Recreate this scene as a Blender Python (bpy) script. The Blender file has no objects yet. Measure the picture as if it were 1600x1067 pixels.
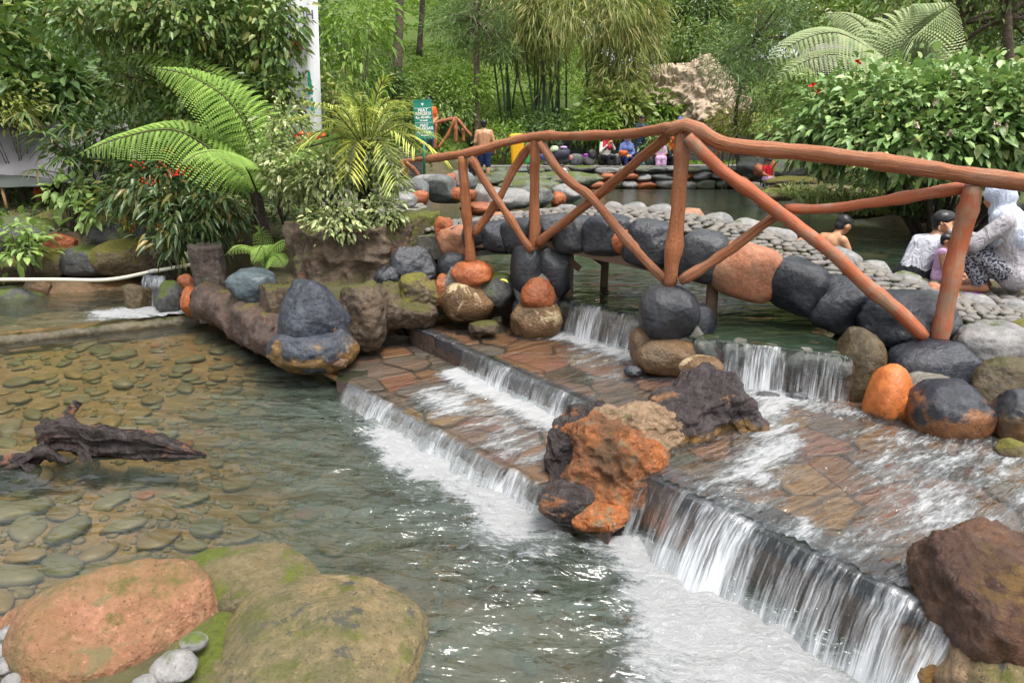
import bpy, math, random
import numpy as np
from mathutils import Vector, Matrix

# ------------------------------------------------------------------ camera, sky, sun, exposure
SC = bpy.context.scene
COL = SC.collection
PITCH = math.atan(305.0 / 1066.7)
CAMZ = 1.8
cam_data = bpy.data.cameras.new('camera')
cam_data.sensor_width = 36.0
cam_data.lens = 24.0
cam_data.clip_start = 0.05
cam_data.clip_end = 600.0
cam = bpy.data.objects.new('camera', cam_data)
COL.objects.link(cam)
cam.location = (0, 0, CAMZ)
cam.rotation_euler = (math.pi / 2 - PITCH, 0, 0)
SC.camera = cam

SUN_EL, SUN_AZ = math.radians(70), math.radians(140)   # azimuth measured from +Y (ahead) towards +X
world = bpy.data.worlds.new('World')
SC.world = world
world.use_nodes = True
wt = world.node_tree
wt.nodes.clear()
sky = wt.nodes.new('ShaderNodeTexSky')
sky.sky_type = 'NISHITA'
sky.sun_disc = False
sky.sun_elevation = SUN_EL
sky.sun_rotation = SUN_AZ
sky.air_density = 1.0
sky.dust_density = 3.0
sky.ozone_density = 1.0
hs = wt.nodes.new('ShaderNodeHueSaturation')
hs.inputs['Saturation'].default_value = 0.22     # thin overcast: cloud greys the blue out
bg = wt.nodes.new('ShaderNodeBackground')
bg.inputs['Strength'].default_value = 0.14
wo = wt.nodes.new('ShaderNodeOutputWorld')
wt.links.new(sky.outputs[0], hs.inputs['Color'])
wt.links.new(hs.outputs[0], bg.inputs['Color'])
wt.links.new(bg.outputs[0], wo.inputs['Surface'])

sun_data = bpy.data.lights.new('sun', 'SUN')
sun_data.energy = 2.0
sun_data.angle = math.radians(26)
sun_data.color = (1.0, 0.96, 0.9)
sun = bpy.data.objects.new('sun', sun_data)
COL.objects.link(sun)
_d = Vector((math.sin(SUN_AZ) * math.cos(SUN_EL), math.cos(SUN_AZ) * math.cos(SUN_EL), math.sin(SUN_EL)))
sun.rotation_euler = _d.to_track_quat('Z', 'Y').to_euler()

SC.view_settings.view_transform = 'Standard'
SC.view_settings.look = 'None'
SC.view_settings.exposure = 1.32
SC.view_settings.gamma = 1.0
SC.render.engine = 'CYCLES'
SC.cycles.use_denoising = True
try:
    SC.cycles.denoiser = 'OPENIMAGEDENOISE'
except Exception:
    pass
SC.cycles.max_bounces = 8
SC.cycles.transparent_max_bounces = 16
SC.cycles.diffuse_bounces = 3
SC.cycles.glossy_bounces = 3
SC.cycles.transmission_bounces = 4
SC.cycles.caustics_reflective = False
SC.cycles.caustics_refractive = False
SC.cycles.sample_clamp_indirect = 6.0
SC.cycles.use_adaptive_sampling = True
SC.cycles.adaptive_threshold = 0.02

# ------------------------------------------------------------------ helpers: place from sight lines
FPX = 1066.7
_s, _c = math.sin(PITCH), math.cos(PITCH)

def ray(x, y):
    u = (x - 800.0) / FPX
    v = (533.5 - y) / FPX
    return (u, v * _s + _c, v * _c - _s)

def G(x, y, z):
    """world point on the level z seen at photo pixel (x, y)"""
    d = ray(x, y)
    t = (z - CAMZ) / d[2]
    return Vector((d[0] * t, d[1] * t, z))

def W(x, y, Y):
    """world point at distance Y ahead seen at photo pixel (x, y)"""
    d = ray(x, y)
    t = Y / d[1]
    return Vector((d[0] * t, Y, CAMZ + d[2] * t))

def proj(p):
    X, Y, Z = p[0], p[1], p[2] - CAMZ
    f = Y * _c - Z * _s
    up = Y * _s + Z * _c
    return (800 + FPX * X / f, 533.5 - FPX * up / f, f)

def mpp(Y):
    return Y / FPX

# ------------------------------------------------------------------ noise (numpy)
_rs = np.random.RandomState(7)
_PERM = _rs.permutation(4096).astype(np.int64)
_VAL = _rs.rand(4096) * 2 - 1

def vnoise(P, seed=0):
    P = np.asarray(P, float) + seed * 17.137
    I = np.floor(P).astype(np.int64)
    Fr = P - I
    Fr = Fr * Fr * Fr * (Fr * (Fr * 6 - 15) + 10)
    def h(a, b, c):
        return _VAL[_PERM[(_PERM[(_PERM[a & 4095] + b) & 4095] + c) & 4095]]
    x, y, z = I[:, 0], I[:, 1], I[:, 2]
    fx, fy, fz = Fr[:, 0], Fr[:, 1], Fr[:, 2]
    def lx(b, c):
        return h(x, y + b, z + c) * (1 - fx) + h(x + 1, y + b, z + c) * fx
    a = lx(0, 0) * (1 - fy) + lx(1, 0) * fy
    b = lx(0, 1) * (1 - fy) + lx(1, 1) * fy
    return a * (1 - fz) + b * fz

def fbm(P, oct=4, seed=0, gain=0.5, lac=2.03):
    P = np.asarray(P, float)
    r = np.zeros(len(P)); a = 1.0; s = 0
    for i in range(oct):
        r += a * vnoise(P, seed + i * 3.7); s += a
        P = P * lac; a *= gain
    return r / s

def smooth01(a, b, x):
    t = np.clip((x - a) / (b - a), 0, 1)
    return t * t * (3 - 2 * t)

# ------------------------------------------------------------------ objects
def setp(o, label=None, cat=None, group=None, kind=None):
    if label: o['label'] = label
    if cat: o['category'] = cat
    if group: o['group'] = group
    if kind: o['kind'] = kind
    return o

def link(o, parent=None):
    COL.objects.link(o)
    if parent is not None:
        o.parent = parent
    return o

def empty(name, loc=(0, 0, 0), rz=0.0, **kw):
    o = bpy.data.objects.new(name, None)
    o.empty_display_size = 0.1
    o.location = loc
    o.rotation_euler = (0, 0, rz)
    link(o)
    bpy.context.view_layer.update() if False else None
    return setp(o, **kw)

def mesh(name, V, F, smooth=True):
    me = bpy.data.meshes.new(name)
    V = np.asarray(V, np.float32)
    if isinstance(F, np.ndarray) and F.ndim == 2:
        n, k = F.shape
        me.vertices.add(len(V)); me.vertices.foreach_set('co', V.ravel())
        me.loops.add(n * k); me.loops.foreach_set('vertex_index', F.astype(np.int32).ravel())
        me.polygons.add(n)
        me.polygons.foreach_set('loop_start', np.arange(0, n * k, k, dtype=np.int32))
        me.polygons.foreach_set('loop_total', np.full(n, k, np.int32))
        me.update(calc_edges=True)
    else:
        me.from_pydata([tuple(map(float, v)) for v in V], [], [list(map(int, f)) for f in F])
        me.update()
    if smooth:
        me.polygons.foreach_set('use_smooth', np.ones(len(me.polygons), bool))
    return me

def obj(name, me, mat=None, parent=None, loc=None, rot=None, **kw):
    """parts keep world coordinates: children of an Empty are moved by its location"""
    o = bpy.data.objects.new(name, me)
    if mat is not None:
        for m in (mat if isinstance(mat, (list, tuple)) else [mat]):
            if m.name not in [mm.name for mm in me.materials if mm]:
                me.materials.append(m)
    link(o, parent)
    if loc is not None:
        o.location = loc
    if rot is not None:
        o.rotation_euler = rot
    return setp(o, **kw)

def wparent(o, parent):
    """child whose mesh is in world coordinates, under an unrotated Empty with a location"""
    o.parent = parent
    o.matrix_parent_inverse = Matrix.Translation(-Vector(parent.location)) if parent.rotation_euler.z == 0 else \
        (Matrix.Translation(Vector(parent.location)) @ parent.rotation_euler.to_matrix().to_4x4()).inverted()
    return o

def attr(me, name, vals):
    a = me.attributes.new(name, 'FLOAT', 'POINT')
    a.data.foreach_set('value', np.asarray(vals, np.float32))

def uvset(me, UV):
    """UV per vertex"""
    l = me.uv_layers.new(name='UVMap')
    idx = np.empty(len(me.loops), np.int32); me.loops.foreach_get('vertex_index', idx)
    l.data.foreach_set('uv', np.asarray(UV, np.float32)[idx].ravel())

class MB:
    """collects verts and faces of one mesh"""
    def __init__(self):
        self.V = []; self.F = []; self.n = 0
    def add(self, V, F):
        V = np.asarray(V, float)
        for f in F:
            self.F.append([int(i) + self.n for i in f])
        self.V.append(V); self.n += len(V)
        return self
    def box(self, c, s, rz=0.0, M=None):
        x, y, z = s[0] / 2, s[1] / 2, s[2] / 2
        V = np.array([(-x, -y, -z), (x, -y, -z), (x, y, -z), (-x, y, -z), (-x, -y, z), (x, -y, z), (x, y, z), (-x, y, z)])
        if M is not None:
            V = V @ np.array(M.to_3x3()).T
        if rz:
            R = np.array([[math.cos(rz), -math.sin(rz), 0], [math.sin(rz), math.cos(rz), 0], [0, 0, 1]])
            V = V @ R.T
        V = V + np.array(c)
        return self.add(V, [(0, 3, 2, 1), (4, 5, 6, 7), (0, 1, 5, 4), (1, 2, 6, 5), (2, 3, 7, 6), (3, 0, 4, 7)])
    def build(self, name, smooth=True):
        return mesh(name, np.concatenate(self.V), self.F, smooth)

def tube(P, R, seg=10, seed=0, rough=0.0, cap=True, oval=None):
    """tube mesh along the polyline P with radii R"""
    P = [Vector(p) for p in P]
    n = len(P)
    R = [R] * n if not hasattr(R, '__len__') else R
    V = []; F = []
    t0 = (P[1] - P[0]).normalized()
    up = Vector((0, 0, 1)) if abs(t0.z) < 0.9 else Vector((0, 1, 0))
    s = t0.cross(up).normalized()
    for i in range(n):
        t = (P[min(i + 1, n - 1)] - P[max(i - 1, 0)]).normalized()
        s = (s - t * s.dot(t)).normalized()
        b = t.cross(s)
        for k in range(seg):
            a = 2 * math.pi * k / seg
            V.append(P[i] + (s * math.cos(a) + b * math.sin(a)) * R[i])
    for i in range(n - 1):
        for k in range(seg):
            k2 = (k + 1) % seg
            F.append((i * seg + k, i * seg + k2, (i + 1) * seg + k2, (i + 1) * seg + k))
    if cap:
        F.append(tuple(range(seg - 1, -1, -1)))
        F.append(tuple((n - 1) * seg + k for k in range(seg)))
    V = np.array([tuple(v) for v in V])
    if rough:
        V = V + rough * np.stack([fbm(V * 9, 3, seed + k) for k in range(3)], 1)
    return V, F

def spline(P, n):
    """Catmull-Rom through P, n points"""
    P = np.asarray([tuple(p) for p in P], float)
    Q = np.vstack([2 * P[0] - P[1], P, 2 * P[-1] - P[-2]])
    L = np.concatenate([[0], np.cumsum(np.linalg.norm(np.diff(P, axis=0), axis=1))])
    out = []
    for s in np.linspace(0, L[-1], n):
        i = min(int(np.searchsorted(L, s, 'right')) - 1, len(P) - 2)
        i = max(i, 0)
        t = (s - L[i]) / max(L[i + 1] - L[i], 1e-9)
        p0, p1, p2, p3 = Q[i], Q[i + 1], Q[i + 2], Q[i + 3]
        out.append(0.5 * (2 * p1 + (p2 - p0) * t + (2 * p0 - 5 * p1 + 4 * p2 - p3) * t * t + (3 * p1 - p0 - 3 * p2 + p3) * t ** 3))
    return np.array(out)

_ico = {}
def ico(sub):
    if sub not in _ico:
        import bmesh
        bm = bmesh.new()
        bmesh.ops.create_icosphere(bm, subdivisions=sub, radius=1.0)
        V = np.array([v.co[:] for v in bm.verts]); F = np.array([[v.index for v in f.verts] for f in bm.faces])
        bm.free()
        _ico[sub] = (V, F)
    return _ico[sub]

def rock_mesh(size, seed=0, sub=4, rough=0.1, freq=1.6, cuts=6, cut=(0.72, 0.95), taper=0.0, billow=0.0, bfreq=3.0, power=1.0, fine=0.015, rz=0.0, tilt=(0, 0), strata=0.0):
    V, F = ico(sub)
    V = V.copy()
    rs = np.random.RandomState(seed * 13 + 5)
    if power != 1.0:
        V = np.sign(V) * np.abs(V) ** power
    for _ in range(cuts):
        n = rs.normal(size=3); n /= np.linalg.norm(n)
        h = rs.uniform(*cut)
        d = V @ n - h
        m = d > 0
        V[m] -= np.outer(d[m], n) * 0.85
    r = fbm(V * freq, 4, seed)
    V = V * (1 + rough * 2 * r)[:, None]
    if billow:
        b = np.abs(vnoise(V * bfreq, seed + 3)) + 0.5 * np.abs(vnoise(V * bfreq * 2.1, seed + 5))
        V = V * (1 + billow * (b - 0.45))[:, None]
    if strata:
        V = V * (1 + strata * np.sin(V[:, 2] * 22 + 5 * vnoise(V * 1.5, seed + 8)))[:, None]
    if fine:
        V = V * (1 + fine * 2 * fbm(V * 9, 3, seed + 11))[:, None]
    if taper:
        V[:, :2] *= (1 - taper * (V[:, 2:3] * 0.5 + 0.5))
    V = V * np.array(size)
    M = Matrix.Rotation(rz, 3, 'Z') @ Matrix.Rotation(tilt[0], 3, 'X') @ Matrix.Rotation(tilt[1], 3, 'Y')
    V = V @ np.array(M).T
    return V, F

def rock(name, c, size, mat, parent=None, seed=0, label=None, cat='rock', group=None, **kw):
    V, F = rock_mesh(size, seed, **kw)
    o = obj(name, mesh(name, V, F), mat)
    o.location = c
    if parent is not None:
        o.parent = parent
        o.matrix_parent_inverse = Matrix.Translation(-Vector(parent.location))
    elif label:
        setp(o, label, cat, group)
    return o

def sd_poly(P, poly):
    """signed distance to polygon (negative inside), P (n,2)"""
    P = np.asarray(P, float); poly = np.asarray(poly, float)
    d = np.full(len(P), 1e9); inside = np.zeros(len(P), bool)
    n = len(poly)
    for i in range(n):
        a, b = poly[i], poly[(i + 1) % n]
        e = b - a; w = P - a
        t = np.clip((w @ e) / (e @ e), 0, 1)
        q = w - t[:, None] * e
        d = np.minimum(d, np.hypot(q[:, 0], q[:, 1]))
        c = ((a[1] <= P[:, 1]) != (b[1] <= P[:, 1]))
        with np.errstate(divide='ignore', invalid='ignore'):
            xi = a[0] + (P[:, 1] - a[1]) / (b[1] - a[1]) * (b[0] - a[0])
        inside ^= c & (P[:, 0] < xi)
    return np.where(inside, -d, d)

def sd_line(P, line):
    P = np.asarray(P, float); line = np.asarray(line, float)
    d = np.full(len(P), 1e9)
    for a, b in zip(line[:-1], line[1:]):
        e = b - a; w = P - a
        t = np.clip((w @ e) / (e @ e), 0, 1)
        q = w - t[:, None] * e
        d = np.minimum(d, np.hypot(q[:, 0], q[:, 1]))
    return d

def grid_faces(nx, ny):
    i = np.arange(nx - 1)[None, :] + np.arange(ny - 1)[:, None] * nx
    return np.stack([i, i + 1, i + nx + 1, i + nx], -1).reshape(-1, 4)

# ------------------------------------------------------------------ materials
class N:
    def __init__(self, name):
        self.m = bpy.data.materials.new(name)
        self.m.use_nodes = True
        self.t = self.m.node_tree
        self.t.nodes.clear()
        self.out = self.t.nodes.new('ShaderNodeOutputMaterial')
    def n(self, typ, ins=None, **props):
        nd = self.t.nodes.new('ShaderNode' + typ)
        for k, v in props.items():
            setattr(nd, k, v)
        for k, v in (ins or {}).items():
            self.set(nd.inputs[k], v)
        return nd
    def set(self, sock, v):
        if isinstance(v, bpy.types.NodeSocket):
            self.t.links.new(v, sock)
        elif isinstance(v, bpy.types.Node):
            self.t.links.new(v.outputs[0], sock)
        else:
            if hasattr(sock.default_value, '__len__') and hasattr(v, '__len__') and len(v) == 3 and len(sock.default_value) == 4:
                v = (*v, 1.0)
            sock.default_value = v
    def math(self, op, a, b=0.0, clamp=False):
        nd = self.n('Math', {0: a, 1: b}, operation=op); nd.use_clamp = clamp
        return nd.outputs[0]
    def mix(self, f, a, b):
        nd = self.n('Mix', data_type='RGBA')
        self.set(nd.inputs[0], f); self.set(nd.inputs[6], a); self.set(nd.inputs[7], b)
        return nd.outputs[2]
    def ramp(self, f, stops, interp='LINEAR'):
        nd = self.n('ValToRGB', {0: f})
        cr = nd.color_ramp; cr.interpolation = interp
        while len(cr.elements) < len(stops):
            cr.elements.new(0.5)
        for e, (p, c) in zip(cr.elements, stops):
            e.position = p
            e.color = (*c, 1.0) if hasattr(c, '__len__') else (c, c, c, 1.0)
        return nd.outputs[0]
    def noise(self, vec, scale, detail=4.0, rough=0.55, dist=0.0):
        return self.n('TexNoise', {'Vector': vec, 'Scale': scale, 'Detail': detail, 'Roughness': rough, 'Distortion': dist}).outputs[0]
    def pos(self):
        return self.n('NewGeometry').outputs['Position']
    def objc(self):
        return self.n('TexCoord').outputs['Object']
    def map(self, vec, scale=(1, 1, 1), rot=(0, 0, 0), loc=(0, 0, 0)):
        return self.n('Mapping', {'Vector': vec, 'Scale': scale, 'Rotation': rot, 'Location': loc}).outputs[0]
    def bump(self, h, strength=0.5, dist=0.02, normal=None):
        nd = self.n('Bump', {'Height': h, 'Strength': strength, 'Distance': dist})
        if normal is not None:
            self.set(nd.inputs['Normal'], normal)
        return nd.outputs[0]
    def bsdf(self, color, rough=0.6, normal=None, spec=0.5, metal=0.0, **kw):
        nd = self.n('BsdfPrincipled', {'Base Color': color, 'Roughness': rough, 'Metallic': metal, 'Specular IOR Level': spec})
        if normal is not None:
            self.set(nd.inputs['Normal'], normal)
        for k, v in kw.items():
            self.set(nd.inputs[k], v)
        return nd.outputs[0]
    def done(self, shader):
        self.t.links.new(shader, self.out.inputs['Surface'])
        return self.m

def m_plain(name, color, rough=0.6, var=0.15, scale=8.0, spec=0.4, bump=0.15):
    k = N(name)
    p = k.objc()
    f = k.noise(p, scale, 5)
    c = k.mix(f, tuple(x * (1 - var) for x in color), tuple(min(1, x * (1 + var)) for x in color))
    return k.done(k.bsdf(c, rough, k.bump(f, bump, 0.01), spec))

def m_rock(name, base, dark, low=None, level=None, lowband=0.12, moss=0.0, mosscol=(0.09, 0.12, 0.015), spots=None, spotamt=0.0, rough=0.5, scale=3.0, bump=0.5, bscale=14.0, wetlow=True, dirt=None, dirtamt=0.0, speck=0.45, streak=0.35, spec=0.38):
    k = N(name)
    p = k.pos()
    n1 = k.noise(p, scale, 6, 0.6)
    n2 = k.noise(p, scale * 7, 5, 0.65)
    f = k.ramp(n1, [(0.3, 0.0), (0.7, 1.0)])
    c = k.mix(f, base, dark)
    c = k.mix(k.math('MULTIPLY', k.ramp(n2, [(0.45, 0.0), (0.75, 1.0)]), 0.35), c, tuple(min(1, x * 2.2 + 0.03) for x in base))
    sp_ = k.noise(p, 75, 3, 0.6)
    c = k.mix(k.math('MULTIPLY', k.ramp(sp_, [(0.60, 0.0), (0.66, 1.0)]), speck), c, tuple(x * 0.3 for x in dark))
    sp2 = k.noise(p, 48, 3, 0.6)
    c = k.mix(k.math('MULTIPLY', k.ramp(sp2, [(0.63, 0.0), (0.68, 1.0)]), speck * 0.7), c, tuple(min(1, x * 1.6 + 0.06) for x in base))
    st_ = k.noise(k.map(p, scale=(11, 11, 1.6)), 1.0, 5, 0.65, 0.5)
    c = k.mix(k.math('MULTIPLY', k.ramp(st_, [(0.52, 0.0), (0.70, 1.0)]), streak), c, tuple(min(1, x * 1.5 + 0.07) for x in base))
    if spots is not None:
        n3 = k.noise(p, scale * 2.3, 7, 0.7, 0.4)
        c = k.mix(k.ramp(n3, [(0.62 - spotamt * 0.3, 0.0), (0.66 - spotamt * 0.3, 1.0)]), c, spots)
    r = rough
    if low is not None:
        z = k.n('SeparateXYZ', {0: p}).outputs[2]
        n4 = k.noise(p, 6.0, 6, 0.65)
        zz = k.math('ADD', z, k.math('MULTIPLY', k.math('SUBTRACT', n4, 0.5), -lowband * 4))
        t = k.n('MapRange', {0: zz, 1: level - lowband * 0.18, 2: level + lowband * 0.18, 3: 1.0, 4: 0.0}).outputs[0]
        lowc = k.mix(k.ramp(n2, [(0.35, 0.0), (0.7, 1.0)]), low, tuple(x * 0.45 for x in low))
        c = k.mix(t, c, lowc)
    if moss > 0:
        nz = k.n('SeparateXYZ', {0: k.n('NewGeometry').outputs['Normal']}).outputs[2]
        n5 = k.noise(p, 4.0, 8, 0.7)
        mm = k.math('ADD', k.math('MULTIPLY', nz, 0.25), n5)
        mt = k.ramp(mm, [(max(0.0, 0.85 - moss * 0.45), 0.0), (max(0.02, 0.95 - moss * 0.45), 1.0)])
        mc = k.mix(k.noise(p, 30, 3), mosscol, tuple(x * 0.4 for x in mosscol))
        c = k.mix(mt, c, mc)
    if dirt is not None:
        n6 = k.noise(p, 1.7, 8, 0.7)
        c = k.mix(k.math('MULTIPLY', k.ramp(n6, [(0.45, 0.0), (0.62, 1.0)]), dirtamt), c, dirt)
    b1 = k.noise(p, bscale, 8, 0.7)
    b2 = k.n('TexVoronoi', {'Vector': p, 'Scale': bscale * 1.7}).outputs[0]
    h = k.math('ADD', b1, k.math('MULTIPLY', b2, 0.25))
    return k.done(k.bsdf(c, k.math('ADD', r - 0.12, k.math('MULTIPLY', n2, 0.3)), k.bump(h, bump, 0.045), spec))

def m_leaf(name, cols, rough=0.42, trans=0.25, spec=0.45, mottle=None):
    """leaf colours picked by the per-leaf attribute v"""
    k = N(name)
    a = k.n('Attribute', attribute_name='v').outputs['Fac']
    n = len(cols)
    c = k.ramp(a, [(i / max(n - 1, 1), cols[i]) for i in range(n)])
    if mottle is not None:
        nn = k.noise(k.pos(), mottle[1], 3, 0.6)
        c = k.mix(k.ramp(nn, [(0.44, 0.0), (0.56, 1.0)]), c, mottle[0])
    s = k.bsdf(c, rough, None, spec)
    tr = k.n('BsdfTranslucent', {'Color': k.mix(0.5, c, (0.12, 0.2, 0.02))}).outputs[0]
    mx = k.n('MixShader', {0: trans, 1: s, 2: tr}).outputs[0]
    return k.done(mx)

# ------------------------------------------------------------------ one continuous skin over several swellings
def cap_mesh(a, b, r0, r1, seg=14, rings=5):
    a, b = Vector(a), Vector(b)
    d = b - a; L = d.length
    if L < 1e-6: d = Vector((0, 0, 1)); L = 1e-6
    t = d / L if L > 1e-5 else Vector((0, 0, 1))
    M = np.array(t.to_track_quat('Z', 'Y').to_matrix())
    pr = []
    for i in range(rings):
        th = -math.pi / 2 + (i + 0.0001) / rings * math.pi / 2
        pr.append((r0 * math.cos(th), r0 * math.sin(th)))
    pr.append((r0, 0)); pr.append((r1, L))
    for i in range(1, rings + 1):
        th = (i - 0.0001) / rings * math.pi / 2
        pr.append((r1 * math.cos(th), L + r1 * math.sin(th)))
    V = []; F = []
    for r, z in pr:
        for k_ in range(seg):
            an = 2 * math.pi * k_ / seg
            V.append((r * math.cos(an), r * math.sin(an), z))
    m = len(pr)
    for i in range(m - 1):
        for k_ in range(seg):
            F.append((i * seg + k_, i * seg + (k_ + 1) % seg, (i + 1) * seg + (k_ + 1) % seg, (i + 1) * seg + k_))
    F.append(tuple(range(seg - 1, -1, -1))); F.append(tuple((m - 1) * seg + k_ for k_ in range(seg)))
    return np.array(V) @ M.T + np.array(a), F

def cap_dist(P, a, b, r0, r1):
    a, b = np.array(a), np.array(b)
    e = b - a; L2 = max(e @ e, 1e-9)
    t = np.clip(((P - a) @ e) / L2, 0, 1)
    return np.linalg.norm(P - a - t[:, None] * e, axis=1) - (r0 + (r1 - r0) * t)

def blob(name, prims, voxel, mats, parent=None, smooth=4, noise=0.0, rough=None, matnoise=0.0):
    """one continuous skin over tapered limbs; prims: (a, b, r0, r1, material index)"""
    mb = MB()
    for (a, b, r0, r1, t) in prims:
        V, F = cap_mesh(a, b, r0, r1); mb.add(V, F)
    tmp = bpy.data.objects.new('tmp', mb.build('tmp')); COL.objects.link(tmp)
    md = tmp.modifiers.new('r', 'REMESH'); md.mode = 'VOXEL'; md.voxel_size = voxel
    ms = tmp.modifiers.new('s', 'SMOOTH'); ms.iterations = smooth; ms.factor = 0.5
    dg = bpy.context.evaluated_depsgraph_get()
    me = bpy.data.meshes.new_from_object(tmp.evaluated_get(dg))
    me.name = name
    old = tmp.data
    bpy.data.objects.remove(tmp); bpy.data.meshes.remove(old)
    n = len(me.vertices)
    co = np.empty(n * 3, np.float32); me.vertices.foreach_get('co', co); co = co.reshape(-1, 3).astype(float)
    if rough is not None:
        nr = np.empty(n * 3, np.float32); me.vertices.foreach_get('normal', nr); nr = nr.reshape(-1, 3).astype(float)
        dd = sum(a_ * (fbm(co * f_, 4, 40 + q_) if q_ % 2 == 0 else -np.abs(vnoise(co * f_, 40 + q_))) for q_, (f_, a_) in enumerate(rough))
        co = co + nr * dd[:, None]
        me.vertices.foreach_set('co', co.astype(np.float32).ravel()); me.update()
    if noise:
        co += noise * np.stack([fbm(co * 14, 3, q) for q in range(3)], 1)
        me.vertices.foreach_set('co', co.astype(np.float32).ravel())
    nf = len(me.polygons)
    ce = np.empty(nf * 3, np.float32); me.polygons.foreach_get('center', ce); ce = ce.reshape(-1, 3).astype(float)
    D = np.stack([cap_dist(ce, *q[:4]) for q in prims], 1)
    if matnoise:
        tg = np.array([q[4] for q in prims])
        for t_ in set(tg.tolist()):
            D[:, tg == t_] += (matnoise * fbm(ce * 7, 4, 60 + t_))[:, None]
    idx = np.array([q[4] for q in prims])[np.argmin(D, 1)]
    me.materials.clear()
    for m in mats: me.materials.append(m)
    me.polygons.foreach_set('material_index', idx.astype(np.int32))
    me.polygons.foreach_set('use_smooth', np.ones(nf, bool))
    me.update()
    o = bpy.data.objects.new(name, me); link(o, parent)
    return o

# ================================================================== THE SETTING
A0, A1, A2 = np.array((-1.34, 4.92)), np.array((0.163, 3.15)), np.array((0.45, 2.81))
B0, B1, B2 = np.array((-0.9, 5.81)), np.array((0.504, 3.87)), np.array((0.75, 3.5))
C0, C1, C2 = np.array((0.646, 2.98)), np.array((1.41, 2.02)), np.array((1.74, 1.6))
DN = np.array((-0.81, -0.585))                      # downstream
UL = [np.array(p) for p in ((0.30, 5.76), (0.97, 4.98))]
UR = [np.array(p) for p in ((1.22, 4.42), (2.08, 3.96))]
Z_LOW, Z_A, Z_B, Z_UP, Z_IN = 0.0, 0.13, 0.285, 0.56, 0.10

# --- near edge of the bridge deck (x, y, top z) used by terrain, plaza and bridge
NEAR = np.array([(-1.3, 6.75, 0.98), (-0.55, 6.2, 1.1), (0.2, 5.82, 1.22), (0.7, 5.42, 1.25), (1.25, 5.0, 1.2), (1.9, 4.68, 1.05), (2.55, 4.44, 0.82), (3.1, 4.25, 0.64), (3.9, 4.0, 0.56)])
ACROSS = np.array((0.45, 0.893)); DECKW = 1.25

P_LOW = np.array([(-1.34, 5.05), (-1.75, 5.5), (-2.4, 6.2), (-3.3, 7.3), (-5.0, 6.6), (-9.0, 6.0), (-9, 1.5), (-3.2, 2.2), (-2.05, 2.25), (-1.43, 2.5), (-0.97, 2.35), (-0.61, 2.1), (-0.3, 1.8), (-0.1, 0.2), (1.9, 0.2), (2.0, 1.5), (3.0, 2.4), (3.0, 3.9), (2.1, 4.05), (1.3, 4.45), (0.9, 5.1), (0.35, 5.8), (-0.3, 6.3), (-1.0, 6.2)])
P_UP = np.array([(0.3, 5.7), (-0.5, 6.7), (-0.9, 8), (-1.5, 11), (-2.2, 13.0), (0.5, 15.5), (1.3, 16.8), (0.6, 20), (-1.0, 22.3), (10.5, 22.3), (8.2, 19.2), (6.9, 14), (6.3, 12.1), (6.6, 10.8), (9.5, 10.2), (9.5, 7.6), (4.9, 6.35), (3.78, 6.5), (2.9, 5.95), (2.3, 5.2), (2.08, 3.95), (1.2, 4.43), (0.95, 5.0)])
P_IN = np.array([(-2.7, 7.6), (-3.2, 7.05), (-5.5, 5.75), (-9, 3.8), (-9, 8.3), (-4.5, 8.6), (-3.2, 8.6)])

def hill(x, y):
    base = 0.05 + 0.55 * smooth01(3.0, 6.0, y) + 0.25 * smooth01(6.5, 11, y) + 0.75 * smooth01(-1.2, -2.2, x) * smooth01(16.5, 19, y)
    base = base + 0.12 * smooth01(1.0, 2.2, x) * (1 - smooth01(4, 7, y))
    left = smooth01(2.5, -3.0, x - 0.0 * y)
    rise = np.minimum(np.maximum(y - 23.5, 0), 21 + 0.1 * np.maximum(y - 23.5, 0)) * 0.43 * (0.30 + 0.70 * smooth01(9, 2, x))
    rise += np.minimum(np.maximum(-x - 5.5, 0), 25) * 0.16 * smooth01(8, 12, y)
    rise += np.minimum(np.maximum(x - 7.0, 0), 20) * 0.2 * smooth01(8, 13, y)
    cl = smooth01(8.5, 10.5, x) * smooth01(20, 15, x) * 0 + smooth01(7.0, 8.8, x) * smooth01(17, 13, x)
    rise += 2.3 * smooth01(30.5, 33.0, y) * cl
    return base + rise

def ground_h(x, y):
    P = np.stack([x, y], 1)
    h = hill(x, y)
    Q = np.stack([x * 0.7, y * 0.7, 0 * x], 1)
    h = h + (0.05 + 0.012 * np.minimum(np.maximum(y - 8, 0), 30)) * fbm(Q, 4, 2) * smooth01(2, 5, np.abs(x) + y * 0.3)
    for poly, bed, w in ((P_UP, 0.1, 0.35), (P_LOW, -0.5, 0.3), (P_IN, -0.12, 0.3)):
        sd = sd_poly(P, poly)
        h = np.minimum(h, bed + (np.maximum(h, bed) - bed) * smooth01(0.0, w, sd))
    # the bridge spans open water
    d = sd_line(P, NEAR[1:7, :2] + ACROSS * 0.6)
    return h

def nonuni(a, b, lo, hi, step, grow=1.12):
    out = list(np.arange(lo, hi + 1e-6, step))
    s = step; v = hi
    while v < b:
        s *= grow; v += s; out.append(v)
    s = step; v = lo
    while v > a:
        s *= grow; v -= s; out.insert(0, v)
    return np.array(out)

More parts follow.
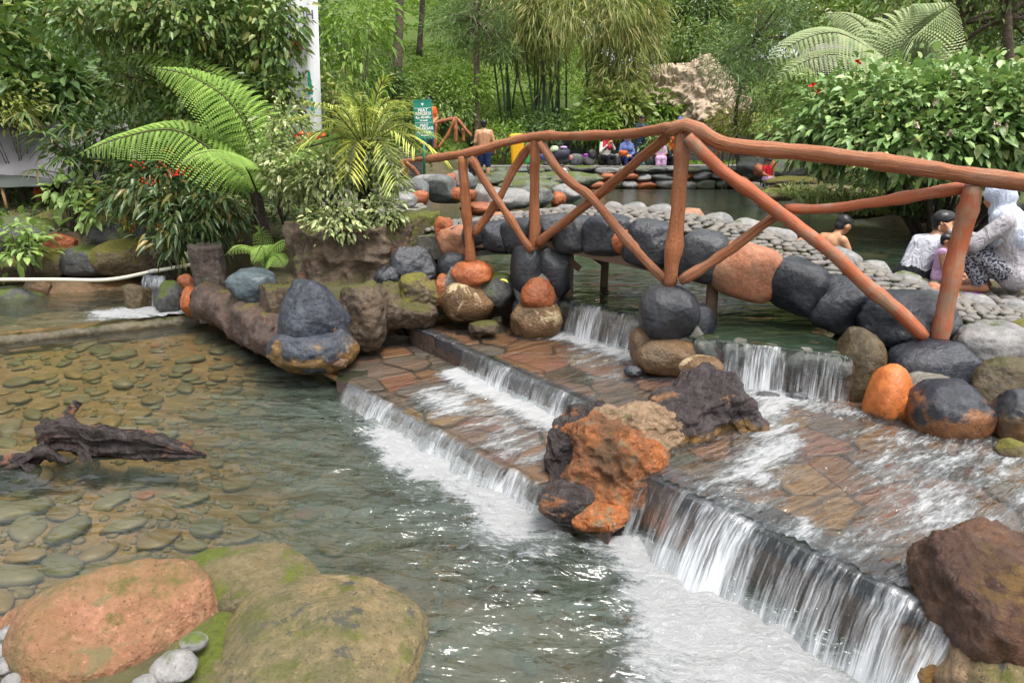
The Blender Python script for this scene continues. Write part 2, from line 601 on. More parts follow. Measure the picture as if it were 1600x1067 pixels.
gx = nonuni(-110, 110, -8, 9, 0.14); gy = nonuni(-30, 170, 0, 16, 0.14)
X, Y = np.meshgrid(gx, gy)
Hh = ground_h(X.ravel(), Y.ravel())
k = N('ground_soil')
p = k.pos()
n1 = k.noise(p, 0.9, 7, 0.65); n2 = k.noise(p, 9, 6, 0.7)
c = k.mix(k.ramp(n1, [(0.35, 0.0), (0.65, 1.0)]), (0.055, 0.06, 0.02), (0.10, 0.075, 0.045))
gr = k.n('MapRange', {0: k.math('ADD', k.n('SeparateXYZ', {0: p}).outputs[1], k.math('MULTIPLY', n1, 3.0)), 1: 24.3, 2: 25.3}).outputs[0]
c = k.mix(k.math('MULTIPLY', gr, k.ramp(n1, [(0.3, 1.0), (0.75, 0.55)])), c, (0.085, 0.15, 0.02))
c = k.mix(k.ramp(n2, [(0.4, 0.0), (0.75, 0.7)]), c, (0.04, 0.035, 0.02))
m_ground = k.done(k.bsdf(c, 0.85, k.bump(n2, 0.6, 0.05), 0.2))
obj('ground', mesh('ground', np.stack([X.ravel(), Y.ravel(), Hh], 1), grid_faces(len(gx), len(gy))), m_ground, kind='structure')

# ------------------------------------------------------------------ water materials
def m_water(name, tint, body, bodyamt, flow=0.0, s1=9.0, s2=34.0, stretch=0.45, bstr=0.6, ior=1.4, foamcol=(0.92, 0.93, 0.94)):
    k = N(name)
    p = k.pos()
    q = k.map(k.map(p, rot=(0, 0, flow)), scale=(stretch, 1, 1))
    foam = k.n('Attribute', attribute_name='foam').outputs['Fac']
    turb = k.n('Attribute', attribute_name='turb').outputs['Fac']
    w1 = k.noise(q, s1, 3, 0.5, 1.2)
    w2 = k.noise(q, s2, 3, 0.55, 0.6)
    w3 = k.noise(q, s1 * 0.4, 2, 0.5, 0.8)
    h = k.math('ADD', k.math('ADD', k.math('MULTIPLY', w1, 0.6), k.math('MULTIPLY', w2, 0.22)), w3)
    h = k.math('MULTIPLY', h, turb)
    nrm = k.bump(h, bstr, 0.13)
    fr = k.n('Fresnel', {'IOR': k.math('ADD', 1.36, k.math('MULTIPLY', k.math('MINIMUM', turb, 1.0), ior - 1.36)), 'Normal': nrm}).outputs[0]
    gl = k.n('BsdfGlossy', {'Color': (1, 1, 1), 'Roughness': 0.05, 'Normal': nrm}).outputs[0]
    tr = k.n('BsdfTransparent', {'Color': tint}).outputs[0]
    bd = k.n('BsdfDiffuse', {'Color': body, 'Normal': nrm}).outputs[0]
    cloudy = k.math('MULTIPLY', k.math('MULTIPLY', k.math('MINIMUM', k.math('ADD', turb, 0.12), 1.0), k.ramp(k.noise(q, s1 * 0.7, 4, 0.6, 0.8), [(0.3, 0.35), (0.7, 1.0)])), bodyamt)
    under = k.n('MixShader', {0: cloudy, 1: tr, 2: bd}).outputs[0]
    surf = k.n('MixShader', {0: fr, 1: under, 2: gl}).outputs[0]
    # foam: torn white froth where the water tumbles
    f1 = k.noise(q, 5.5, 9, 0.68, 1.1)
    f2 = k.noise(q, 42, 6, 0.75, 0.3)
    fn = k.math('ADD', k.math('MULTIPLY', f1, 1.5), k.math('MULTIPLY', f2, 1.0))
    fa = k.math('SUBTRACT', k.math('ADD', k.math('MULTIPLY', foam, 1.25), fn), 1.75)
    fm = k.ramp(fa, [(0.0, 0.0), (0.12, 0.30), (0.34, 0.97)])
    fb = k.bump(k.math('ADD', f1, f2), 1.0, 0.09)
    fcol = k.mix(k.ramp(k.math('ADD', k.math('MULTIPLY', fa, 0.9), k.math('MULTIPLY', k.math('SUBTRACT', f2, 0.5), 0.8)), [(0.05, 0.0), (0.42, 1.0)]), (0.40, 0.46, 0.47), foamcol)
    fd = k.n('BsdfDiffuse', {'Color': fcol, 'Normal': fb}).outputs[0]
    ft = k.n('BsdfTranslucent', {'Color': fcol, 'Normal': fb}).outputs[0]
    fs = k.n('MixShader', {0: 0.25, 1: fd, 2: ft}).outputs[0]
    return k.done(k.n('MixShader', {0: fm, 1: surf, 2: fs}).outputs[0])

FLOW = math.atan2(DN[1], DN[0])
mw_low = m_water('water_lower_pool', (0.86, 0.82, 0.67), (0.065, 0.085, 0.066), 0.8, flow=0.25, s1=4.2, s2=15, stretch=0.42, bstr=1.0, ior=1.62)
mw_film = m_water('water_running_film', (0.88, 0.87, 0.84), (0.30, 0.29, 0.28), 0.12, flow=-FLOW, s1=8, s2=30, stretch=0.26, bstr=1.0, ior=1.5)
mw_up = m_water('water_upper_pool', (0.55, 0.66, 0.55), (0.032, 0.052, 0.034), 1.6, flow=0.0, s1=3.6, s2=13, stretch=0.5, bstr=0.8, ior=1.5)

def water(name, xs, ys, z, mat, foamf, turbf, amp, fl, keep=None, seed=0, lift=None):
    X, Y = np.meshgrid(xs, ys)
    x, y = X.ravel(), Y.ravel()
    P = np.stack([x, y], 1)
    foam = np.clip(foamf(P), 0, 1); turb = np.clip(turbf(P), 0, 1.3)
    ca, sa = math.cos(fl), math.sin(fl)
    u = x * ca + y * sa; v = -x * sa + y * ca
    Q = np.stack([u * 3.0, v * 6.0, 0 * u], 1)
    dz = amp * (turb * (fbm(Q, 4, seed) + 0.5 * np.abs(vnoise(Q * 2.3, seed + 4)) - 0.2) + foam * 1.4 * fbm(Q * 3.1, 3, seed + 9) + foam * 0.5)
    if lift is not None:
        dz = dz + lift(P)
    V = np.stack([x, y, z + dz], 1)
    F = grid_faces(len(xs), len(ys))
    if keep is not None:
        kp = keep(P)
        F = F[kp[F].all(1)]
        used = np.unique(F); rem = np.full(len(V), -1); rem[used] = np.arange(len(used))
        V = V[used]; foam = foam[used]; turb = turb[used]; F = rem[F]
    me = mesh(name, V, F)
    attr(me, 'foam', foam); attr(me, 'turb', turb)
    return obj(name, me, mat, kind='structure')

footA = [A0 + (A1 - A0) * 0.12 + DN * 0.12, A0 + (A1 - A0) * 0.98 + DN * 0.14]
footC = [C0 + DN * 0.22 + np.array((-0.05, 0.06)), C2 + DN * 0.24]
def low_foam(P):
    a = np.stack([P[:, 0] * 1.6, P[:, 1] * 1.6, 0 * P[:, 0]], 1)
    n = fbm(a, 3, 21)
    dA = sd_line(P, footA); along = (P - A0) @ ((A1 - A0) / np.linalg.norm(A1 - A0))
    fa = 0.52 * np.exp(-(dA / (0.24 + 0.2 * n)) ** 2) * (0.8 + 0.5 * vnoise(np.stack([along * 2.6, 0 * along, 0 * along], 1), 3)) * (0.35 + 0.65 * smooth01(0.2, 0.8, along))
    fa = fa + (0.30 + 0.6 * n) * np.exp(-(dA / 0.72) ** 2) * smooth01(0.1, 0.6, along)
    dC = sd_line(P, footC)
    sdC = sd_poly(P, np.array([(0.56, 2.95), (0.47, 2.85), (0.42, 2.4), (0.36, 1.9), (0.3, 1.0), (1.6, 1.0), (1.45, 1.75), (1.0, 2.35), (0.74, 2.78)])) + 0.16 * n
    fc = (0.58 + 0.35 * fbm(a * 1.6, 3, 5)) * smooth01(0.12, -0.2, sdC) + 0.22 * smooth01(0.5, -0.05, sdC) + 0.46 * np.exp(-(sd_line(P, footC) / 0.2) ** 2)
    dI = np.hypot(P[:, 0] + 4.6, P[:, 1] - 7.2)
    return np.maximum(fa, fc)
def low_turb(P):
    dA = sd_line(P, footA); dC = sd_line(P, footC)
    calm = 0.11 + 0.09 * smooth01(-5, -2, P[:, 0])
    t = calm + 0.95 * np.exp(-(dA / 0.9) ** 2) + 0.9 * np.exp(-(dC / 1.1) ** 2)
    near = smooth01(-2.3, -0.4, P[:, 0]) * smooth01(4.6, 3.4, P[:, 1])
    return np.maximum(t, 0.12 + 0.72 * near)
water('lower_pool_water', np.arange(-8.6, 2.2, 0.03), np.arange(0.9, 7.5, 0.03), Z_LOW, mw_low, low_foam, low_turb, 0.028, 0.3,
      keep=lambda P: (sd_poly(P, P_LOW) < 0.5) & (sd_poly(P, np.array([A0 + (0.02, 0.02), A2 + (0.03, 0.02), C0 + (0.03, 0.03), C2, (3, 2), (3.2, 4.4), (0, 6.5), (-1, 6.4)])) > -0.05) & (P[:, 1] < 7.2 + 0.56 * (P[:, 0] + 3.2)))

# running film over the two platforms
PA = np.array([A0, A2, B2, B0, (-1.25, 6.1)])
PB = np.array([B0, B1, B2, C0, C2, (3.2, 1.4), (3.4, 3.4), (2.5, 3.75), (2.08, 3.93), (1.22, 4.40), (0.97, 4.95), (0.30, 5.73), (-0.15, 6.15), (-0.9, 6.4)])
def film_foam_B(P):
    f = 0.80 * np.exp(-(sd_line(P, [UL[0] + (UL[1] - UL[0]) * 0.1 + DN * 0.10, UL[1] + DN * 0.12]) / 0.26) ** 2)
    f = np.maximum(f, 0.62 * np.exp(-(sd_line(P, [UR[0] + (-0.05, -0.17), UR[1] + (-0.1, -0.2)]) / 0.2) ** 2))
    pl = [G(1200, 610, Z_B)[:2], G(1215, 690, Z_B)[:2], G(1180, 745, Z_B)[:2]]
    f = np.maximum(f, 0.66 * np.exp(-(sd_line(P, pl) / 0.2) ** 2))
    f = np.maximum(f, 0.42 * np.exp(-(sd_line(P, [G(880, 540, Z_B)[:2], G(960, 590, Z_B)[:2]]) / 0.3) ** 2))
    a = np.stack([P[:, 0] * 2.2, P[:, 1] * 2.2, 0 * P[:, 0]], 1)
    return np.maximum(f, (0.36 + 0.3 * fbm(a, 3, 14)) * smooth01(0.2, 0.9, P[:, 0]))
def film_turb_B(P):
    return 0.35 + 0.6 * film_foam_B(P) + 0.45 * smooth01(0.3, 1.0, P[:, 0])
water('running_water_upper_step', np.arange(-1.3, 3.5, 0.03), np.arange(1.3, 6.4, 0.03), Z_B + 0.012, mw_film, film_foam_B, film_turb_B, 0.012, FLOW,
      keep=lambda P: sd_poly(P, PB) < 0.01, seed=3)
footB = [B0 + (B1 - B0) * 0.42 + DN * 0.12, B1 + DN * 0.13]
def film_foam_A(P):
    f = 0.9 * np.exp(-(sd_line(P, footB) / 0.21) ** 2)
    a = np.stack([P[:, 0] * 2.6, P[:, 1] * 2.6, 0 * P[:, 0]], 1)
    f = np.maximum(f, (0.52 + 0.25 * fbm(a, 3, 14)) * np.exp(-(sd_line(P, [B0 + (B1 - B0) * 0.55 + DN * 0.45, B1 + DN * 0.5]) / 0.4) ** 2))
    return f
water('running_water_lower_step', np.arange(-1.6, 1.0, 0.03), np.arange(2.7, 6.2, 0.03), Z_A + 0.012, mw_film, film_foam_A, lambda P: 0.3 + 0.6 * film_foam_A(P), 0.012, FLOW,
      keep=lambda P: sd_poly(P, PA) < 0.01, seed=5)
def up_foam(P):
    return 0 * P[:, 0]
water('upper_pool_water', nonuni(-3, 10.5, -0.5, 4.5, 0.06), nonuni(3.9, 22.6, 3.9, 8, 0.06), Z_UP, mw_up, up_foam,
      lambda P: 0.30 + 0.35 * np.exp(-((P[:, 1] - 5.3) / 1.5) ** 2), 0.012, 0.0, keep=lambda P: sd_poly(P, P_UP) < 0.02, seed=8)
inl = [G(185, 490, Z_IN)[:2], G(250, 487, Z_IN)[:2]]
water('inlet_pool_water', np.arange(-9, -2.6, 0.05), np.arange(3.6, 9.0, 0.05), Z_IN, mw_low,
      lambda P: 0.62 * np.exp(-(sd_line(P, [np.array(i) for i in inl]) / 0.3) ** 2) + 0.3 * np.exp(-(sd_line(P, [np.array(i) for i in inl]) / 0.9) ** 2),
      lambda P: 0.2 + 0.5 * np.exp(-(sd_line(P, [np.array(i) for i in inl]) / 1.0) ** 2), 0.02, 0.0, keep=lambda P: (sd_poly(P, P_IN) < 0.05) & (P[:, 1] > 7.12 + 0.56 * (P[:, 0] + 3.2)), seed=12)

# ------------------------------------------------------------------ stone platforms of the cascade
mr_wall = m_rock('wet_step_wall', (0.13, 0.075, 0.05), (0.05, 0.045, 0.04), moss=0.35, mosscol=(0.03, 0.045, 0.015), rough=0.35, scale=2.5, bump=0.5)
k = N('flagstone')
p = k.pos(); r = k.n('ObjectInfo').outputs['Random']
c = k.ramp(r, [(0.0, (0.20, 0.095, 0.04)), (0.16, (0.115, 0.10, 0.085)), (0.32, (0.24, 0.115, 0.05)), (0.46, (0.17, 0.12, 0.095)), (0.6, (0.24, 0.105, 0.065)), (0.75, (0.12, 0.115, 0.095)), (0.88, (0.25, 0.15, 0.055)), (1.0, (0.16, 0.085, 0.065))], 'CONSTANT')
n1 = k.noise(p, 5, 7, 0.65); n2 = k.noise(p, 26, 5, 0.7)
c = k.mix(k.ramp(n1, [(0.4, 0.0), (0.68, 0.6)]), c, (0.20, 0.11, 0.035))
c = k.mix(k.ramp(n2, [(0.5, 0.0), (0.75, 0.5)]), c, (0.06, 0.05, 0.035))
m_flag = k.done(k.bsdf(c, 0.35, k.bump(k.math('ADD', n1, n2), 0.35, 0.03), 0.5))
m_slate = m_rock('coping_slate', (0.055, 0.055, 0.06), (0.03, 0.032, 0.035), rough=0.3, scale=4, bump=0.35, moss=0.15, mosscol=(0.03, 0.05, 0.012))

def slab(name, poly, z0, z1, mat):
    n = len(poly)
    V = [(x, y, z0) for x, y in poly] + [(x, y, z1) for x, y in poly]
    F = [tuple(range(n - 1, -1, -1)), tuple(range(n, 2 * n))] + [(i, (i + 1) % n, n + (i + 1) % n, n + i) for i in range(n)]
    return obj(name, mesh(name, V, F, False), mat, kind='structure')

def ccw(poly):
    poly = [np.asarray(q, float) for q in poly]
    a = sum(poly[i][0] * poly[(i + 1) % len(poly)][1] - poly[(i + 1) % len(poly)][0] * poly[i][1] for i in range(len(poly)))
    return poly if a > 0 else poly[::-1]
platA = slab('lower_step', ccw(PA), -0.6, Z_A - 0.028, mr_wall)
platB = slab('upper_step', ccw(PB), -0.6, Z_B - 0.028, mr_wall)

def clip_half(poly, p, n):
    """keep the side where (q-p).n <= 0"""
    out = []
    for i in range(len(poly)):
        a, b = poly[i], poly[(i + 1) % len(poly)]
        da, db = (a - p) @ n, (b - p) @ n
        if da <= 0: out.append(a)
        if (da <= 0) != (db <= 0):
            out.append(a + (b - a) * (da / (da - db)))
    return out

def cells(poly, size, seed, jit=0.42):
    rs = np.random.RandomState(seed)
    poly = np.asarray(poly)
    x0, y0 = poly.min(0) - size; x1, y1 = poly.max(0) + size
    pts = []
    row = 0
    y = y0
    while y < y1:
        x = x0 + (row % 2) * size * 0.5
        while x < x1:
            pts.append((x + rs.uniform(-jit, jit) * size, y + rs.uniform(-jit, jit) * size)); x += size
        y += size * 0.87; row += 1
    pts = np.array(pts)
    sd = sd_poly(pts, poly)
    out = []
    for i in np.where(sd < size * 0.35)[0]:
        q = pts[i]
        c = [q + size * 1.3 * np.array((math.cos(a), math.sin(a))) for a in np.linspace(0, 2 * math.pi, 9)[:-1]]
        d = np.hypot(*(pts - q).T)
        for j in np.argsort(d)[1:14]:
            n = pts[j] - q
            c = clip_half(c, q + n * 0.5, n / np.linalg.norm(n))
            if len(c) < 3: break
        if len(c) >= 3:
            out.append((q, c))
    return out

def paver(poly, z0, z1, shrink, bev=0.008):
    poly = ccw(poly); c = sum(poly) / len(poly)
    def ins(d):
        return [q + (c - q) / max(np.linalg.norm(c - q), 1e-6) * d for q in poly]
    n = len(poly)
    a, b = ins(shrink), ins(shrink + bev)
    V = [(*q, z0) for q in a] + [(*q, z1 - bev) for q in a] + [(*q, z1) for q in b]
    F = [(i, (i + 1) % n, n + (i + 1) % n, n + i) for i in range(n)] + [(n + i, n + (i + 1) % n, 2 * n + (i + 1) % n, 2 * n + i) for i in range(n)] + [tuple(2 * n + i for i in range(n))]
    return V, F

rsf = np.random.RandomState(4)
def pave(parent, poly, lips, z, size, seed, name='flagstone', mat=None):
    for q, c in cells(poly, size, seed):
        for (a, b) in lips:
            t = (b - a) / np.linalg.norm(b - a)
            n = np.array((t[1], -t[0]))
            if n @ DN < 0: n = -n
            al = (q - a) @ t
            if -0.3 < al < np.linalg.norm(b - a) + 0.3:
                c = clip_half(c, a - n * 0.003, n)
            if len(c) < 3: break
        if len(c) < 3: continue
        ar = abs(sum(c[i][0] * c[(i + 1) % len(c)][1] - c[(i + 1) % len(c)][0] * c[i][1] for i in range(len(c)))) / 2
        if ar < size * size * 0.12: continue
        V, F = paver(c, z - 0.05, z + rsf.uniform(-0.018, 0.008), 0.013)
        o = obj(name, mesh(name, V, F, False), mat or m_flag)
        o.parent = parent
pave(platA, PA, [(A0, A2)], Z_A - 0.012, 0.30, 11)
pave(platB, PB, [(B0, B2), (C0, C2)], Z_B - 0.012, 0.33, 12)

def coping(parent, a, b, n, width, z, th, mat, seed, back):
    """row of edge slabs from a to b; back = unit vector away from the drop"""
    rs = np.random.RandomState(seed)
    ts = np.linspace(0, 1, n + 1); ts[1:-1] += rs.uniform(-0.25, 0.25, n - 1) / n
    for i in range(n):
        p0, p1 = a + (b - a) * ts[i], a + (b - a) * ts[i + 1]
        w = width * rs.uniform(0.85, 1.15)
        o_ = -back * rs.uniform(0.0, 0.02)
        poly = [p0 + o_, (p0 + p1) / 2 + o_ - back * rs.uniform(0, 0.015), p1 + o_, p1 + back * w, p0 + back * w]
        V, F = paver(poly, z - th, z + rs.uniform(-0.006, 0.006), 0.006, 0.014)
        o = obj('coping_stone', mesh('coping_stone', V, F, False), mat)
        o.parent = parent
coping(platB, C0 - (C1 - C0) * 0.05, C2, 7, 0.2, Z_B + 0.002, 0.09, m_slate, 3, -DN)
coping(platB, B0, B1 + (B1 - B0) * 0.05, 7, 0.09, Z_B + 0.004, 0.08, m_slate, 4, -DN)

# weir that holds the upper pool
weir_poly = ccw([UL[0] + (-0.4, 0.4), UL[1], UR[0], UR[1], UR[1] + (0.5, 0.25), UR[1] + (0.7, 0.6), UR[0] + (0.2, 0.3), UL[1] + (0.22, 0.22), UL[0] + (0.0, 0.45)])
weir = slab('weir', weir_poly, -0.2, Z_UP - 0.05, mr_wall)
m_lip = m_rock('weir_lip_stone', (0.15, 0.14, 0.12), (0.07, 0.07, 0.06), rough=0.35, scale=4, bump=0.5, moss=0.3, mosscol=(0.05, 0.065, 0.015))
rs = np.random.RandomState(9)
for (a, b, n) in ((UL[0], UL[1], 4), (UR[0], UR[1], 5)):
    t = (b - a) / np.linalg.norm(b - a); bk = np.array((-t[1], t[0])); bk = bk if bk[1] > 0 else -bk
    L = np.linalg.norm(b - a) / n
    for i in range(n):
        q = a + (b - a) * ((i + 0.5) / n) + bk * 0.09
        o = rock('lip_stone', (q[0], q[1], Z_UP - 0.075), (L * 0.54, 0.13, 0.075), m_lip, weir, seed=40 + i + int(10 * a[0]), sub=3, power=0.6, rough=0.04, cuts=3, rz=math.atan2(t[1], t[0]))

# ------------------------------------------------------------------ falls
def m_fall(name, su, sv, dens, white=(0.80, 0.83, 0.86), tint=(0.72, 0.76, 0.76)):
    k = N(name)
    uv = k.n('TexCoord').outputs['UV']
    sp = k.n('SeparateXYZ', {0: uv})
    q = k.map(uv, scale=(su, sv, 1))
    warp = k.noise(k.map(uv, scale=(su * 0.12, sv * 1.5, 1)), 1.0, 3, 0.6)
    q2 = k.n('VectorMath', {0: q, 1: k.n('CombineXYZ', {0: k.math('MULTIPLY', warp, 0.7)}).outputs[0]}, operation='ADD').outputs[0]
    s1 = k.noise(q2, 1.0, 5, 0.65, 0.25)
    s2 = k.noise(k.map(q2, scale=(3.1, 0.8, 1)), 1.0, 4, 0.6, 0.1)
    s3 = k.noise(k.map(uv, scale=(su * 0.1, sv * 0.15, 1)), 1.0, 2, 0.5)
    s = k.math('ADD', k.math('ADD', k.math('MULTIPLY', s1, 0.6), k.math('MULTIPLY', s2, 0.4)), k.math('MULTIPLY', k.math('SUBTRACT', s3, 0.5), 0.85))
    low = k.math('MULTIPLY', k.math('POWER', sp.outputs[1], 2.2), 0.16)
    a = k.ramp(k.math('ADD', s, low), [(0.50 - dens, 0.02), (0.60 - dens, 0.26), (0.74 - dens, 0.9)])
    edg = k.n('Attribute', attribute_name='edge').outputs['Fac']
    a = k.math('MULTIPLY', k.math('MULTIPLY', a, edg), k.n('MapRange', {0: sp.outputs[1], 1: 0.14, 2: 0.36}).outputs[0])
    nrm = k.bump(k.math('ADD', s1, s2), 0.35, 0.02)
    wd = k.n('BsdfDiffuse', {'Color': white, 'Normal': nrm}).outputs[0]
    wl = k.n('BsdfTranslucent', {'Color': white}).outputs[0]
    wg = k.n('BsdfGlossy', {'Color': (1, 1, 1), 'Roughness': 0.15, 'Normal': nrm}).outputs[0]
    w1 = k.n('MixShader', {0: 0.3, 1: wd, 2: wl}).outputs[0]
    w2 = k.n('MixShader', {0: 0.18, 1: w1, 2: wg}).outputs[0]
    tr = k.n('BsdfTransparent', {'Color': k.mix(edg, (1, 1, 1), tint)}).outputs[0]
    fr = k.n('Fresnel', {'IOR': 1.25, 'Normal': nrm}).outputs[0]
    fr = k.math('MULTIPLY', k.math('MULTIPLY', fr, edg), k.n('MapRange', {0: sp.outputs[1], 1: 0.2, 2: 0.45, 3: 0.12, 4: 1.0}).outputs[0])
    cl = k.n('MixShader', {0: fr, 1: tr, 2: k.n('BsdfGlossy', {'Color': (0.8, 0.8, 0.8), 'Roughness': 0.22, 'Normal': nrm}).outputs[0]}).outputs[0]
    return k.done(k.n('MixShader', {0: a, 1: cl, 2: w2}).outputs[0])
mf_big = m_fall('falling_water_big', 30, 1.7, 0.03)
mf_small = m_fall('falling_water_small', 30, 1.6, -0.01)
mf_thin = m_fall('falling_water_thin', 34, 1.8, 0.0)

def fall(name, a, b, zt, zb, out, mat, seed, over=0.1, label=None, wob=0.007, dn=None):
    a = np.asarray(a, float); b = np.asarray(b, float)
    L = np.linalg.norm(b - a); t = (b - a) / L
    n = np.array((t[1], -t[0])) if dn is None else np.asarray(dn, float)
    if dn is None and n[1] > 0: n = -n
    nu, nv = max(12, int(L / 0.012)), 26
    U, T = np.meshgrid(np.linspace(0, L, nu), np.linspace(0, 1, nv))
    u, v = U.ravel(), T.ravel()
    k0 = 0.2
    s = np.clip((v - k0) / (1 - k0), 0, 1)
    q = np.clip(v / k0, 0, 1)
    hz = -over * (1 - q) + out * s * (1 + 0.25 * vnoise(np.stack([u * 6, 0 * u, 0 * u], 1), seed))
    z = zt + 0.013 - (zt - zb + 0.03) * s ** 1.75
    rip = vnoise(np.stack([u * 34, v * 2.2, 0 * u], 1), seed + 1) * 0.7 + vnoise(np.stack([u * 80, v * 4, 0 * u], 1), seed + 2) * 0.4
    hz = hz + wob * rip * (0.25 + s)
    z = z + 0.006 * rip * (1 - s) + 0.005 * vnoise(np.stack([u * 12, 0 * u, 0 * u], 1), seed + 6) * q * (1 - s)
    XY = a + u[:, None] * t + hz[:, None] * n
    me = mesh(name, np.stack([XY[:, 0], XY[:, 1], z], 1), grid_faces(nu, nv))
    uvset(me, np.stack([u, v], 1))
    ed = 0.03 + 0.05 * np.abs(vnoise(np.stack([v * 5, 0 * u, 0 * u], 1), seed + 12))
    attr(me, 'edge', smooth01(0, 1, u / ed) * smooth01(0, 1, (L - u) / ed))
    return obj(name, me, mat, kind='structure')
fall('waterfall', C0 - (C1 - C0) * 0.02, C2, Z_B, Z_LOW, 0.2, mf_big, 1, over=0.05, dn=DN)
fall('waterfall', B0 + (B1 - B0) * 0.38, B1 + (B1 - B0) * 0.1, Z_B, Z_A, 0.09, mf_small, 2, over=0.03, dn=DN)
fall('waterfall', A0 + (A1 - A0) * 0.1, A1 + (A1 - A0) * 0.04, Z_A, Z_LOW, 0.10, mf_small, 3, over=0.03, dn=DN)
fall('waterfall', UL[0] + (UL[1] - UL[0]) * 0.08, UL[1], Z_UP, Z_B, 0.10, mf_thin, 4, over=0.03)
fall('waterfall', UR[0], UR[1], Z_UP, Z_B, 0.10, mf_thin, 5, over=0.03)
fi0, fi1 = W(226, 440, 7.5), W(264, 440, 7.4)
fall('waterfall', fi0[:2], fi1[:2], 0.42, Z_IN, 0.12, mf_big, 6, over=0.12)

# ------------------------------------------------------------------ bed of the lower pool and its stones
def bed_h(x, y):
    Q = np.stack([x, y, 0 * x], 1)
    return -0.17 - 0.26 * smooth01(-3.0, -0.5, x) + 0.05 * fbm(Q * 1.2, 4, 31) + 0.05 * smooth01(4.8, 6.5, y)
xs, ys = np.arange(-9, 2.6, 0.1), np.arange(0.3, 8.9, 0.1)
Xb, Yb = np.meshgrid(xs, ys)
m_bed = m_rock('pool_bed_silt', (0.23, 0.155, 0.075), (0.14, 0.095, 0.047), spots=(0.28, 0.20, 0.10), spotamt=0.2, rough=0.7, scale=2.2, bump=0.4, bscale=22)
bed = obj('pool_bed', mesh('pool_bed', np.stack([Xb.ravel(), Yb.ravel(), bed_h(Xb.ravel(), Yb.ravel())], 1), grid_faces(len(xs), len(ys))), m_bed, kind='structure')
k = N('river_stone')
p = k.pos(); r = k.n('ObjectInfo').outputs['Random']
c = k.ramp(r, [(0.0, (0.17, 0.165, 0.11)), (0.2, (0.13, 0.135, 0.095)), (0.36, (0.22, 0.205, 0.15)), (0.5, (0.21, 0.15, 0.08)), (0.64, (0.17, 0.17, 0.125)), (0.76, (0.25, 0.175, 0.075)), (0.9, (0.30, 0.10, 0.04)), (0.93, (0.15, 0.15, 0.11)), (1.0, (0.24, 0.235, 0.18))], 'CONSTANT')
n1 = k.noise(p, 9, 6, 0.65)
c = k.mix(k.ramp(n1, [(0.35, 0.0), (0.75, 0.65)]), c, (0.11, 0.10, 0.06))
m_river = k.done(k.bsdf(c, 0.45, k.bump(n1, 0.3, 0.02), 0.4))
river_meshes = []
for s in range(8):
    V, F = rock_mesh((1, 0.72, 0.42), 60 + s, sub=2, rough=0.12, cuts=5, fine=0)
    river_meshes.append(mesh('stone', V, F))
rs = np.random.RandomState(77)
placed = []
def try_stones(n, box, smin, smax, reg, gap=0.8):
    c = 0; tries = 0
    while c < n and tries < n * 30:
        tries += 1
        px_, py_ = rs.uniform(box[0], box[2]), rs.uniform(box[1], box[3])
        if not reg(px_, py_): continue
        g = G(px_, py_, -0.18)
        r = smin + (smax - smin) * rs.rand() ** 1.8
        if any((g.x - q[0]) ** 2 + (g.y - q[1]) ** 2 < ((r + q[2]) * gap) ** 2 for q in placed): continue
        placed.append((g.x, g.y, r)); c += 1
        z = float(bed_h(np.array([g.x]), np.array([g.y]))[0])
        o = obj('stone', river_meshes[rs.randint(8)], m_river)
        o.location = (g.x, g.y, z + r * 0.16)
        o.rotation_euler = (rs.uniform(-.15, .15), rs.uniform(-.15, .15), rs.uniform(0, 6.28))
        sc = r * rs.uniform(0.9, 1.15)
        o.scale = (sc, sc * rs.uniform(0.75, 1.1), sc * rs.uniform(0.5, 0.8))
        o.parent = bed
try_stones(26, (20, 800, 520, 900), 0.10, 0.19, lambda x, y: True, 0.72)
try_stones(150, (0, 530, 480, 690), 0.045, 0.15, lambda x, y: y > 520 + (470 - x) * 0.06 and x < 330 + (y - 500) * 1.6, 0.72)
try_stones(60, (0, 680, 560, 980), 0.05, 0.13, lambda x, y: True, 0.8)
try_stones(26, (420, 620, 900, 1040), 0.06, 0.15, lambda x, y: True, 0.9)
rs = np.random.RandomState(78)
Vs, Fs, n0 = [], [], 0
Vg, Fg = ico(1)
for _ in range(1500):
    g = G(rs.uniform(0, 700), rs.uniform(530, 1000), -0.18)
    if sd_poly(np.array([(g.x, g.y)]), P_LOW)[0] > 0.1 or g.y > 7.1 + 0.56 * (g.x + 3.2): continue
    z = float(bed_h(np.array([g.x]), np.array([g.y]))[0])
    Vs.append(Vg * (rs.uniform(0.014, 0.036) * np.array((rs.uniform(0.8, 1.4), rs.uniform(0.8, 1.4), 0.5))) + (g.x, g.y, z + 0.004)); Fs.append(Fg + n0); n0 += len(Vg)
o = obj('gravel', mesh('gravel', np.concatenate(Vs), np.concatenate(Fs)), m_rock('bed_gravel', (0.19, 0.15, 0.085), (0.09, 0.085, 0.055), rough=0.6, scale=7, bump=0.3), kind='stuff'); o.parent = bed
ledge_a, ledge_b = G(-160, 545, 0.05), G(335, 492, 0.05)
V, F = tube(spline([ledge_a, (ledge_a + ledge_b) / 2, ledge_b], 60), 0.07, 10, 3, 0.025)
V[:, 2] -= 0.045
m_ledge = m_rock('submerged_ledge', (0.09, 0.07, 0.035), (0.04, 0.035, 0.02), moss=0.3, mosscol=(0.06, 0.06, 0.015), rough=0.4, bump=0.5)
obj('stone_kerb', mesh('stone_kerb', V, F), m_ledge, label='long low stone kerb edging the left pool, water spilling over it', cat='kerb')

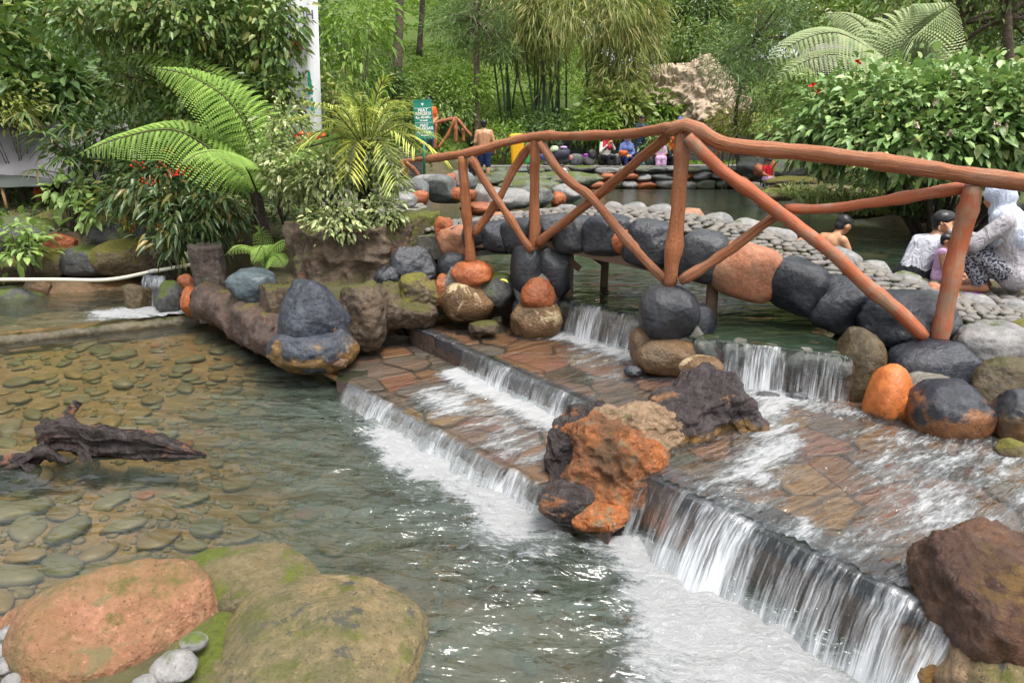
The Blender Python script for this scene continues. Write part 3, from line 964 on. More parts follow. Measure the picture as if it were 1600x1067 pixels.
# droplets thrown up where the falls land
rs = np.random.RandomState(55)
mb = MB(); Vd, Fd = ico(1)
for (a, b, z, n, sp, hh) in ((footC[0], footC[1], 0.0, 260, 0.16, 0.14), (footA[0] + (footA[1] - footA[0]) * 0.2, footA[1], 0.0, 260, 0.10, 0.08), (footB[0], footB[1], Z_A, 160, 0.08, 0.06), (UL[0] + DN * 0.1, UL[1] + DN * 0.1, Z_B, 120, 0.08, 0.06), (UR[0] + (-0.05, -0.17), UR[1] + (-0.1, -0.2), Z_B, 120, 0.08, 0.06)):
    for _ in range(n):
        q = a + (b - a) * rs.rand() + rs.normal(size=2) * sp
        mb.add(Vd * rs.uniform(0.0008, 0.0026) * np.array((1, 1, 1.4)) + (q[0], q[1], z + 0.01 + hh * rs.rand() ** 2), Fd)
k = N('spray_drop'); m_drop = k.done(k.bsdf((0.8, 0.83, 0.86), 0.15, None, 0.6))
obj('spray', mb.build('spray'), m_drop, label='white water drops thrown up along the falls', cat='spray', kind='stuff')
# ================================================================== ROCK MATERIALS
DARK, DARK2 = (0.015, 0.0175, 0.025), (0.006, 0.007, 0.010)
ORG, ORG2 = (0.335, 0.092, 0.025), (0.20, 0.05, 0.014)
BRN, BRN2 = (0.145, 0.075, 0.026), (0.06, 0.035, 0.015)
TAN = (0.36, 0.27, 0.15)
mr_dark = m_rock('rock_dark_paint', DARK, DARK2, rough=0.29, spec=0.5, scale=2.6, bump=0.45, bscale=16, dirt=(0.06, 0.062, 0.062), dirtamt=0.5, speck=0.4, streak=0.22)
mr_dark_low = m_rock('rock_dark_worn', DARK, DARK2, low=BRN, level=0.46, lowband=0.1, rough=0.34, scale=2.6, bump=0.45, bscale=16, dirt=(0.085, 0.085, 0.082), dirtamt=0.4)
mr_dark_p4 = m_rock('rock_dark_worn_large', DARK, DARK2, low=(0.20, 0.085, 0.035), level=0.42, lowband=0.16, rough=0.34, scale=2.6, bump=0.45, bscale=16)
mr_orange = m_rock('rock_orange_paint', ORG, ORG2, rough=0.42, scale=3.5, bump=0.5, bscale=18, dirt=(0.14, 0.055, 0.03), dirtamt=0.65)
mr_orange_low = m_rock('rock_orange_worn', (0.42, 0.12, 0.02), ORG, low=(0.13, 0.07, 0.035), level=0.30, lowband=0.10, rough=0.4, scale=2.5, bump=0.35)
mr_brown = m_rock('rock_brown_wet', BRN, BRN2, rough=0.33, scale=3, bump=0.6, bscale=26, dirt=(0.09, 0.075, 0.05), dirtamt=0.5)
mr_brown_tan = m_rock('rock_brown_with_tan', BRN, BRN2, spots=(0.40, 0.31, 0.18), spotamt=0.22, rough=0.38, scale=1.2, bump=0.6, bscale=26)
mr_mossy = m_rock('rock_mossy', (0.14, 0.10, 0.05), (0.05, 0.04, 0.025), moss=0.72, mosscol=(0.17, 0.155, 0.02), rough=0.6, scale=3, bump=0.8)
mr_mossy_dark = m_rock('rock_mossy_dark', (0.06, 0.06, 0.055), (0.03, 0.03, 0.03), moss=0.5, rough=0.6, scale=3, bump=0.6)
mr_grey = m_rock('rock_grey', (0.21, 0.20, 0.19), (0.11, 0.11, 0.11), moss=0.2, rough=0.6, scale=3, bump=0.4)
mr_pink = m_rock('rock_pink', (0.37, 0.15, 0.075), (0.24, 0.085, 0.04), rough=0.55, scale=3, bump=0.5, dirt=(0.2, 0.16, 0.1), dirtamt=0.6)
mr_bark = m_rock('bark_concrete', (0.105, 0.07, 0.042), (0.04, 0.03, 0.02), moss=0.52, mosscol=(0.10, 0.095, 0.018), spots=(0.18, 0.085, 0.05), spotamt=0.04, rough=0.6, scale=3.2, bump=1.0, bscale=11)
mr_cone = m_rock('rock_cone_worn_paint', (0.05, 0.058, 0.075), DARK2, low=(0.27, 0.16, 0.055), level=0.30, lowband=0.17, rough=0.36, scale=2.4, bump=0.7, bscale=14)

def prock(name, px, py, w, h, Y, mat, parent=None, seed=0, dep=1.0, **kw):
    c = W(px, py, Y)
    f = proj(c)[2] / FPX
    sx, sz = w * f / 2, h * f / 2
    return rock(name, c, (sx, dep * (sx + sz) / 2, sz), mat, parent, seed, **kw)

# ================================================================== FOOTBRIDGE
NS = spline(NEAR, 160)
def near_at(px_):
    pr = np.array([proj(q)[0] for q in NS])
    i = int(np.argmin(np.abs(pr - px_)))
    return NS[i], i
def deck_pt(i, w, dz=0.0):
    q = NS[i]
    camber = 0.05 * math.sin(math.pi * min(max(w / DECKW, 0), 1))
    return np.array((q[0] + ACROSS[0] * w, q[1] + ACROSS[1] * w, q[2] - 0.03 + camber + dz))

bridge = empty('footbridge', (0.9, 5.6, 0.56), label='arched footbridge paved with grey pebbles and edged with dark and orange stones', cat='footbridge')
m_mortar = m_rock('mortar', (0.16, 0.145, 0.12), (0.09, 0.085, 0.07), moss=0.35, rough=0.8, scale=4, bump=0.6)
V = []; F = []
idx = list(range(8, 160, 2))
for j, i in enumerate(idx):
    q = NS[i]
    th = 0.24
    for (w, dz) in ((0.02, -0.02), (0.4, 0.0), (0.85, 0.0), (DECKW, -0.02), (DECKW, -th), (0.02, -th)):
        V.append(deck_pt(i, w, dz - 0.02))
for j in range(len(idx) - 1):
    for k_ in range(6):
        a, b = j * 6 + k_, j * 6 + (k_ + 1) % 6
        F.append((a, b, b + 6, a + 6))
F.append(tuple(range(5, -1, -1))); F.append(tuple((len(idx) - 1) * 6 + k_ for k_ in range(6)))
wparent(obj('deck', mesh('deck', V, F, False), m_mortar), bridge)

# kerb stones along the near side: (left px, right px, lift, height, material)
mr_mossy_brown = m_rock('rock_mossy_brown', (0.085, 0.055, 0.02), (0.04, 0.03, 0.014), moss=0.3, mosscol=(0.07, 0.06, 0.01), rough=0.4, scale=3, bump=0.6)
near_kerb = [(690, 728, 0.0, 0.26, mr_pink), (728, 765, 0.02, 0.22, mr_dark), (762, 795, 0.0, 0.26, mr_dark), (792, 842, 0.0, 0.27, mr_dark), (840, 880, 0.03, 0.2, mr_dark),
             (876, 922, 0.0, 0.26, mr_dark), (918, 978, 0.02, 0.3, mr_dark), (976, 1052, 0.02, 0.31, mr_dark), (1050, 1062, 0.0, 0.24, mr_dark), (1060, 1134, 0.02, 0.32, mr_dark),
             (1126, 1214, 0.01, 0.34, mr_pink), (1204, 1286, 0.0, 0.31, mr_dark), (1276, 1350, -0.02, 0.32, mr_dark)]
for j, (a, b, lift, hh, mt) in enumerate(near_kerb):
    p0, i0 = near_at(a); p1, i1 = near_at(b)
    c = (p0 + p1) / 2
    L = np.linalg.norm(p1 - p0)
    t = (p1 - p0) / L
    o = rock('kerb_stone', (c[0] + 0.05 * ACROSS[0], c[1] + 0.05 * ACROSS[1], c[2] - hh * 0.42 + lift - 0.035), (L * 0.58, 0.18, hh * 0.58), mt, bridge, seed=100 + j, sub=4, rough=0.05, cuts=4, cut=(0.85, 0.98), power=0.6, rz=math.atan2(t[1], t[0]), tilt=(0, -math.asin(max(-1, min(1, t[2])))), fine=0.008)
# orange stone wedged below the kerb, near the middle
for (px_, py_, w, h, mt, s) in ((973, 378, 46, 40, mr_orange, 3), (716, 372, 40, 36, mr_dark, 4), (693, 362, 30, 46, mr_orange, 9)):
    q, i = near_at(px_)
    prock('kerb_stone', px_, py_, w, h, q[1] + 0.0, mt, bridge, seed=150 + s, sub=4, rough=0.06, cuts=4, power=0.8, dep=0.8)
# far kerb
for j, i in enumerate(range(16, 150, 7)):
    q = deck_pt(i, DECKW - 0.04); q2 = deck_pt(min(i + 7, 159), DECKW - 0.04)
    t = (q2 - q); L = np.linalg.norm(t); t /= L
    c = (q + q2) / 2
    rock('kerb_stone', (c[0], c[1], c[2] - 0.06), (L * 0.55, 0.13, 0.13), mr_grey if j % 4 else mr_pink, bridge, seed=170 + j, sub=3, rough=0.06, cuts=4, power=0.75, rz=math.atan2(t[1], t[0]), tilt=(0, -math.asin(t[2])))

# timber under the deck
m_timber = m_plain('old_timber', (0.16, 0.10, 0.065), 0.75, 0.4, 14)
def board(parent, name, a, b, wdt, hgt, mat):
    a, b = Vector(a), Vector(b)
    d = b - a
    M = d.to_track_quat('X', 'Z').to_matrix().to_4x4()
    mb = MB(); mb.box((a + b) / 2, (d.length, wdt, hgt), M=M)
    return wparent(obj(name, mb.build(name, False), mat), parent)
pts = [W(742, 379, 6.02), W(880, 386, 5.62), W(1000, 412, 5.2), W(1120, 440, 4.9), W(1240, 472, 4.72), W(1345, 508, 4.52)]
for a, b in zip(pts[:-1], pts[1:]):
    board(bridge, 'edge_board', a, b, 0.05, 0.075, m_timber)
for a, b in zip(pts[:-1], pts[1:]):
    for k_ in range(3):
        q = a + (b - a) * ((k_ + 0.5) / 3) + Vector((0, 0, 0.035))
        board(bridge, 'deck_plank', q, q + Vector((ACROSS[0], ACROSS[1], 0)) * (DECKW - 0.05), 0.11, 0.025, m_timber)
for (px_, y0, y1, Y, r) in ((889, 392, 446, 5.75, 0.04), (946, 398, 425, 6.2, 0.035), (1115, 436, 492, 5.0, 0.045), (1372, 500, 545, 4.75, 0.05)):
    a, b = W(px_, y0, Y), W(px_, y0, Y); b.z = 0.3
    V, F = tube([a, (a + b) / 2, b], [r, r * 1.05, r * 1.1], 8, 4, 0.008)
    wparent(obj('support_post', mesh('support_post', V, F), m_timber), bridge)
for (a, b) in ((W(905, 420, 5.75), W(880, 398, 5.7)), (W(945, 412, 6.2), W(925, 398, 6.1))):
    board(bridge, 'strut', a, b, 0.04, 0.05, m_timber)

# pebbles of the deck and of the plaza it runs into
PLAZA = np.array([(2.55, 4.6), (3.1, 4.36), (4.2, 3.9), (6.5, 3.6), (7.5, 5.2), (4.9, 6.25), (3.85, 6.35), (3.2, 5.95)])
rs = np.random.RandomState(15)
peb = []
def add_peb(x, y, z, r):
    peb.append((x, y, z, r, rs.uniform(0, 6.28), rs.randint(6)))
gridp = {}
def free(x, y, r):
    ci, cj = int(x / 0.12), int(y / 0.12)
    for a in range(ci - 1, ci + 2):
        for b in range(cj - 1, cj + 2):
            for (u, v, rr) in gridp.get((a, b), ()):
                if (u - x) ** 2 + (v - y) ** 2 < (0.80 * (r + rr)) ** 2: return False
    gridp.setdefault((ci, cj), []).append((x, y, r)); return True
for _ in range(16000):
    i = rs.randint(10, 158); w = rs.uniform(0.10, DECKW - 0.1)
    if i > 128 and w < 0.2: continue
    r = rs.uniform(0.032, 0.052)
    q = deck_pt(i, w)
    if free(q[0], q[1], r): add_peb(q[0], q[1], q[2] + 0.0, r)
nd = len(peb)
pz = []
def plaza_z(x, y):
    return 0.60 + 0.02 * math.sin(x * 2) + 0.05 * max(0, min(1, (4.2 - y)))
for _ in range(12000):
    x, y = rs.uniform(2.5, 6.5), rs.uniform(3.6, 6.4)
    if sd_poly(np.array([(x, y)]), PLAZA)[0] > -0.03: continue
    r = rs.uniform(0.036, 0.058)
    zz = plaza_z(x, y)
    if free(x, y, r): add_peb(x, y, zz, r)
k = N('pebble')
p = k.pos(); rr_ = k.n('ObjectInfo').outputs['Random']
va = k.n('Attribute', attribute_name='v').outputs['Fac']
c = k.ramp(k.math('FRACT', k.math('ADD', rr_, va)), [(0.0, (0.13, 0.12, 0.11)), (0.25, (0.17, 0.155, 0.135)), (0.5, (0.10, 0.097, 0.095)), (0.75, (0.19, 0.165, 0.135)), (1.0, (0.14, 0.125, 0.11))])
n1 = k.noise(p, 22, 5, 0.65)
c = k.mix(k.ramp(n1, [(0.4, 0.0), (0.75, 0.5)]), c, (0.11, 0.10, 0.085))
m_peb = k.done(k.bsdf(c, 0.6, k.bump(n1, 0.25, 0.01), 0.35))
peb_src = [rock_mesh((1.18, 0.82, 0.5), 300 + s, sub=2, rough=0.09, cuts=3, fine=0) for s in range(6)]
peb_me = [mesh('pebble', V, F) for V, F in peb_src]
def peb_size(q):
    x, y, f = proj(q[:3])
    if not (-20 < x < 1620 and -20 < y < 1090): return 0
    return q[3] / f
plaza = empty('pebble_plaza', (4.2, 5.2, 0.5), label='grey pebble paving at the bridge foot where the woman squats', cat='paving')
pv = [(x, y) for x, y in PLAZA]
slab_me = MB(); n = len(pv)
o = slab('mortar_bed', ccw([np.array(q) for q in pv]), 0.1, 0.575, m_mortar); del o['kind']; wparent(o, plaza)
def place_pebbles(lst, parent):
    order = sorted(lst, key=peb_size, reverse=True)
    for (x, y, z, r, a, s) in order[:300]:
        o = obj('pebble', peb_me[s], m_peb); o.location = (x, y, z); o.rotation_euler = (0, 0, a); o.scale = (r, r, r)
        wparent(o, parent)
    rest = order[300:]
    if rest:
        Vs = []; Fs = []; vv = []; n = 0
        for (x, y, z, r, a, s) in rest:
            V, F = peb_src[s]
            ca, sa = math.cos(a), math.sin(a)
            R = np.array([[ca, -sa, 0], [sa, ca, 0], [0, 0, 1]])
            Vs.append((V * r) @ R.T + (x, y, z)); Fs.append(F + n); n += len(V); vv.append(np.full(len(V), rs.rand()))
        me = mesh('pebbles', np.concatenate(Vs), np.concatenate(Fs)); attr(me, 'v', np.concatenate(vv))
        wparent(obj('small_pebbles', me, m_peb, kind='stuff'), parent)
place_pebbles(peb[:nd], bridge)
place_pebbles(peb[nd:], plaza)

# ================================================================== RAILING OF LOGS
k = N('painted_log')
p = k.pos(); ob = k.n('TexCoord').outputs['UV']
g1 = k.noise(k.map(ob, scale=(3.0, 26, 1)), 1.0, 5, 0.6, 0.3)
g2 = k.noise(p, 5, 6, 0.7); g3 = k.noise(p, 40, 4, 0.6)
c = k.mix(k.ramp(g1, [(0.3, 0.0), (0.7, 1.0)]), (0.235, 0.07, 0.024), (0.375, 0.145, 0.056))
c = k.mix(k.ramp(g2, [(0.5, 0.0), (0.70, 0.6)]), c, (0.27, 0.14, 0.08))
c = k.mix(k.ramp(g1, [(0.60, 0.0), (0.70, 0.85)]), c, (0.10, 0.04, 0.022))
c = k.mix(k.ramp(g3, [(0.62, 0.0), (0.72, 0.5)]), c, (0.14, 0.06, 0.03))
m_log = k.done(k.bsdf(c, 0.5, k.bump(k.math('ADD', g1, k.math('MULTIPLY', g3, 0.5)), 0.9, 0.02), 0.4))
k = N('weathered_log')
p = k.pos(); ob = k.n('TexCoord').outputs['UV']
g1 = k.noise(k.map(ob, scale=(3.0, 22, 1)), 1.0, 6, 0.65, 0.4)
g2 = k.noise(p, 3.5, 6, 0.7)
c = k.mix(k.ramp(g2, [(0.5, 0.0), (0.64, 0.85)]), (0.33, 0.09, 0.035), (0.27, 0.19, 0.125))
c = k.mix(k.ramp(g1, [(0.55, 0.0), (0.7, 0.8)]), c, (0.14, 0.085, 0.055))
m_logw = k.done(k.bsdf(c, 0.6, k.bump(g1, 0.5, 0.015), 0.35))

railing = empty('log_railing', (1.09, 4.58, 0.9), label='rustic orange log railing with crossed braces in front of the footbridge', cat='railing')
def log(name, pts, r, parent, seed=0, mat=None, n=None, knots=3, seg=14):
    P0 = [W(*q) for q in pts]
    L = sum((P0[i + 1] - P0[i]).length for i in range(len(P0) - 1))
    n = n or max(10, int(L / 0.045))
    P = spline(P0, n) if len(P0) > 2 else np.linspace(P0[0], P0[1], n)
    r0, r1 = r if hasattr(r, '__len__') else (r, r)
    r0, r1 = r0 * 0.92, r1 * 0.92
    rs = np.random.RandomState(seed + 500)
    tt = np.linspace(0, 1, n)
    R = r0 + (r1 - r0) * tt
    R = R * (1 + 0.07 * vnoise(np.stack([tt * L * 5, 0 * tt, 0 * tt], 1), seed))
    for _ in range(knots):
        kx = rs.rand(); R = R * (1 + 0.2 * np.exp(-((tt - kx) * L / 0.035) ** 2))
    P = np.array(P) + 0.012 * np.stack([vnoise(np.stack([tt * L * 3, 0 * tt + 3 * k_, 0 * tt], 1), seed + k_) for k_ in range(3)], 1)
    R[0] *= 0.86; R[-1] *= 0.86
    V, F = tube(P, list(R), seg, seed, 0.009)
    me = mesh(name, V, F)
    uvset(me, np.stack([np.repeat(tt * L, seg), np.tile(np.arange(seg) / seg, n)], 1))
    return wparent(obj(name, me, mat or m_log), parent)
log('handrail', [(668, 249, 6.0), (730, 239, 5.74), (785, 223, 5.63), (835, 213, 5.56), (900, 214, 5.3), (1000, 207, 4.8), (1052, 198, 4.56)], (0.038, 0.036), railing, 1)
log('handrail', [(1040, 206, 4.6), (1072, 196, 4.54), (1096, 206, 4.5), (1130, 224, 4.46), (1200, 234, 4.4), (1300, 244, 4.32), (1400, 257, 4.24), (1520, 275, 4.13), (1600, 287, 4.05), (1760, 310, 3.9)], (0.05, 0.056), railing, 2)
log('post', [(735, 414, 5.75), (729, 330, 5.75), (721, 243, 5.74)], (0.046, 0.042), railing, 3)
log('post', [(833, 392, 5.6), (836, 300, 5.6), (835, 218, 5.58)], (0.046, 0.04), railing, 4)
log('post', [(1048, 448, 4.58), (1058, 320, 4.58), (1067, 203, 4.57)], (0.056, 0.05), railing, 5)
log('post', [(1465, 536, 4.16), (1487, 430, 4.16), (1521, 290, 4.15)], (0.055, 0.06), railing, 6, mat=m_logw)
log('brace', [(737, 247, 5.70), (775, 310, 5.63), (832, 391, 5.53)], (0.036, 0.034), railing, 7)
log('brace', [(742, 366, 5.73), (785, 300, 5.7), (829, 226, 5.66)], (0.036, 0.034), railing, 8)
log('brace', [(843, 224, 5.52), (885, 280, 5.35), (922, 310, 5.18), (975, 370, 4.95), (1040, 443, 4.66)], (0.036, 0.036), railing, 9)
log('brace', [(839, 382, 5.56), (940, 300, 5.16), (1046, 208, 4.66)], (0.034, 0.04), railing, 10)
log('brace', [(1076, 213, 4.5), (1125, 264, 4.44), (1215, 330, 4.34), (1300, 395, 4.24), (1446, 527, 4.08)], (0.044, 0.047), railing, 11, mat=m_logw)
log('brace', [(1062, 441, 4.52), (1130, 397, 4.48), (1216, 337, 4.41)], (0.036, 0.034), railing, 12)
log('mid_rail', [(1226, 324, 4.42), (1300, 326, 4.4), (1400, 309, 4.3), (1512, 294, 4.22)], (0.03, 0.045), railing, 13, mat=m_logw)

# ================================================================== STONE PIERS under the posts
def pier(loc, label, stones, seed):
    e = empty('stone_pier', loc, label=label, cat='stone pier', group='stone piers carrying the railing')
    for j, s in enumerate(stones):
        px_, py_, w, h, Y, mt = s[:6]
        kw = dict(sub=4, rough=0.05, cuts=5, cut=(0.8, 0.97), power=0.85, fine=0.01, dep=0.95)
        if len(s) > 6: kw.update(s[6])
        prock('stone', px_, py_, w, h, Y, mt, e, seed=seed + j, **kw)
    xs_ = [s[0] for s in stones]; ys_ = [s[1] for s in stones]
    prock('mortar_core', sum(xs_) / len(xs_), sum(ys_) / len(ys_), (max(xs_) - min(xs_)) * 0.8 + 34, (max(ys_) - min(ys_)) * 0.9 + 30, sum(s[4] for s in stones) / len(stones) + 0.03, m_mortar, e, seed=seed + 50, sub=4, rough=0.08, dep=0.8)
    return e
pier(W(735, 497, 5.7), 'stone pier of orange, black and mottled tan boulders at the left end of railing',
     [(738, 430, 66, 46, 5.75, mr_orange), (706, 416, 46, 44, 5.95, mr_dark), (693, 455, 26, 54, 5.85, mr_orange), (732, 470, 84, 66, 5.72, mr_brown_tan), (735, 478, 80, 60, 5.95, mr_brown)], 200)
pier(W(838, 528, 5.55), 'stone pier with two black slabs over an orange wedge and brown base',
     [(822, 420, 46, 84, 5.66, mr_dark, dict(rz=0.4)), (864, 424, 62, 86, 5.7, mr_dark), (840, 458, 66, 52, 5.50, mr_orange, dict(taper=0.4)), (838, 500, 84, 66, 5.5, mr_brown_tan), (815, 490, 30, 60, 5.65, mr_dark), (850, 460, 70, 120, 5.8, mr_dark)], 220)
pier(W(1045, 583, 4.5), 'stone pier with a round black boulder on brown wet stones in mid cascade',
     [(1045, 490, 92, 88, 4.56, mr_dark_low), (1090, 506, 50, 66, 4.66, mr_dark_low), (1004, 541, 42, 62, 4.58, mr_brown), (1040, 556, 100, 60, 4.48, mr_brown), (1070, 545, 70, 70, 4.7, mr_brown)], 240)
pier(W(1470, 690, 4.0), 'big pier of black boulders and a bright orange stone below rightmost post',
     [(1464, 576, 152, 94, 4.02, mr_dark), (1390, 625, 78, 112, 3.74, mr_orange_low, dict(taper=0.3)), (1484, 645, 128, 106, 3.55, mr_dark_p4), (1450, 640, 120, 120, 4.0, mr_brown)], 260)

# boulders of the right abutment
for j, (px_, py_, w, h, Y, mt, lab) in enumerate([
    (1336, 575, 76, 130, 4.1, mr_mossy_brown, 'mossy brown boulder at the waterline left of the right pier'),
    (1418, 502, 152, 102, 4.42, mr_dark, 'broad slanted dark boulder behind the right post foot'),
    (1558, 540, 130, 76, 4.12, mr_grey, 'flat grey boulder right of the right post at kerb height'),
    (1575, 620, 110, 120, 3.75, mr_mossy_brown, 'mossy earth-brown boulder filling the bank right of the big pier'),
    (1604, 655, 110, 96, 3.42, mr_dark_low, 'dark rounded boulder cut off by right edge of the picture'),
    (1620, 560, 120, 120, 4.3, mr_mossy, 'mossy boulder at the right edge behind the flat grey one'),
    (1580, 702, 46, 34, 3.2, mr_mossy, 'small mossy stone at water level beside right edge')]):
    prock('boulder', px_, py_, w, h, Y, mt, seed=280 + j, sub=5 if w > 90 else 4, rough=0.06, cuts=6, cut=(0.78, 0.97), power=0.82, fine=0.012, label=lab, cat='boulder', group='boulders of the right bank', dep=0.9)
# ================================================================== ROCKS IN AND AROUND THE WATER
# pair of boulders in mid cascade
mr_lumpy = m_rock('rock_rusty_lumpy', (0.40, 0.125, 0.028), (0.20, 0.06, 0.018), dirt=(0.085, 0.055, 0.028), dirtamt=0.85, speck=1.0, spots=(0.25, 0.16, 0.085), spotamt=0.26, rough=0.55, scale=3.5, bump=1.0, bscale=24, low=(0.05, 0.05, 0.02), level=0.06, lowband=0.05)
mr_lumpy_tan = m_rock('rock_porous_tan', (0.30, 0.20, 0.12), (0.18, 0.115, 0.06), spots=(0.035, 0.03, 0.025), spotamt=0.0, rough=0.6, scale=5, bump=1.0, bscale=30, moss=0.15)
mr_wetblack = m_rock('rock_wet_black', (0.042, 0.031, 0.03), (0.016, 0.012, 0.012), spots=(0.20, 0.10, 0.045), spotamt=0.08, rough=0.25, scale=2.5, bump=1.0, bscale=13, low=(0.20, 0.11, 0.035), level=0.33, lowband=0.08)
mr_flank = m_rock('rock_wet_flank', (0.045, 0.033, 0.03), (0.016, 0.013, 0.013), spots=(0.22, 0.085, 0.03), spotamt=0.1, rough=0.25, scale=2.5, bump=1.0, bscale=13)
mass = []
def swell(p0, p1, r0, r1, t):
    mass.append((tuple(p0), tuple(p1), r0, r1, t))
swell(W(930, 690, 3.2), W(985, 735, 3.1), 0.165, 0.185, 0)
swell(W(925, 745, 3.12), W(950, 775, 3.05), 0.15, 0.14, 0)
swell(W(960, 672, 3.3), W(1035, 672, 3.38), 0.15, 0.13, 1)
swell(W(1010, 705, 3.2), W(1030, 700, 3.25), 0.10, 0.08, 1)
swell(W(885, 715, 3.32), W(925, 660, 3.42), 0.14, 0.145, 2)
swell(W(880, 755, 3.2), W(890, 770, 3.15), 0.09, 0.08, 2)
swell(W(1050, 655, 3.5), W(1105, 635, 3.6), 0.19, 0.225, 3)
swell(W(1095, 622, 3.64), W(1120, 620, 3.66), 0.18, 0.175, 3)
swell(W(1138, 655, 3.6), W(1148, 668, 3.58), 0.19, 0.17, 3)
swell(W(1060, 680, 3.45), W(1120, 690, 3.5), 0.12, 0.12, 3)
o = blob('boulder', mass, 0.0085, [mr_lumpy, mr_lumpy_tan, mr_flank, mr_wetblack], None, 3, 0.0, rough=((4.5, 0.07), (6.0, 0.045), (15, 0.025), (24, 0.016)), matnoise=0.09)
setp(o, 'long craggy boulder in mid cascade, rusty orange at left and wet black at right', 'boulder', 'boulders in mid cascade')
prock('boulder', 1096, 574, 66, 40, 3.95, mr_brown_tan, seed=305, sub=4, rough=0.06, cuts=5, label='small brown stone awash behind the long craggy boulder', cat='boulder', group='boulders in mid cascade')
prock('boulder', 884, 782, 92, 66, 2.98, mr_flank, seed=308, sub=5, rough=0.1, cuts=5, label='low dark stone at the water below the long craggy boulder', cat='boulder', group='boulders in mid cascade')
prock('boulder', 935, 806, 96, 46, 2.92, mr_lumpy, seed=309, sub=5, rough=0.1, cuts=5, label='low reddish stone at the foot of the long craggy boulder', cat='boulder', group='boulders in mid cascade')
for j, (px_, py_, w, h, Y, lab) in enumerate([(1200, 622, 44, 22, 4.02, 'dark stone in the foam below the right weir, nearer the pier'), (1245, 620, 36, 16, 4.0, 'small dark stone in the foam below the right weir, nearer the bank'), (990, 580, 30, 18, 4.4, 'low brown stone at the foot of the middle pier')]):
    prock('boulder', px_, py_, w, h, Y, mr_dark, seed=310 + j, sub=4, label=lab, cat='boulder', group='small stones in the cascade')

# left shore: conical rock, log edging, planter
mr_fore = m_rock('rock_foreground_tan', (0.235, 0.165, 0.075), (0.115, 0.105, 0.055), spots=(0.06, 0.062, 0.062), spotamt=0.16, rough=0.75, scale=3.4, bump=1.0, bscale=20, moss=0.24, mosscol=(0.13, 0.15, 0.015), dirt=(0.11, 0.10, 0.045), dirtamt=0.6, speck=0.9)
mr_fore_pink = m_rock('rock_foreground_pink', (0.33, 0.155, 0.085), (0.24, 0.11, 0.055), rough=0.75, scale=3.0, bump=1.0, bscale=20, moss=0.2, mosscol=(0.13, 0.14, 0.02), dirt=(0.16, 0.125, 0.045), dirtamt=0.8, spots=(0.2, 0.16, 0.08), spotamt=0.12, speck=0.8)
mr_fore_dark = m_rock('rock_foreground_olive', (0.15, 0.115, 0.05), (0.06, 0.055, 0.04), rough=0.75, scale=4, bump=0.9, bscale=24, moss=0.38, mosscol=(0.13, 0.16, 0.015))
mr_bigright = m_rock('rock_big_right', (0.13, 0.06, 0.025), (0.045, 0.022, 0.016), rough=0.35, scale=4, bump=1.0, bscale=11, moss=0.3, mosscol=(0.22, 0.13, 0.03), dirt=(0.05, 0.025, 0.02), dirtamt=0.7, speck=0.8)

o = prock('boulder', 492, 502, 128, 160, 5.25, mr_cone, seed=322, sub=5, rough=0.065, freq=1.6, cuts=5, cut=(0.7, 0.9), taper=0.3, fine=0.012, dep=0.9,
          label='conical slate-blue rock with worn yellow-brown lower half at left shore', cat='boulder', group='rocks along the left shore')
o = prock('boulder', 488, 545, 140, 84, 5.15, mr_cone, seed=321, sub=5, rough=0.08, cuts=4, label='rounded worn rock at the foot of the conical slate-blue rock', cat='boulder', group='rocks along the left shore')
shore = [(570, 492, 76, 104, 5.5, mr_bark, dict(strata=0.02, rough=0.12), 'ridged brown rock right of the conical slate-blue rock'),
         (612, 478, 60, 76, 5.75, mr_bark, dict(rough=0.12), 'rough dark brown rock below the grey flat-topped boulder'),
         (645, 412, 84, 60, 5.95, mr_dark, dict(taper=0.35, power=0.7), 'flat-topped slate grey boulder left of the railing end'),
         (608, 436, 44, 40, 5.85, mr_dark, {}, 'small grey stone tucked beside the flat-topped boulder'),
         (655, 455, 76, 60, 5.85, mr_mossy, dict(rough=0.12), 'mossy rock streaked yellow green under the flat-topped boulder'),
         (645, 490, 80, 46, 5.75, mr_bark, dict(rough=0.12), 'dark low rock at the left end of the upper step'),
         (497, 570, 46, 26, 5.0, mr_dark, dict(power=0.7), 'dark angular stone in the water at the conical rock foot'),
         (530, 566, 30, 20, 4.98, mr_orange_low, {}, 'small tan stone at the corner of the lower step'),
         (396, 450, 78, 60, 6.3, m_rock('rock_teal_slate', (0.05, 0.068, 0.075), (0.03, 0.04, 0.045), rough=0.4, bump=0.25, scale=2), {}, 'smooth teal grey boulder behind the log edging'),
         (302, 470, 36, 48, 7.0, mr_orange, {}, 'orange rounded stone at the inner corner of the pool'),
         (318, 482, 30, 46, 6.85, mr_grey, {}, 'pale grey stone next to the orange one at log end'),
         (290, 442, 30, 30, 7.4, mr_orange, dict(taper=0.3), 'orange stone beside the old stump'),
         (268, 466, 46, 56, 7.22, mr_mossy_dark, {}, 'dark stone right of the inlet fall'),
         (214, 466, 44, 50, 7.36, mr_mossy_brown, {}, 'brown wet rock left of the inlet fall')]
for j, (px_, py_, w, h, Y, mt, kw, lab) in enumerate(shore):
    kk = dict(sub=5, rough=0.07, cuts=5, power=0.85, fine=0.015, dep=0.95); kk.update(kw)
    prock('boulder', px_, py_, w, h, Y, mt, seed=330 + j, label=lab, cat='boulder', group='rocks along the left shore', **kk)

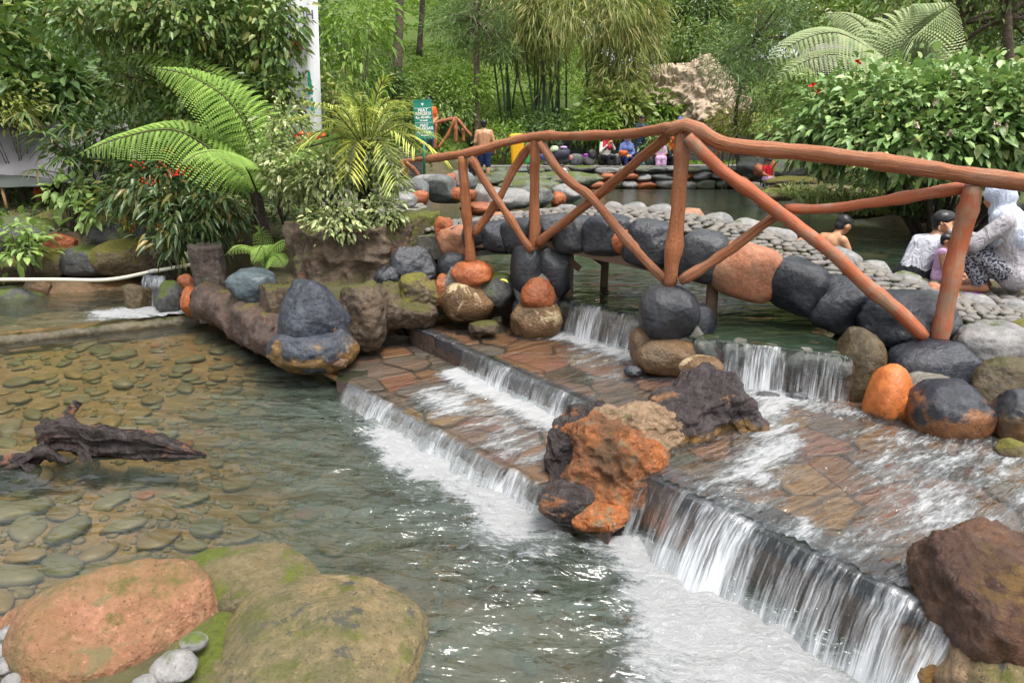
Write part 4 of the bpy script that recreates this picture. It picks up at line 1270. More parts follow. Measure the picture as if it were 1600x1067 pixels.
# concrete log edging
P = spline([W(325, 470, 6.95), W(372, 492, 6.45), W(415, 515, 5.95), W(462, 545, 5.45)], 60)
R = [0.20] * 60
V, F = tube(P, R, 28, 5, 0.0)
V += 0.09 * np.stack([fbm(V * np.array((6, 6, 6)), 5, 70 + q) for q in range(3)], 1)
mr_logedge = m_rock('log_edging', (0.085, 0.05, 0.035), (0.035, 0.024, 0.02), moss=0.25, mosscol=(0.13, 0.12, 0.02), spots=(0.22, 0.09, 0.055), spotamt=0.02, rough=0.5, scale=3.5, bump=1.0, bscale=12)
obj('log_edging', mesh('log_edging', V, F), mr_logedge, label='fallen log shaped edging along the left pool with reddish bark', cat='log')

def unit2(A):
    return A / np.maximum(np.linalg.norm(A, axis=1, keepdims=True), 1e-6)
def stump_mesh(px_, y0, y1, w, Y, seed, flare=0.2, flute=0.06, nz=24, seg=56, lean=0.0):
    top, bot = W(px_, y0, Y), W(px_, y1, Y)
    bot = Vector((top.x - lean, top.y, bot.z))
    r0 = w * proj(top)[2] / FPX / 2
    V = []; F = []
    for i in range(nz):
        t = i / (nz - 1)
        c = top.lerp(bot, t)
        for s in range(seg):
            a = 2 * math.pi * s / seg
            n = vnoise(np.array([[math.cos(a) * 2.2, math.sin(a) * 2.2, t * 1.2]]), seed)[0]
            n2 = vnoise(np.array([[math.cos(a) * 6, math.sin(a) * 6, t * 1.6]]), seed + 2)[0]
            r = r0 * (1 + flare * t ** 1.5 + flute * 2.5 * n + flute * n2)
            V.append((c.x + r * math.cos(a), c.y + r * math.sin(a), c.z + 0.02 * n2))
    for i in range(nz - 1):
        for s in range(seg):
            s2 = (s + 1) % seg
            F.append((i * seg + s, (i + 1) * seg + s, (i + 1) * seg + s2, i * seg + s2))
    ct = len(V); V.append((top.x, top.y, top.z - 0.03))
    for s in range(seg):
        F.append((ct, s, (s + 1) % seg))
    V = np.array(V)
    V += 0.02 * np.stack([fbm(V * 11, 3, seed + q) for q in range(3)], 1)
    return V, F
V, F = stump_mesh(560, 346, 520, 225, 6.7, 5, 0.3, 0.11, nz=70, seg=160)
V = V + 0.03 * np.stack([fbm(V * 6, 4, 90 + q) for q in range(3)], 1)
_r = np.abs(vnoise(V * 4.5, 7)) * 0.10 + np.abs(vnoise(V * np.array((10, 10, 6)), 9)) * 0.05
_ctr = V[:, :2].mean(0); _dd = unit2(V[:, :2] - _ctr)
V[:, :2] -= _dd * _r[:, None]
obj('stump_planter', mesh('stump_planter', V, F), mr_bark, label='big mossy stump shaped planter holding the small palm', cat='planter')
V, F = stump_mesh(640, 332, 470, 86, 6.7, 8, 0.15, 0.1)
obj('stump_planter', mesh('stump_planter', V, F), m_rock('planter_yellow_moss', (0.13, 0.10, 0.05), (0.06, 0.05, 0.03), moss=0.8, mosscol=(0.14, 0.15, 0.02), rough=0.7, scale=3, bump=0.9), label='yellow mossed stump shaped block next to the bridge end', cat='planter')
V, F = stump_mesh(440, 445, 520, 60, 6.0, 12, 0.2, 0.14)
obj('stump', mesh('stump', V, F), mr_bark, label='short ridged brown stump between teal boulder and conical rock', cat='stump')
V, F = stump_mesh(322, 383, 452, 46, 7.1, 15, 0.12, 0.08)
obj('stump', mesh('stump', V, F), m_rock('old_stump', (0.10, 0.075, 0.06), (0.045, 0.035, 0.03), rough=0.7, scale=4, bump=1.0, bscale=10, moss=0.15), label='upright dark cut stump beside the pipe end', cat='stump')

# rock wall of the left bank
wall = [(35, 375, 130, 60, 9.0, mr_mossy_dark, 'mossy dark boulder at the far left bank under the tent'), (92, 381, 48, 30, 8.7, mr_orange, 'flat orange rock on the far left bank'),
        (212, 355, 52, 34, 8.9, mr_orange, 'orange rock high on the left bank'), (180, 372, 70, 44, 8.8, mr_mossy_dark, 'slate rock below the high orange rock'),
        (222, 382, 24, 22, 8.6, mr_orange, 'little orange rock beside the slate one'), (240, 368, 44, 50, 8.7, mr_dark, 'dark grey rock right of the high orange rock'),
        (272, 390, 60, 40, 8.3, mr_mossy, 'yellow mossed boulder left of the old stump'), (205, 402, 110, 48, 8.5, mr_mossy, 'wide yellow mossed ledge above the pipe'),
        (140, 412, 72, 48, 8.5, mr_mossy_dark, 'dark block in the middle of the left bank'), (80, 410, 80, 44, 8.6, mr_mossy, 'mossy boulder left of the dark block'),
        (10, 420, 80, 40, 8.6, mr_mossy, 'mossy boulder at picture edge above the pipe'), (30, 480, 90, 56, 8.0, mr_mossy_dark, 'round dark boulder at the left waterline'),
        (105, 470, 120, 60, 8.3, mr_brown, 'brown wet boulder under the white pipe'), (165, 462, 110, 60, 8.5, mr_brown, 'second brown wet boulder under the white pipe'),
        (60, 452, 40, 28, 8.1, mr_brown, 'small brown stone below the pipe near picture edge'), (270, 360, 50, 60, 9.0, mr_brown, 'ochre rock behind the yellow mossed boulder'),
        (130, 345, 120, 40, 9.4, mr_mossy, 'mossy bank stone under the broad-leaved seedling'), (2, 735, 30, 50, 5.9, mr_orange_low, 'x')]
for j, (px_, py_, w, h, Y, mt, lab) in enumerate(wall[:-1]):
    prock('boulder', px_, py_, w * 1.12, h * 1.15, Y, mt, seed=360 + j, sub=4, rough=0.08, cuts=6, power=0.82, fine=0.015, label=lab, cat='boulder', group='rocks of the left bank wall', dep=0.9)
prock('boulder', 0, 548, 24, 34, 6.3, mr_orange_low, seed=379, sub=4, label='reddish stone at the left picture edge in the shallow pool', cat='boulder', group='rocks along the left shore')

# white pipe
m_pvc = m_plain('pipe_plastic', (0.62, 0.58, 0.46), 0.4, 0.12, 12, bump=0.05)
V, F = tube(spline([W(-60, 437, 7.9), W(80, 437, 7.85), W(170, 437, 7.8), W(240, 424, 7.75), W(302, 413, 7.6)], 50), 0.022, 10)
pp = obj('pipe', mesh('pipe', V, F), m_pvc, label='thin cream plastic pipe running across the left bank', cat='pipe')
a, b = W(234, 425, 7.75), W(244, 423, 7.74)
V, F = tube([a, b], 0.028, 10)
obj('coupling', mesh('coupling', V, F), m_plain('pipe_joint', (0.45, 0.45, 0.42), 0.4), pp)

# foreground rocks
def G2(name, px_, py_, z, size, mat, seed, lab, grp, cat='rock', **kw):
    g = G(px_, py_, z)
    kk = dict(sub=5, rough=0.06, cuts=6, power=0.85, fine=0.01); kk.update(kw)
    return rock(name, g, size, mat, None, seed, label=lab, cat=cat, group=grp, **kk)
FG = 'rocks of the near bank'
o = G2('boulder', 188, 990, 0.0, (0.36, 0.30, 0.25), mr_fore_pink, 401, 'large smooth pink boulder in the near left corner', FG, sub=5, rz=0.55, cuts=5, cut=(0.72, 0.95), cat='boulder')
G2('boulder', 490, 1020, 0.0, (0.40, 0.40, 0.18), mr_fore, 402, 'large tan lichen covered boulder at the bottom edge', FG, sub=5, rz=-0.5, cuts=6, cut=(0.7, 0.92), cat='boulder')
G2('boulder', 385, 915, 0.0, (0.36, 0.22, 0.14), mr_fore_dark, 403, 'low olive mossy boulder between the pink and the tan one', FG, sub=5, rz=0.1, cat='boulder')
G2('boulder', 330, 1060, -0.08, (0.3, 0.35, 0.14), mr_fore_dark, 405, 'mossy rock filling the gap between the near boulders', FG, cat='boulder')
G2('boulder', 60, 968, 0.02, (0.13, 0.09, 0.06), mr_fore_pink, 406, 'reddish stone left of the pink boulder', FG, cat='boulder')
for j, (px_, py_, w, lab) in enumerate([(22, 990, 44, 'upper grey pebble at the left edge of the near bank'), (8, 1016, 34, 'middle grey pebble at the left edge of the near bank'), (6, 1042, 40, 'lower grey pebble at the left edge of the near bank'), (272, 1042, 66, 'large grey pebble in the mossy gap between near boulders'), (302, 1003, 40, 'small grey pebble in the mossy gap'), (20, 1062, 30, 'pebble in the lower left corner'), (225, 1068, 36, 'grey pebble cut by the bottom edge below the pink boulder')]):
    z = 0.11 if px_ > 200 else 0.06
    g = G(px_, py_, z); f = proj(g)[2] / FPX
    r = w * f / 2
    rock('pebble', g, (r * 1.05, r * 0.95, r * 0.62), mr_grey, None, 410 + j, sub=4, rough=0.05, cuts=3, label=lab, cat='pebble', group='loose pebbles on the near bank')
RG = 'rocks at the lower right'
G2('boulder', 1562, 960, 0.28, (0.25, 0.26, 0.29), mr_bigright, 420, 'big dark ribbed boulder with ochre lichen at the lower right edge', RG, sub=6, rough=0.09, strata=0.006, billow=0.08, bfreq=2.5, fine=0.02, cat='boulder')
G2('boulder', 1462, 985, 0.14, (0.11, 0.12, 0.15), mr_bigright, 421, 'small knobbly dark stone left of the big ribbed boulder', RG, rough=0.12, billow=0.2, cat='boulder')
G2('boulder', 1425, 1050, 0.06, (0.09, 0.13, 0.15), mr_wetblack, 422, 'wet black rock below the end of the big waterfall', RG, cat='boulder')
G2('boulder', 1530, 1062, 0.12, (0.16, 0.14, 0.16), mr_lumpy_tan, 423, 'flat tan stone below the big ribbed boulder', RG, power=0.7, cat='boulder')
G2('boulder', 1580, 1085, 0.16, (0.15, 0.14, 0.13), mr_fore, 424, 'tan lichen stone in the lower right corner', RG, cat='boulder')

# driftwood
m_drift = m_rock('driftwood', (0.03, 0.019, 0.016), (0.011, 0.008, 0.008), spots=(0.16, 0.07, 0.035), spotamt=0.12, rough=0.24, streak=0.1, scale=3.2, bump=1.0, bscale=10)
def limb(name, pts, R, seed, parent, seg=16, rough=0.02):
    P = spline([Vector(q) for q in pts], 36)
    Rr = np.interp(np.linspace(0, 1, 36), np.linspace(0, 1, len(R)), R)
    V, F = tube(P, list(Rr), seg, seed, 0)
    c = np.repeat(P, seg, 0); d = V - c
    ang = np.tile(np.arange(seg), 36) * 2 * math.pi / seg; al = np.repeat(np.arange(36), seg) / 36
    fl = fbm(np.stack([np.cos(ang) * 2, np.sin(ang) * 2, al * 2.2], 1), 4, seed)
    V = c + d * (1 + 0.9 * fl - 0.25 * np.abs(vnoise(np.stack([np.cos(ang) * 8, np.sin(ang) * 8, al * 3.0], 1), seed + 3)) * 1.6)[:, None]
    V += rough * np.stack([fbm(V * 10, 3, seed + q) for q in range(3)], 1)
    return obj(name, mesh(name, V, F), m_drift, parent)
dw = limb('driftwood', [W(62, 690, 3.91), W(110, 680, 3.89), W(160, 690, 3.85), W(230, 695, 3.81), (W(318, 712, 3.79))], [0.07, 0.115, 0.105, 0.075, 0.012], 7, None, 56, 0.03)
setp(dw, 'gnarled wet dark driftwood root lying in the left pool', 'driftwood')
for j, (pts, R) in enumerate([([W(88, 675, 3.94), W(105, 650, 3.99), W(122, 628, 4.04)], [0.055, 0.05, 0.03]), ([W(80, 680, 3.94), W(68, 655, 3.97)], [0.04, 0.025]),
                              ([W(130, 690, 3.85), W(140, 715, 3.77), W(150, 742, 3.69)], [0.06, 0.05, 0.03]), ([W(220, 700, 3.81), W(235, 720, 3.74)], [0.04, 0.015]),
                              ([W(180, 690, 3.84), W(235, 680, 3.85), W(270, 692, 3.83)], [0.05, 0.035, 0.012])]):
    limb('branch', pts, R, 20 + j, dw, 12, 0.012)
dw2 = limb('driftwood', [W(-40, 770, 3.64), W(0, 740, 3.67), W(50, 712, 3.69), W(75, 695, 3.71)], [0.07, 0.075, 0.065, 0.035], 31, None, 44, 0.02)
setp(dw2, 'shorter brown driftwood piece entering from the left edge', 'driftwood')
for j, (pts, R) in enumerate([([W(60, 705, 3.69), W(85, 712, 3.61), W(105, 722, 3.55)], [0.045, 0.035, 0.012]), ([W(40, 720, 3.67), W(50, 745, 3.57), W(20, 762, 3.53)], [0.05, 0.035, 0.02])]):
    limb('branch', pts, R, 40 + j, dw2, 12, 0.012)
# ================================================================== PLANTS
def unit(A):
    return A / np.maximum(np.linalg.norm(A, axis=1, keepdims=True), 1e-9)

def leaves(P, D, L, Wd, rs, kind='oval', droop=0.25, fold=0.18, flat=0.6, upv=(0, 0, 1.0)):
    """leaf blades: P base points, D axis directions. returns V, F (tris), leaf index per vertex"""
    n = len(P)
    D = unit(D)
    L = np.broadcast_to(np.asarray(L, float), (n,)); Wd = np.broadcast_to(np.asarray(Wd, float), (n,))
    up = np.tile(np.array(upv, float), (n, 1)) * flat + rs.normal(size=(n, 3)) * (1 - flat) * 0.9
    S = np.cross(D, up); S = unit(S)
    Nn = np.cross(S, D)
    def pt(t, s, h):
        q = P + D * (L * t)[:, None] + S * (Wd * s)[:, None] + Nn * (Wd * h)[:, None]
        q[:, 2] -= droop * L * t * t
        return q
    if kind == 'quad':
        pts = [pt(0, 0, 0), pt(0.45, 0.5, fold), pt(1, 0, 0), pt(0.45, -0.5, fold)]
        tri = [(0, 1, 2), (0, 2, 3)]
    elif kind == 'blade':
        pts = [pt(0, -0.3, 0), pt(0, 0.3, 0), pt(0.55, 0.5, 0), pt(0.55, -0.5, 0), pt(1, 0, 0)]
        tri = [(0, 1, 2), (0, 2, 3), (3, 2, 4)]
    else:
        pts = [pt(0, 0, 0), pt(0.3, 0.46, fold), pt(0.3, 0, 0), pt(0.3, -0.46, fold), pt(0.68, 0.38, fold), pt(0.7, 0, 0), pt(0.68, -0.38, fold), pt(1, 0, 0)]
        tri = [(0, 1, 2), (0, 2, 3), (1, 4, 5), (1, 5, 2), (2, 5, 6), (2, 6, 3), (4, 7, 5), (5, 7, 6)]
    m = len(pts)
    V = np.stack(pts, 1).reshape(-1, 3)
    T = np.array(tri)
    F = (np.arange(n)[:, None, None] * m + T[None]).reshape(-1, 3)
    return V, F, np.repeat(np.arange(n), m)

def leaf_mesh(name, parts):
    """parts: list of (V, F, v)"""
    Vs, Fs, vs, n = [], [], [], 0
    for V, F, v in parts:
        Vs.append(V); Fs.append(F + n); vs.append(v); n += len(V)
    me = mesh(name, np.concatenate(Vs), np.concatenate(Fs), smooth=False)
    attr(me, 'v', np.concatenate(vs))
    return me

def crown(c, r, ncl, per, clr, L, Wd, seed, kind='oval', shell=0.55, lump=0.35, droop=0.25, outw=0.8, down=0.15, flat=0.6, low=-1.0, vrange=(0, 1)):
    rs = np.random.RandomState(seed)
    d = unit(rs.normal(size=(ncl, 3)))
    d = d[d[:, 2] > low] if low > -1 else d
    k_ = len(d)
    rad = shell + (1 - shell) * rs.rand(k_) ** 0.7
    rad = rad * (1 + lump * fbm(d * 1.9, 3, seed))
    Cc = d * rad[:, None]
    cv = rs.rand(k_)
    n = k_ * per
    ci = np.repeat(np.arange(k_), per)
    off = rs.normal(size=(n, 3)) * clr
    P = np.asarray(c) + Cc[ci] * np.asarray(r) + off
    D = outw * d[ci] + 0.9 * unit(off) + 0.45 * rs.normal(size=(n, 3)) + np.array((0, 0, -down))
    l = L * rs.uniform(0.45, 1.35, n)
    V, F, li = leaves(P, D, l, l * (Wd / L), rs, kind, droop, flat=flat)
    v = np.clip(0.5 * cv[ci] + 0.5 * rs.rand(n), 0, 1)
    v = vrange[0] + (vrange[1] - vrange[0]) * v
    return V, F, v[li]

def twigs(c, r, n, seed, rad=0.012, frm=None):
    """branches from the crown's foot out to its shell"""
    rs = np.random.RandomState(seed)
    mb = MB()
    frm = Vector(frm) if frm is not None else Vector((c[0], c[1], c[2] - r[2]))
    for _ in range(n):
        d = Vector(rs.normal(size=3)); d.normalize(); d.z = abs(d.z) * 0.8 - 0.2
        e = Vector((c[0] + d.x * r[0] * 0.85, c[1] + d.y * r[1] * 0.85, c[2] + d.z * r[2] * 0.85))
        m = frm.lerp(e, 0.5) + Vector((rs.normal() * 0.06, rs.normal() * 0.06, 0.08)) * max(r)
        V, F = tube(spline([frm, m, e], 8), list(np.linspace(rad, rad * 0.35, 8)), 6)
        mb.add(V, F)
    return mb

GD = [(0.012, 0.035, 0.008), (0.025, 0.06, 0.012), (0.045, 0.095, 0.018), (0.07, 0.13, 0.025)]
ml_ficus = m_leaf('leaf_ficus', [(0.040, 0.081, 0.024), (0.078, 0.144, 0.035), (0.133, 0.220, 0.049), (0.265, 0.328, 0.098), (0.216, 0.173, 0.043)], rough=0.35)
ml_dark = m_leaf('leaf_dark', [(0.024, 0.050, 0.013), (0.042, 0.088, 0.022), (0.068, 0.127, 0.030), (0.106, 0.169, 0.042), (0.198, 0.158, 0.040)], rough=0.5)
ml_mid = m_leaf('leaf_mid', [(0.065, 0.133, 0.024), (0.110, 0.190, 0.038), (0.154, 0.247, 0.048), (0.241, 0.323, 0.076), (0.255, 0.204, 0.051)])
ml_olive = m_leaf('leaf_olive', [(0.116, 0.160, 0.030), (0.184, 0.230, 0.041), (0.255, 0.281, 0.059), (0.368, 0.342, 0.102)])
ml_yellow = m_leaf('leaf_yellow_green', [(0.230, 0.291, 0.033), (0.333, 0.380, 0.045), (0.437, 0.424, 0.066), (0.513, 0.446, 0.113)])
ml_needle = m_leaf('leaf_needle', [(0.081, 0.149, 0.040), (0.115, 0.196, 0.057), (0.161, 0.241, 0.081), (0.196, 0.265, 0.092)], rough=0.6, trans=0.3)
ml_mus = m_leaf('leaf_large_bush', [(0.085, 0.172, 0.054), (0.153, 0.265, 0.078), (0.215, 0.346, 0.106), (0.364, 0.477, 0.187), (0.264, 0.211, 0.053)], rough=0.36, trans=0.2)
ml_vari = m_leaf('leaf_variegated', [(0.132, 0.196, 0.059), (0.317, 0.391, 0.138), (0.620, 0.620, 0.275), (0.620, 0.620, 0.459)], rough=0.45, mottle=((0.16, 0.22, 0.08), 45))
ml_fern = m_leaf('leaf_fern', [(0.168, 0.292, 0.047), (0.240, 0.397, 0.061), (0.335, 0.484, 0.095)], rough=0.5, trans=0.4)
ml_fern2 = m_leaf('leaf_fern_pale', [(0.192, 0.267, 0.100), (0.268, 0.334, 0.134), (0.364, 0.417, 0.184)], rough=0.5, trans=0.35)
ml_palm = m_leaf('leaf_palm', [(0.193, 0.308, 0.070), (0.384, 0.475, 0.110), (0.620, 0.612, 0.140), (0.620, 0.620, 0.082)], rough=0.45, trans=0.3)
ml_bamboo = m_leaf('leaf_bamboo', [(0.129, 0.178, 0.045), (0.218, 0.255, 0.066), (0.307, 0.312, 0.089), (0.615, 0.469, 0.223)], rough=0.5, trans=0.35)
ml_grass = m_leaf('leaf_grass', [(0.074, 0.156, 0.019), (0.126, 0.228, 0.025), (0.179, 0.292, 0.037), (0.252, 0.329, 0.054)], rough=0.6, trans=0.35)
ml_light = m_leaf('leaf_light', [(0.174, 0.283, 0.076), (0.241, 0.360, 0.096), (0.326, 0.436, 0.133)], rough=0.45, trans=0.35)
ml_reed = m_leaf('leaf_reed', [(0.129, 0.190, 0.045), (0.205, 0.267, 0.066), (0.384, 0.356, 0.113)], rough=0.5)
ml_croton = m_leaf('leaf_ardisia', [(0.028, 0.067, 0.025), (0.057, 0.109, 0.034), (0.097, 0.143, 0.050), (0.288, 0.200, 0.034)], rough=0.3)
ml_red = m_plain('red_petal', (0.62, 0.03, 0.012), 0.5, 0.25, 20)
m_trunk = m_rock('tree_bark', (0.13, 0.095, 0.065), (0.06, 0.045, 0.03), moss=0.25, mosscol=(0.07, 0.08, 0.02), rough=0.85, scale=3, bump=1.0, bscale=9)
m_trunk_dark = m_rock('tree_bark_dark', (0.075, 0.055, 0.04), (0.035, 0.028, 0.02), moss=0.2, rough=0.85, scale=3, bump=1.0, bscale=9)
m_fernbark = m_rock('fern_trunk', (0.055, 0.035, 0.025), (0.025, 0.018, 0.012), rough=0.9, scale=6, bump=1.0, bscale=26)

def gz(x, y):
    return float(ground_h(np.array([x]), np.array([y]))[0])

def tree(name, base, top, r, ells, mat, lab, cat='tree', grp=None, trunk_mat=None, seed=0, L=0.12, Wd=0.06, ncl=220, per=14, clr=0.16, kind='quad', bend=0.0, crownname='crown', **kw):
    base, top = Vector(base), Vector(top)
    e = empty(name, base, label=lab, cat=cat, group=grp)
    rs = np.random.RandomState(seed)
    n = 14
    mid = base.lerp(top, 0.5) + Vector((bend, rs.normal() * 0.05, 0))
    P = spline([base, mid, top], n)
    V, F = tube(P, list(np.linspace(r, r * 0.55, n)), 10, seed, r * 0.3)
    t = obj('trunk', mesh('trunk', V, F), trunk_mat or m_trunk)
    wparent(t, e)
    parts = []
    for j, (cx, cy, cz, rx, ry, rz, f) in enumerate(ells):
        parts.append(crown((cx, cy, cz), (rx, ry, rz), int(ncl * f), per, clr, L, Wd, seed * 31 + j, kind, **kw))
    cr = obj(crownname, leaf_mesh(crownname, parts), mat)
    wparent(cr, e)
    mb = MB()
    for j, (cx, cy, cz, rx, ry, rz, f) in enumerate(ells):
        m_ = twigs((cx, cy, cz), (rx, ry, rz), 7, seed + j, r * 0.35, frm=P[int(n * 0.8)])
        for a, b in ((np.concatenate(m_.V), m_.F),):
            mb.add(a, b)
    wparent(obj('limbs', mb.build('limbs'), trunk_mat or m_trunk), e)
    return e

def E(px_, py_, Y, w, h, dep=None, f=1.0):
    """ellipsoid from a picture patch at depth Y"""
    c = W(px_, py_, Y); m = proj(c)[2] / FPX
    return (c.x, c.y, c.z, w * m / 2, (dep if dep is not None else w * m / 2 * 0.8), h * m / 2, f)

def base_at(px_, Y, lift=0.0):
    c = W(px_, 300, Y)
    return Vector((c.x, c.y, gz(c.x, c.y) - 0.08 + lift))

# ---- left: glossy small-leaved tree over the planter
tree('ficus_tree', base_at(400, 9.3), W(380, 160, 9.0), 0.07,
     [E(370, 95, 8.7, 220, 220, f=1.15), E(300, 30, 8.5, 220, 110, f=0.75), E(190, 25, 8.6, 180, 80, f=0.5), E(330, 190, 8.8, 190, 110, f=0.6), E(225, 130, 9.0, 110, 80, f=0.22), E(432, 40, 8.05, 60, 150, f=0.2), E(438, 160, 8.05, 50, 120, f=0.15), E(330, -50, 8.9, 420, 110, f=0.6)],
     ml_ficus, 'small glossy-leaved tree overhanging the banner at upper left', seed=51, L=0.085, Wd=0.048, ncl=300, per=12, clr=0.10, kind='oval', droop=0.35, down=0.35)
# ---- left background, darker and deeper
lt = [('broadleaf_tree', 60, 13.5, [E(30, 60, 13.2, 380, 200, f=1), E(120, 140, 12.6, 260, 130, f=0.7), E(-40, 150, 13, 260, 160, f=0.6)], ml_dark, 'dark leafy tree behind the grey tent at far left', 0.16, 0.075),
      ('broadleaf_tree', 260, 14.5, [E(250, 40, 14.5, 360, 240, f=1), E(180, 140, 13.6, 260, 160, f=0.8), E(330, 150, 14, 260, 160, f=0.7)], ml_dark, 'dark fine-leaved tree behind the small glossy-leaved tree', 0.12, 0.04),
      ('broadleaf_tree', 440, 15.5, [E(420, 60, 15.5, 260, 220, f=0.9), E(400, 170, 14.5, 220, 130, f=0.6)], ml_dark, 'dark tree behind the white banner', 0.14, 0.06),
      ('broadleaf_tree', -90, 12.0, [E(-80, 80, 12, 240, 260, f=0.8)], ml_mid, 'leafy tree at the far left picture edge', 0.2, 0.09)]
for j, (nm, px_, Y, el, mt, lab, L, w_) in enumerate(lt):
    b_ = base_at(px_, Y); c_ = Vector(el[0][:3])
    tree(nm, b_, c_, 0.14, el, mt, lab, grp='trees behind the left bank', seed=60 + j, L=L, Wd=w_, ncl=330, per=12, clr=0.2, kind='quad', trunk_mat=m_trunk_dark)
# undergrowth on the left bank
def shrub(name, ells, mat, lab, seed, L, Wd, ncl=120, per=12, clr=0.09, kind='oval', cat='shrub', grp=None, stem=None, stem_r=0.012, **kw):
    x, y = ells[0][0], ells[0][1]
    b_ = Vector(stem) if stem is not None else Vector((x, y, gz(x, y)))
    e = empty(name, b_, label=lab, cat=cat, group=grp)
    parts = [crown(q[:3], q[3:6], int(ncl * q[6]), per, clr, L, Wd, seed * 17 + j, kind, **kw) for j, q in enumerate(ells)]
    wparent(obj('foliage', leaf_mesh('foliage', parts), mat), e)
    mb = MB()
    for j, q in enumerate(ells):
        m_ = twigs(q[:3], q[3:6], 6, seed + j, stem_r, frm=b_)
        mb.add(np.concatenate(m_.V), m_.F)
    wparent(obj('stems', mb.build('stems'), m_trunk_dark), e)
    return e
LU = 'undergrowth of the left bank'
shrub('shrub', [E(60, 130, 11.0, 200, 110, f=1), E(-10, 90, 11, 140, 120, f=0.6)], ml_dark, 'broad-leaved dark shrub above the grey tent', 71, 0.2, 0.09, grp=LU)
shrub('shrub', [E(10, 165, 10.2, 90, 60)], ml_olive, 'small yellowish shrub with red flowers at left edge above tent', 72, 0.09, 0.05, ncl=60, grp=LU)
shrub('shrub', [E(190, 220, 9.8, 200, 120, f=1.0), E(300, 250, 9.4, 160, 110, f=0.8)], ml_dark, 'dense dark shrub behind the left tree fern', 73, 0.11, 0.05, grp=LU, ncl=170)
sh = shrub('ardisia', [E(255, 285, 8.2, 130, 90, f=0.7), E(300, 330, 7.9, 120, 90, f=0.6), E(205, 310, 8.3, 80, 50, f=0.25), E(345, 310, 8.0, 90, 100, f=0.4), E(280, 375, 7.7, 70, 30, f=0.18)], ml_croton, 'dark glossy shrub with red berry clusters left of the tree fern', 74, 0.13, 0.036, ncl=130, grp=LU, droop=0.5)
mb = MB(); rs = np.random.RandomState(5)
Vs_, Fs_ = ico(1)
for (px_, py_, n) in ((272, 273, 26), (280, 268, 16), (232, 285, 12), (215, 258, 9), (258, 236, 6), (240, 355, 7), (255, 258, 6)):
    c = W(px_, py_, 7.55)
    for _ in range(n):
        mb.add(Vs_ * rs.uniform(0.006, 0.010) + np.array(c) + rs.normal(size=3) * (0.045, 0.03, 0.025), Fs_)
wparent(obj('berries', mb.build('berries'), ml_red), sh)
shrub('seedling', [E(100, 300, 8.9, 70, 26, f=1), E(150, 330, 8.6, 40, 24, f=0.6), E(125, 285, 9.0, 50, 20, f=0.5)], ml_light, 'broad-leaved pale green seedling below the tent edge', 76, 0.15, 0.08, ncl=14, per=7, clr=0.08, grp=LU, flat=0.9)
shrub('seedling', [E(30, 362, 8.3, 70, 26, f=1), E(35, 388, 8.1, 50, 22, f=0.6)], ml_light, 'pale green leafy seedling at left edge above the pipe', 77, 0.14, 0.07, ncl=16, per=7, clr=0.07, grp=LU, flat=0.9)
shrub('shrub', [E(210, 330, 8.7, 60, 30)], ml_yellow, 'yellow-leaved little shrub above the orange rock', 78, 0.08, 0.045, ncl=22, per=8, grp=LU)
# ---- variegated shrub on the planter
shrub('variegated_shrub', [E(520, 268, 6.75, 160, 90, f=0.9), E(450, 195, 7.0, 70, 60, f=0.22), E(528, 345, 6.2, 70, 50, f=0.3), E(470, 285, 6.8, 80, 50, f=0.2), E(585, 250, 6.6, 70, 60, f=0.3), E(440, 250, 6.9, 70, 70, f=0.3), E(600, 330, 6.4, 60, 30, f=0.18), E(610, 290, 6.5, 50, 40, f=0.14)],
      ml_vari, 'cream and green variegated shrub growing on the stump planter', 80, 0.068, 0.034, ncl=125, per=12, clr=0.06, stem=W(560, 360, 6.8), droop=0.3, stem_r=0.009)
shrub('shrub', [E(425, 165, 9.3, 90, 60, f=0.7), E(520, 150, 9.8, 40, 60, f=0.25)], ml_olive, 'pale leafy sprays beside the white banner', 81, 0.09, 0.045, ncl=90, grp=LU)
shrub('shrub', [E(540, 100, 12.5, 110, 150, f=1.0), E(560, 35, 13, 120, 70, f=0.6)], ml_grass, 'light green drooping branches right of the banner', 82, 0.15, 0.055, ncl=46, kind='quad', clr=0.14, grp=LU, droop=0.6)

# ---- fans of the lady palm
def lady_palm():
    base = W(150, 330, 9.6)
    e = empty('lady_palm', base, label='lady palm with radiating finger leaves in front of the tent', cat='palm')
    rs = np.random.RandomState(3)
    fans = [(65, 208, 9.2, 1.0), (84, 222, 9.15, 1.0), (104, 244, 9.1, 0.9), (120, 190, 9.4, 1.1), (140, 165, 9.5, 1.2), (165, 200, 9.5, 1.1), (95, 165, 9.7, 1.1), (180, 160, 9.8, 1.0), (130, 225, 9.4, 0.9), (60, 265, 9.3, 0.6), (175, 235, 9.5, 0.9), (40, 175, 9.8, 0.9)]
    parts = []; mb = MB()
    for (px_, py_, Y, s) in fans:
        c = W(px_, py_, Y)
        ax = unit(np.array([[c.x - base.x, -0.4, 0.15]]) + rs.normal(size=(1, 3)) * 0.2)[0]
        sd = unit(np.cross(ax, (0, 0, 1))[None])[0]
        n = 11
        a = np.linspace(-1.9, 1.9, n) + rs.normal(size=n) * 0.07
        D = np.cos(a)[:, None] * ax + np.sin(a)[:, None] * sd + np.array((0, 0, -0.15))
        V, F, li = leaves(np.tile(np.array(c), (n, 1)), D, 0.42 * s, 0.034, rs, 'oval', droop=0.45, flat=0.95)
        parts.append((V, F, rs.rand(n)[li]))
        V, F = tube(spline([base + Vector(rs.normal(size=3) * 0.15), (base + c) / 2 + Vector((0, 0, 0.2)), c], 8), 0.008, 5)
        mb.add(V, F)
    wparent(obj('fronds', leaf_mesh('fronds', parts), ml_dark), e)
    wparent(obj('stems', mb.build('stems'), m_trunk_dark), e)
lady_palm()

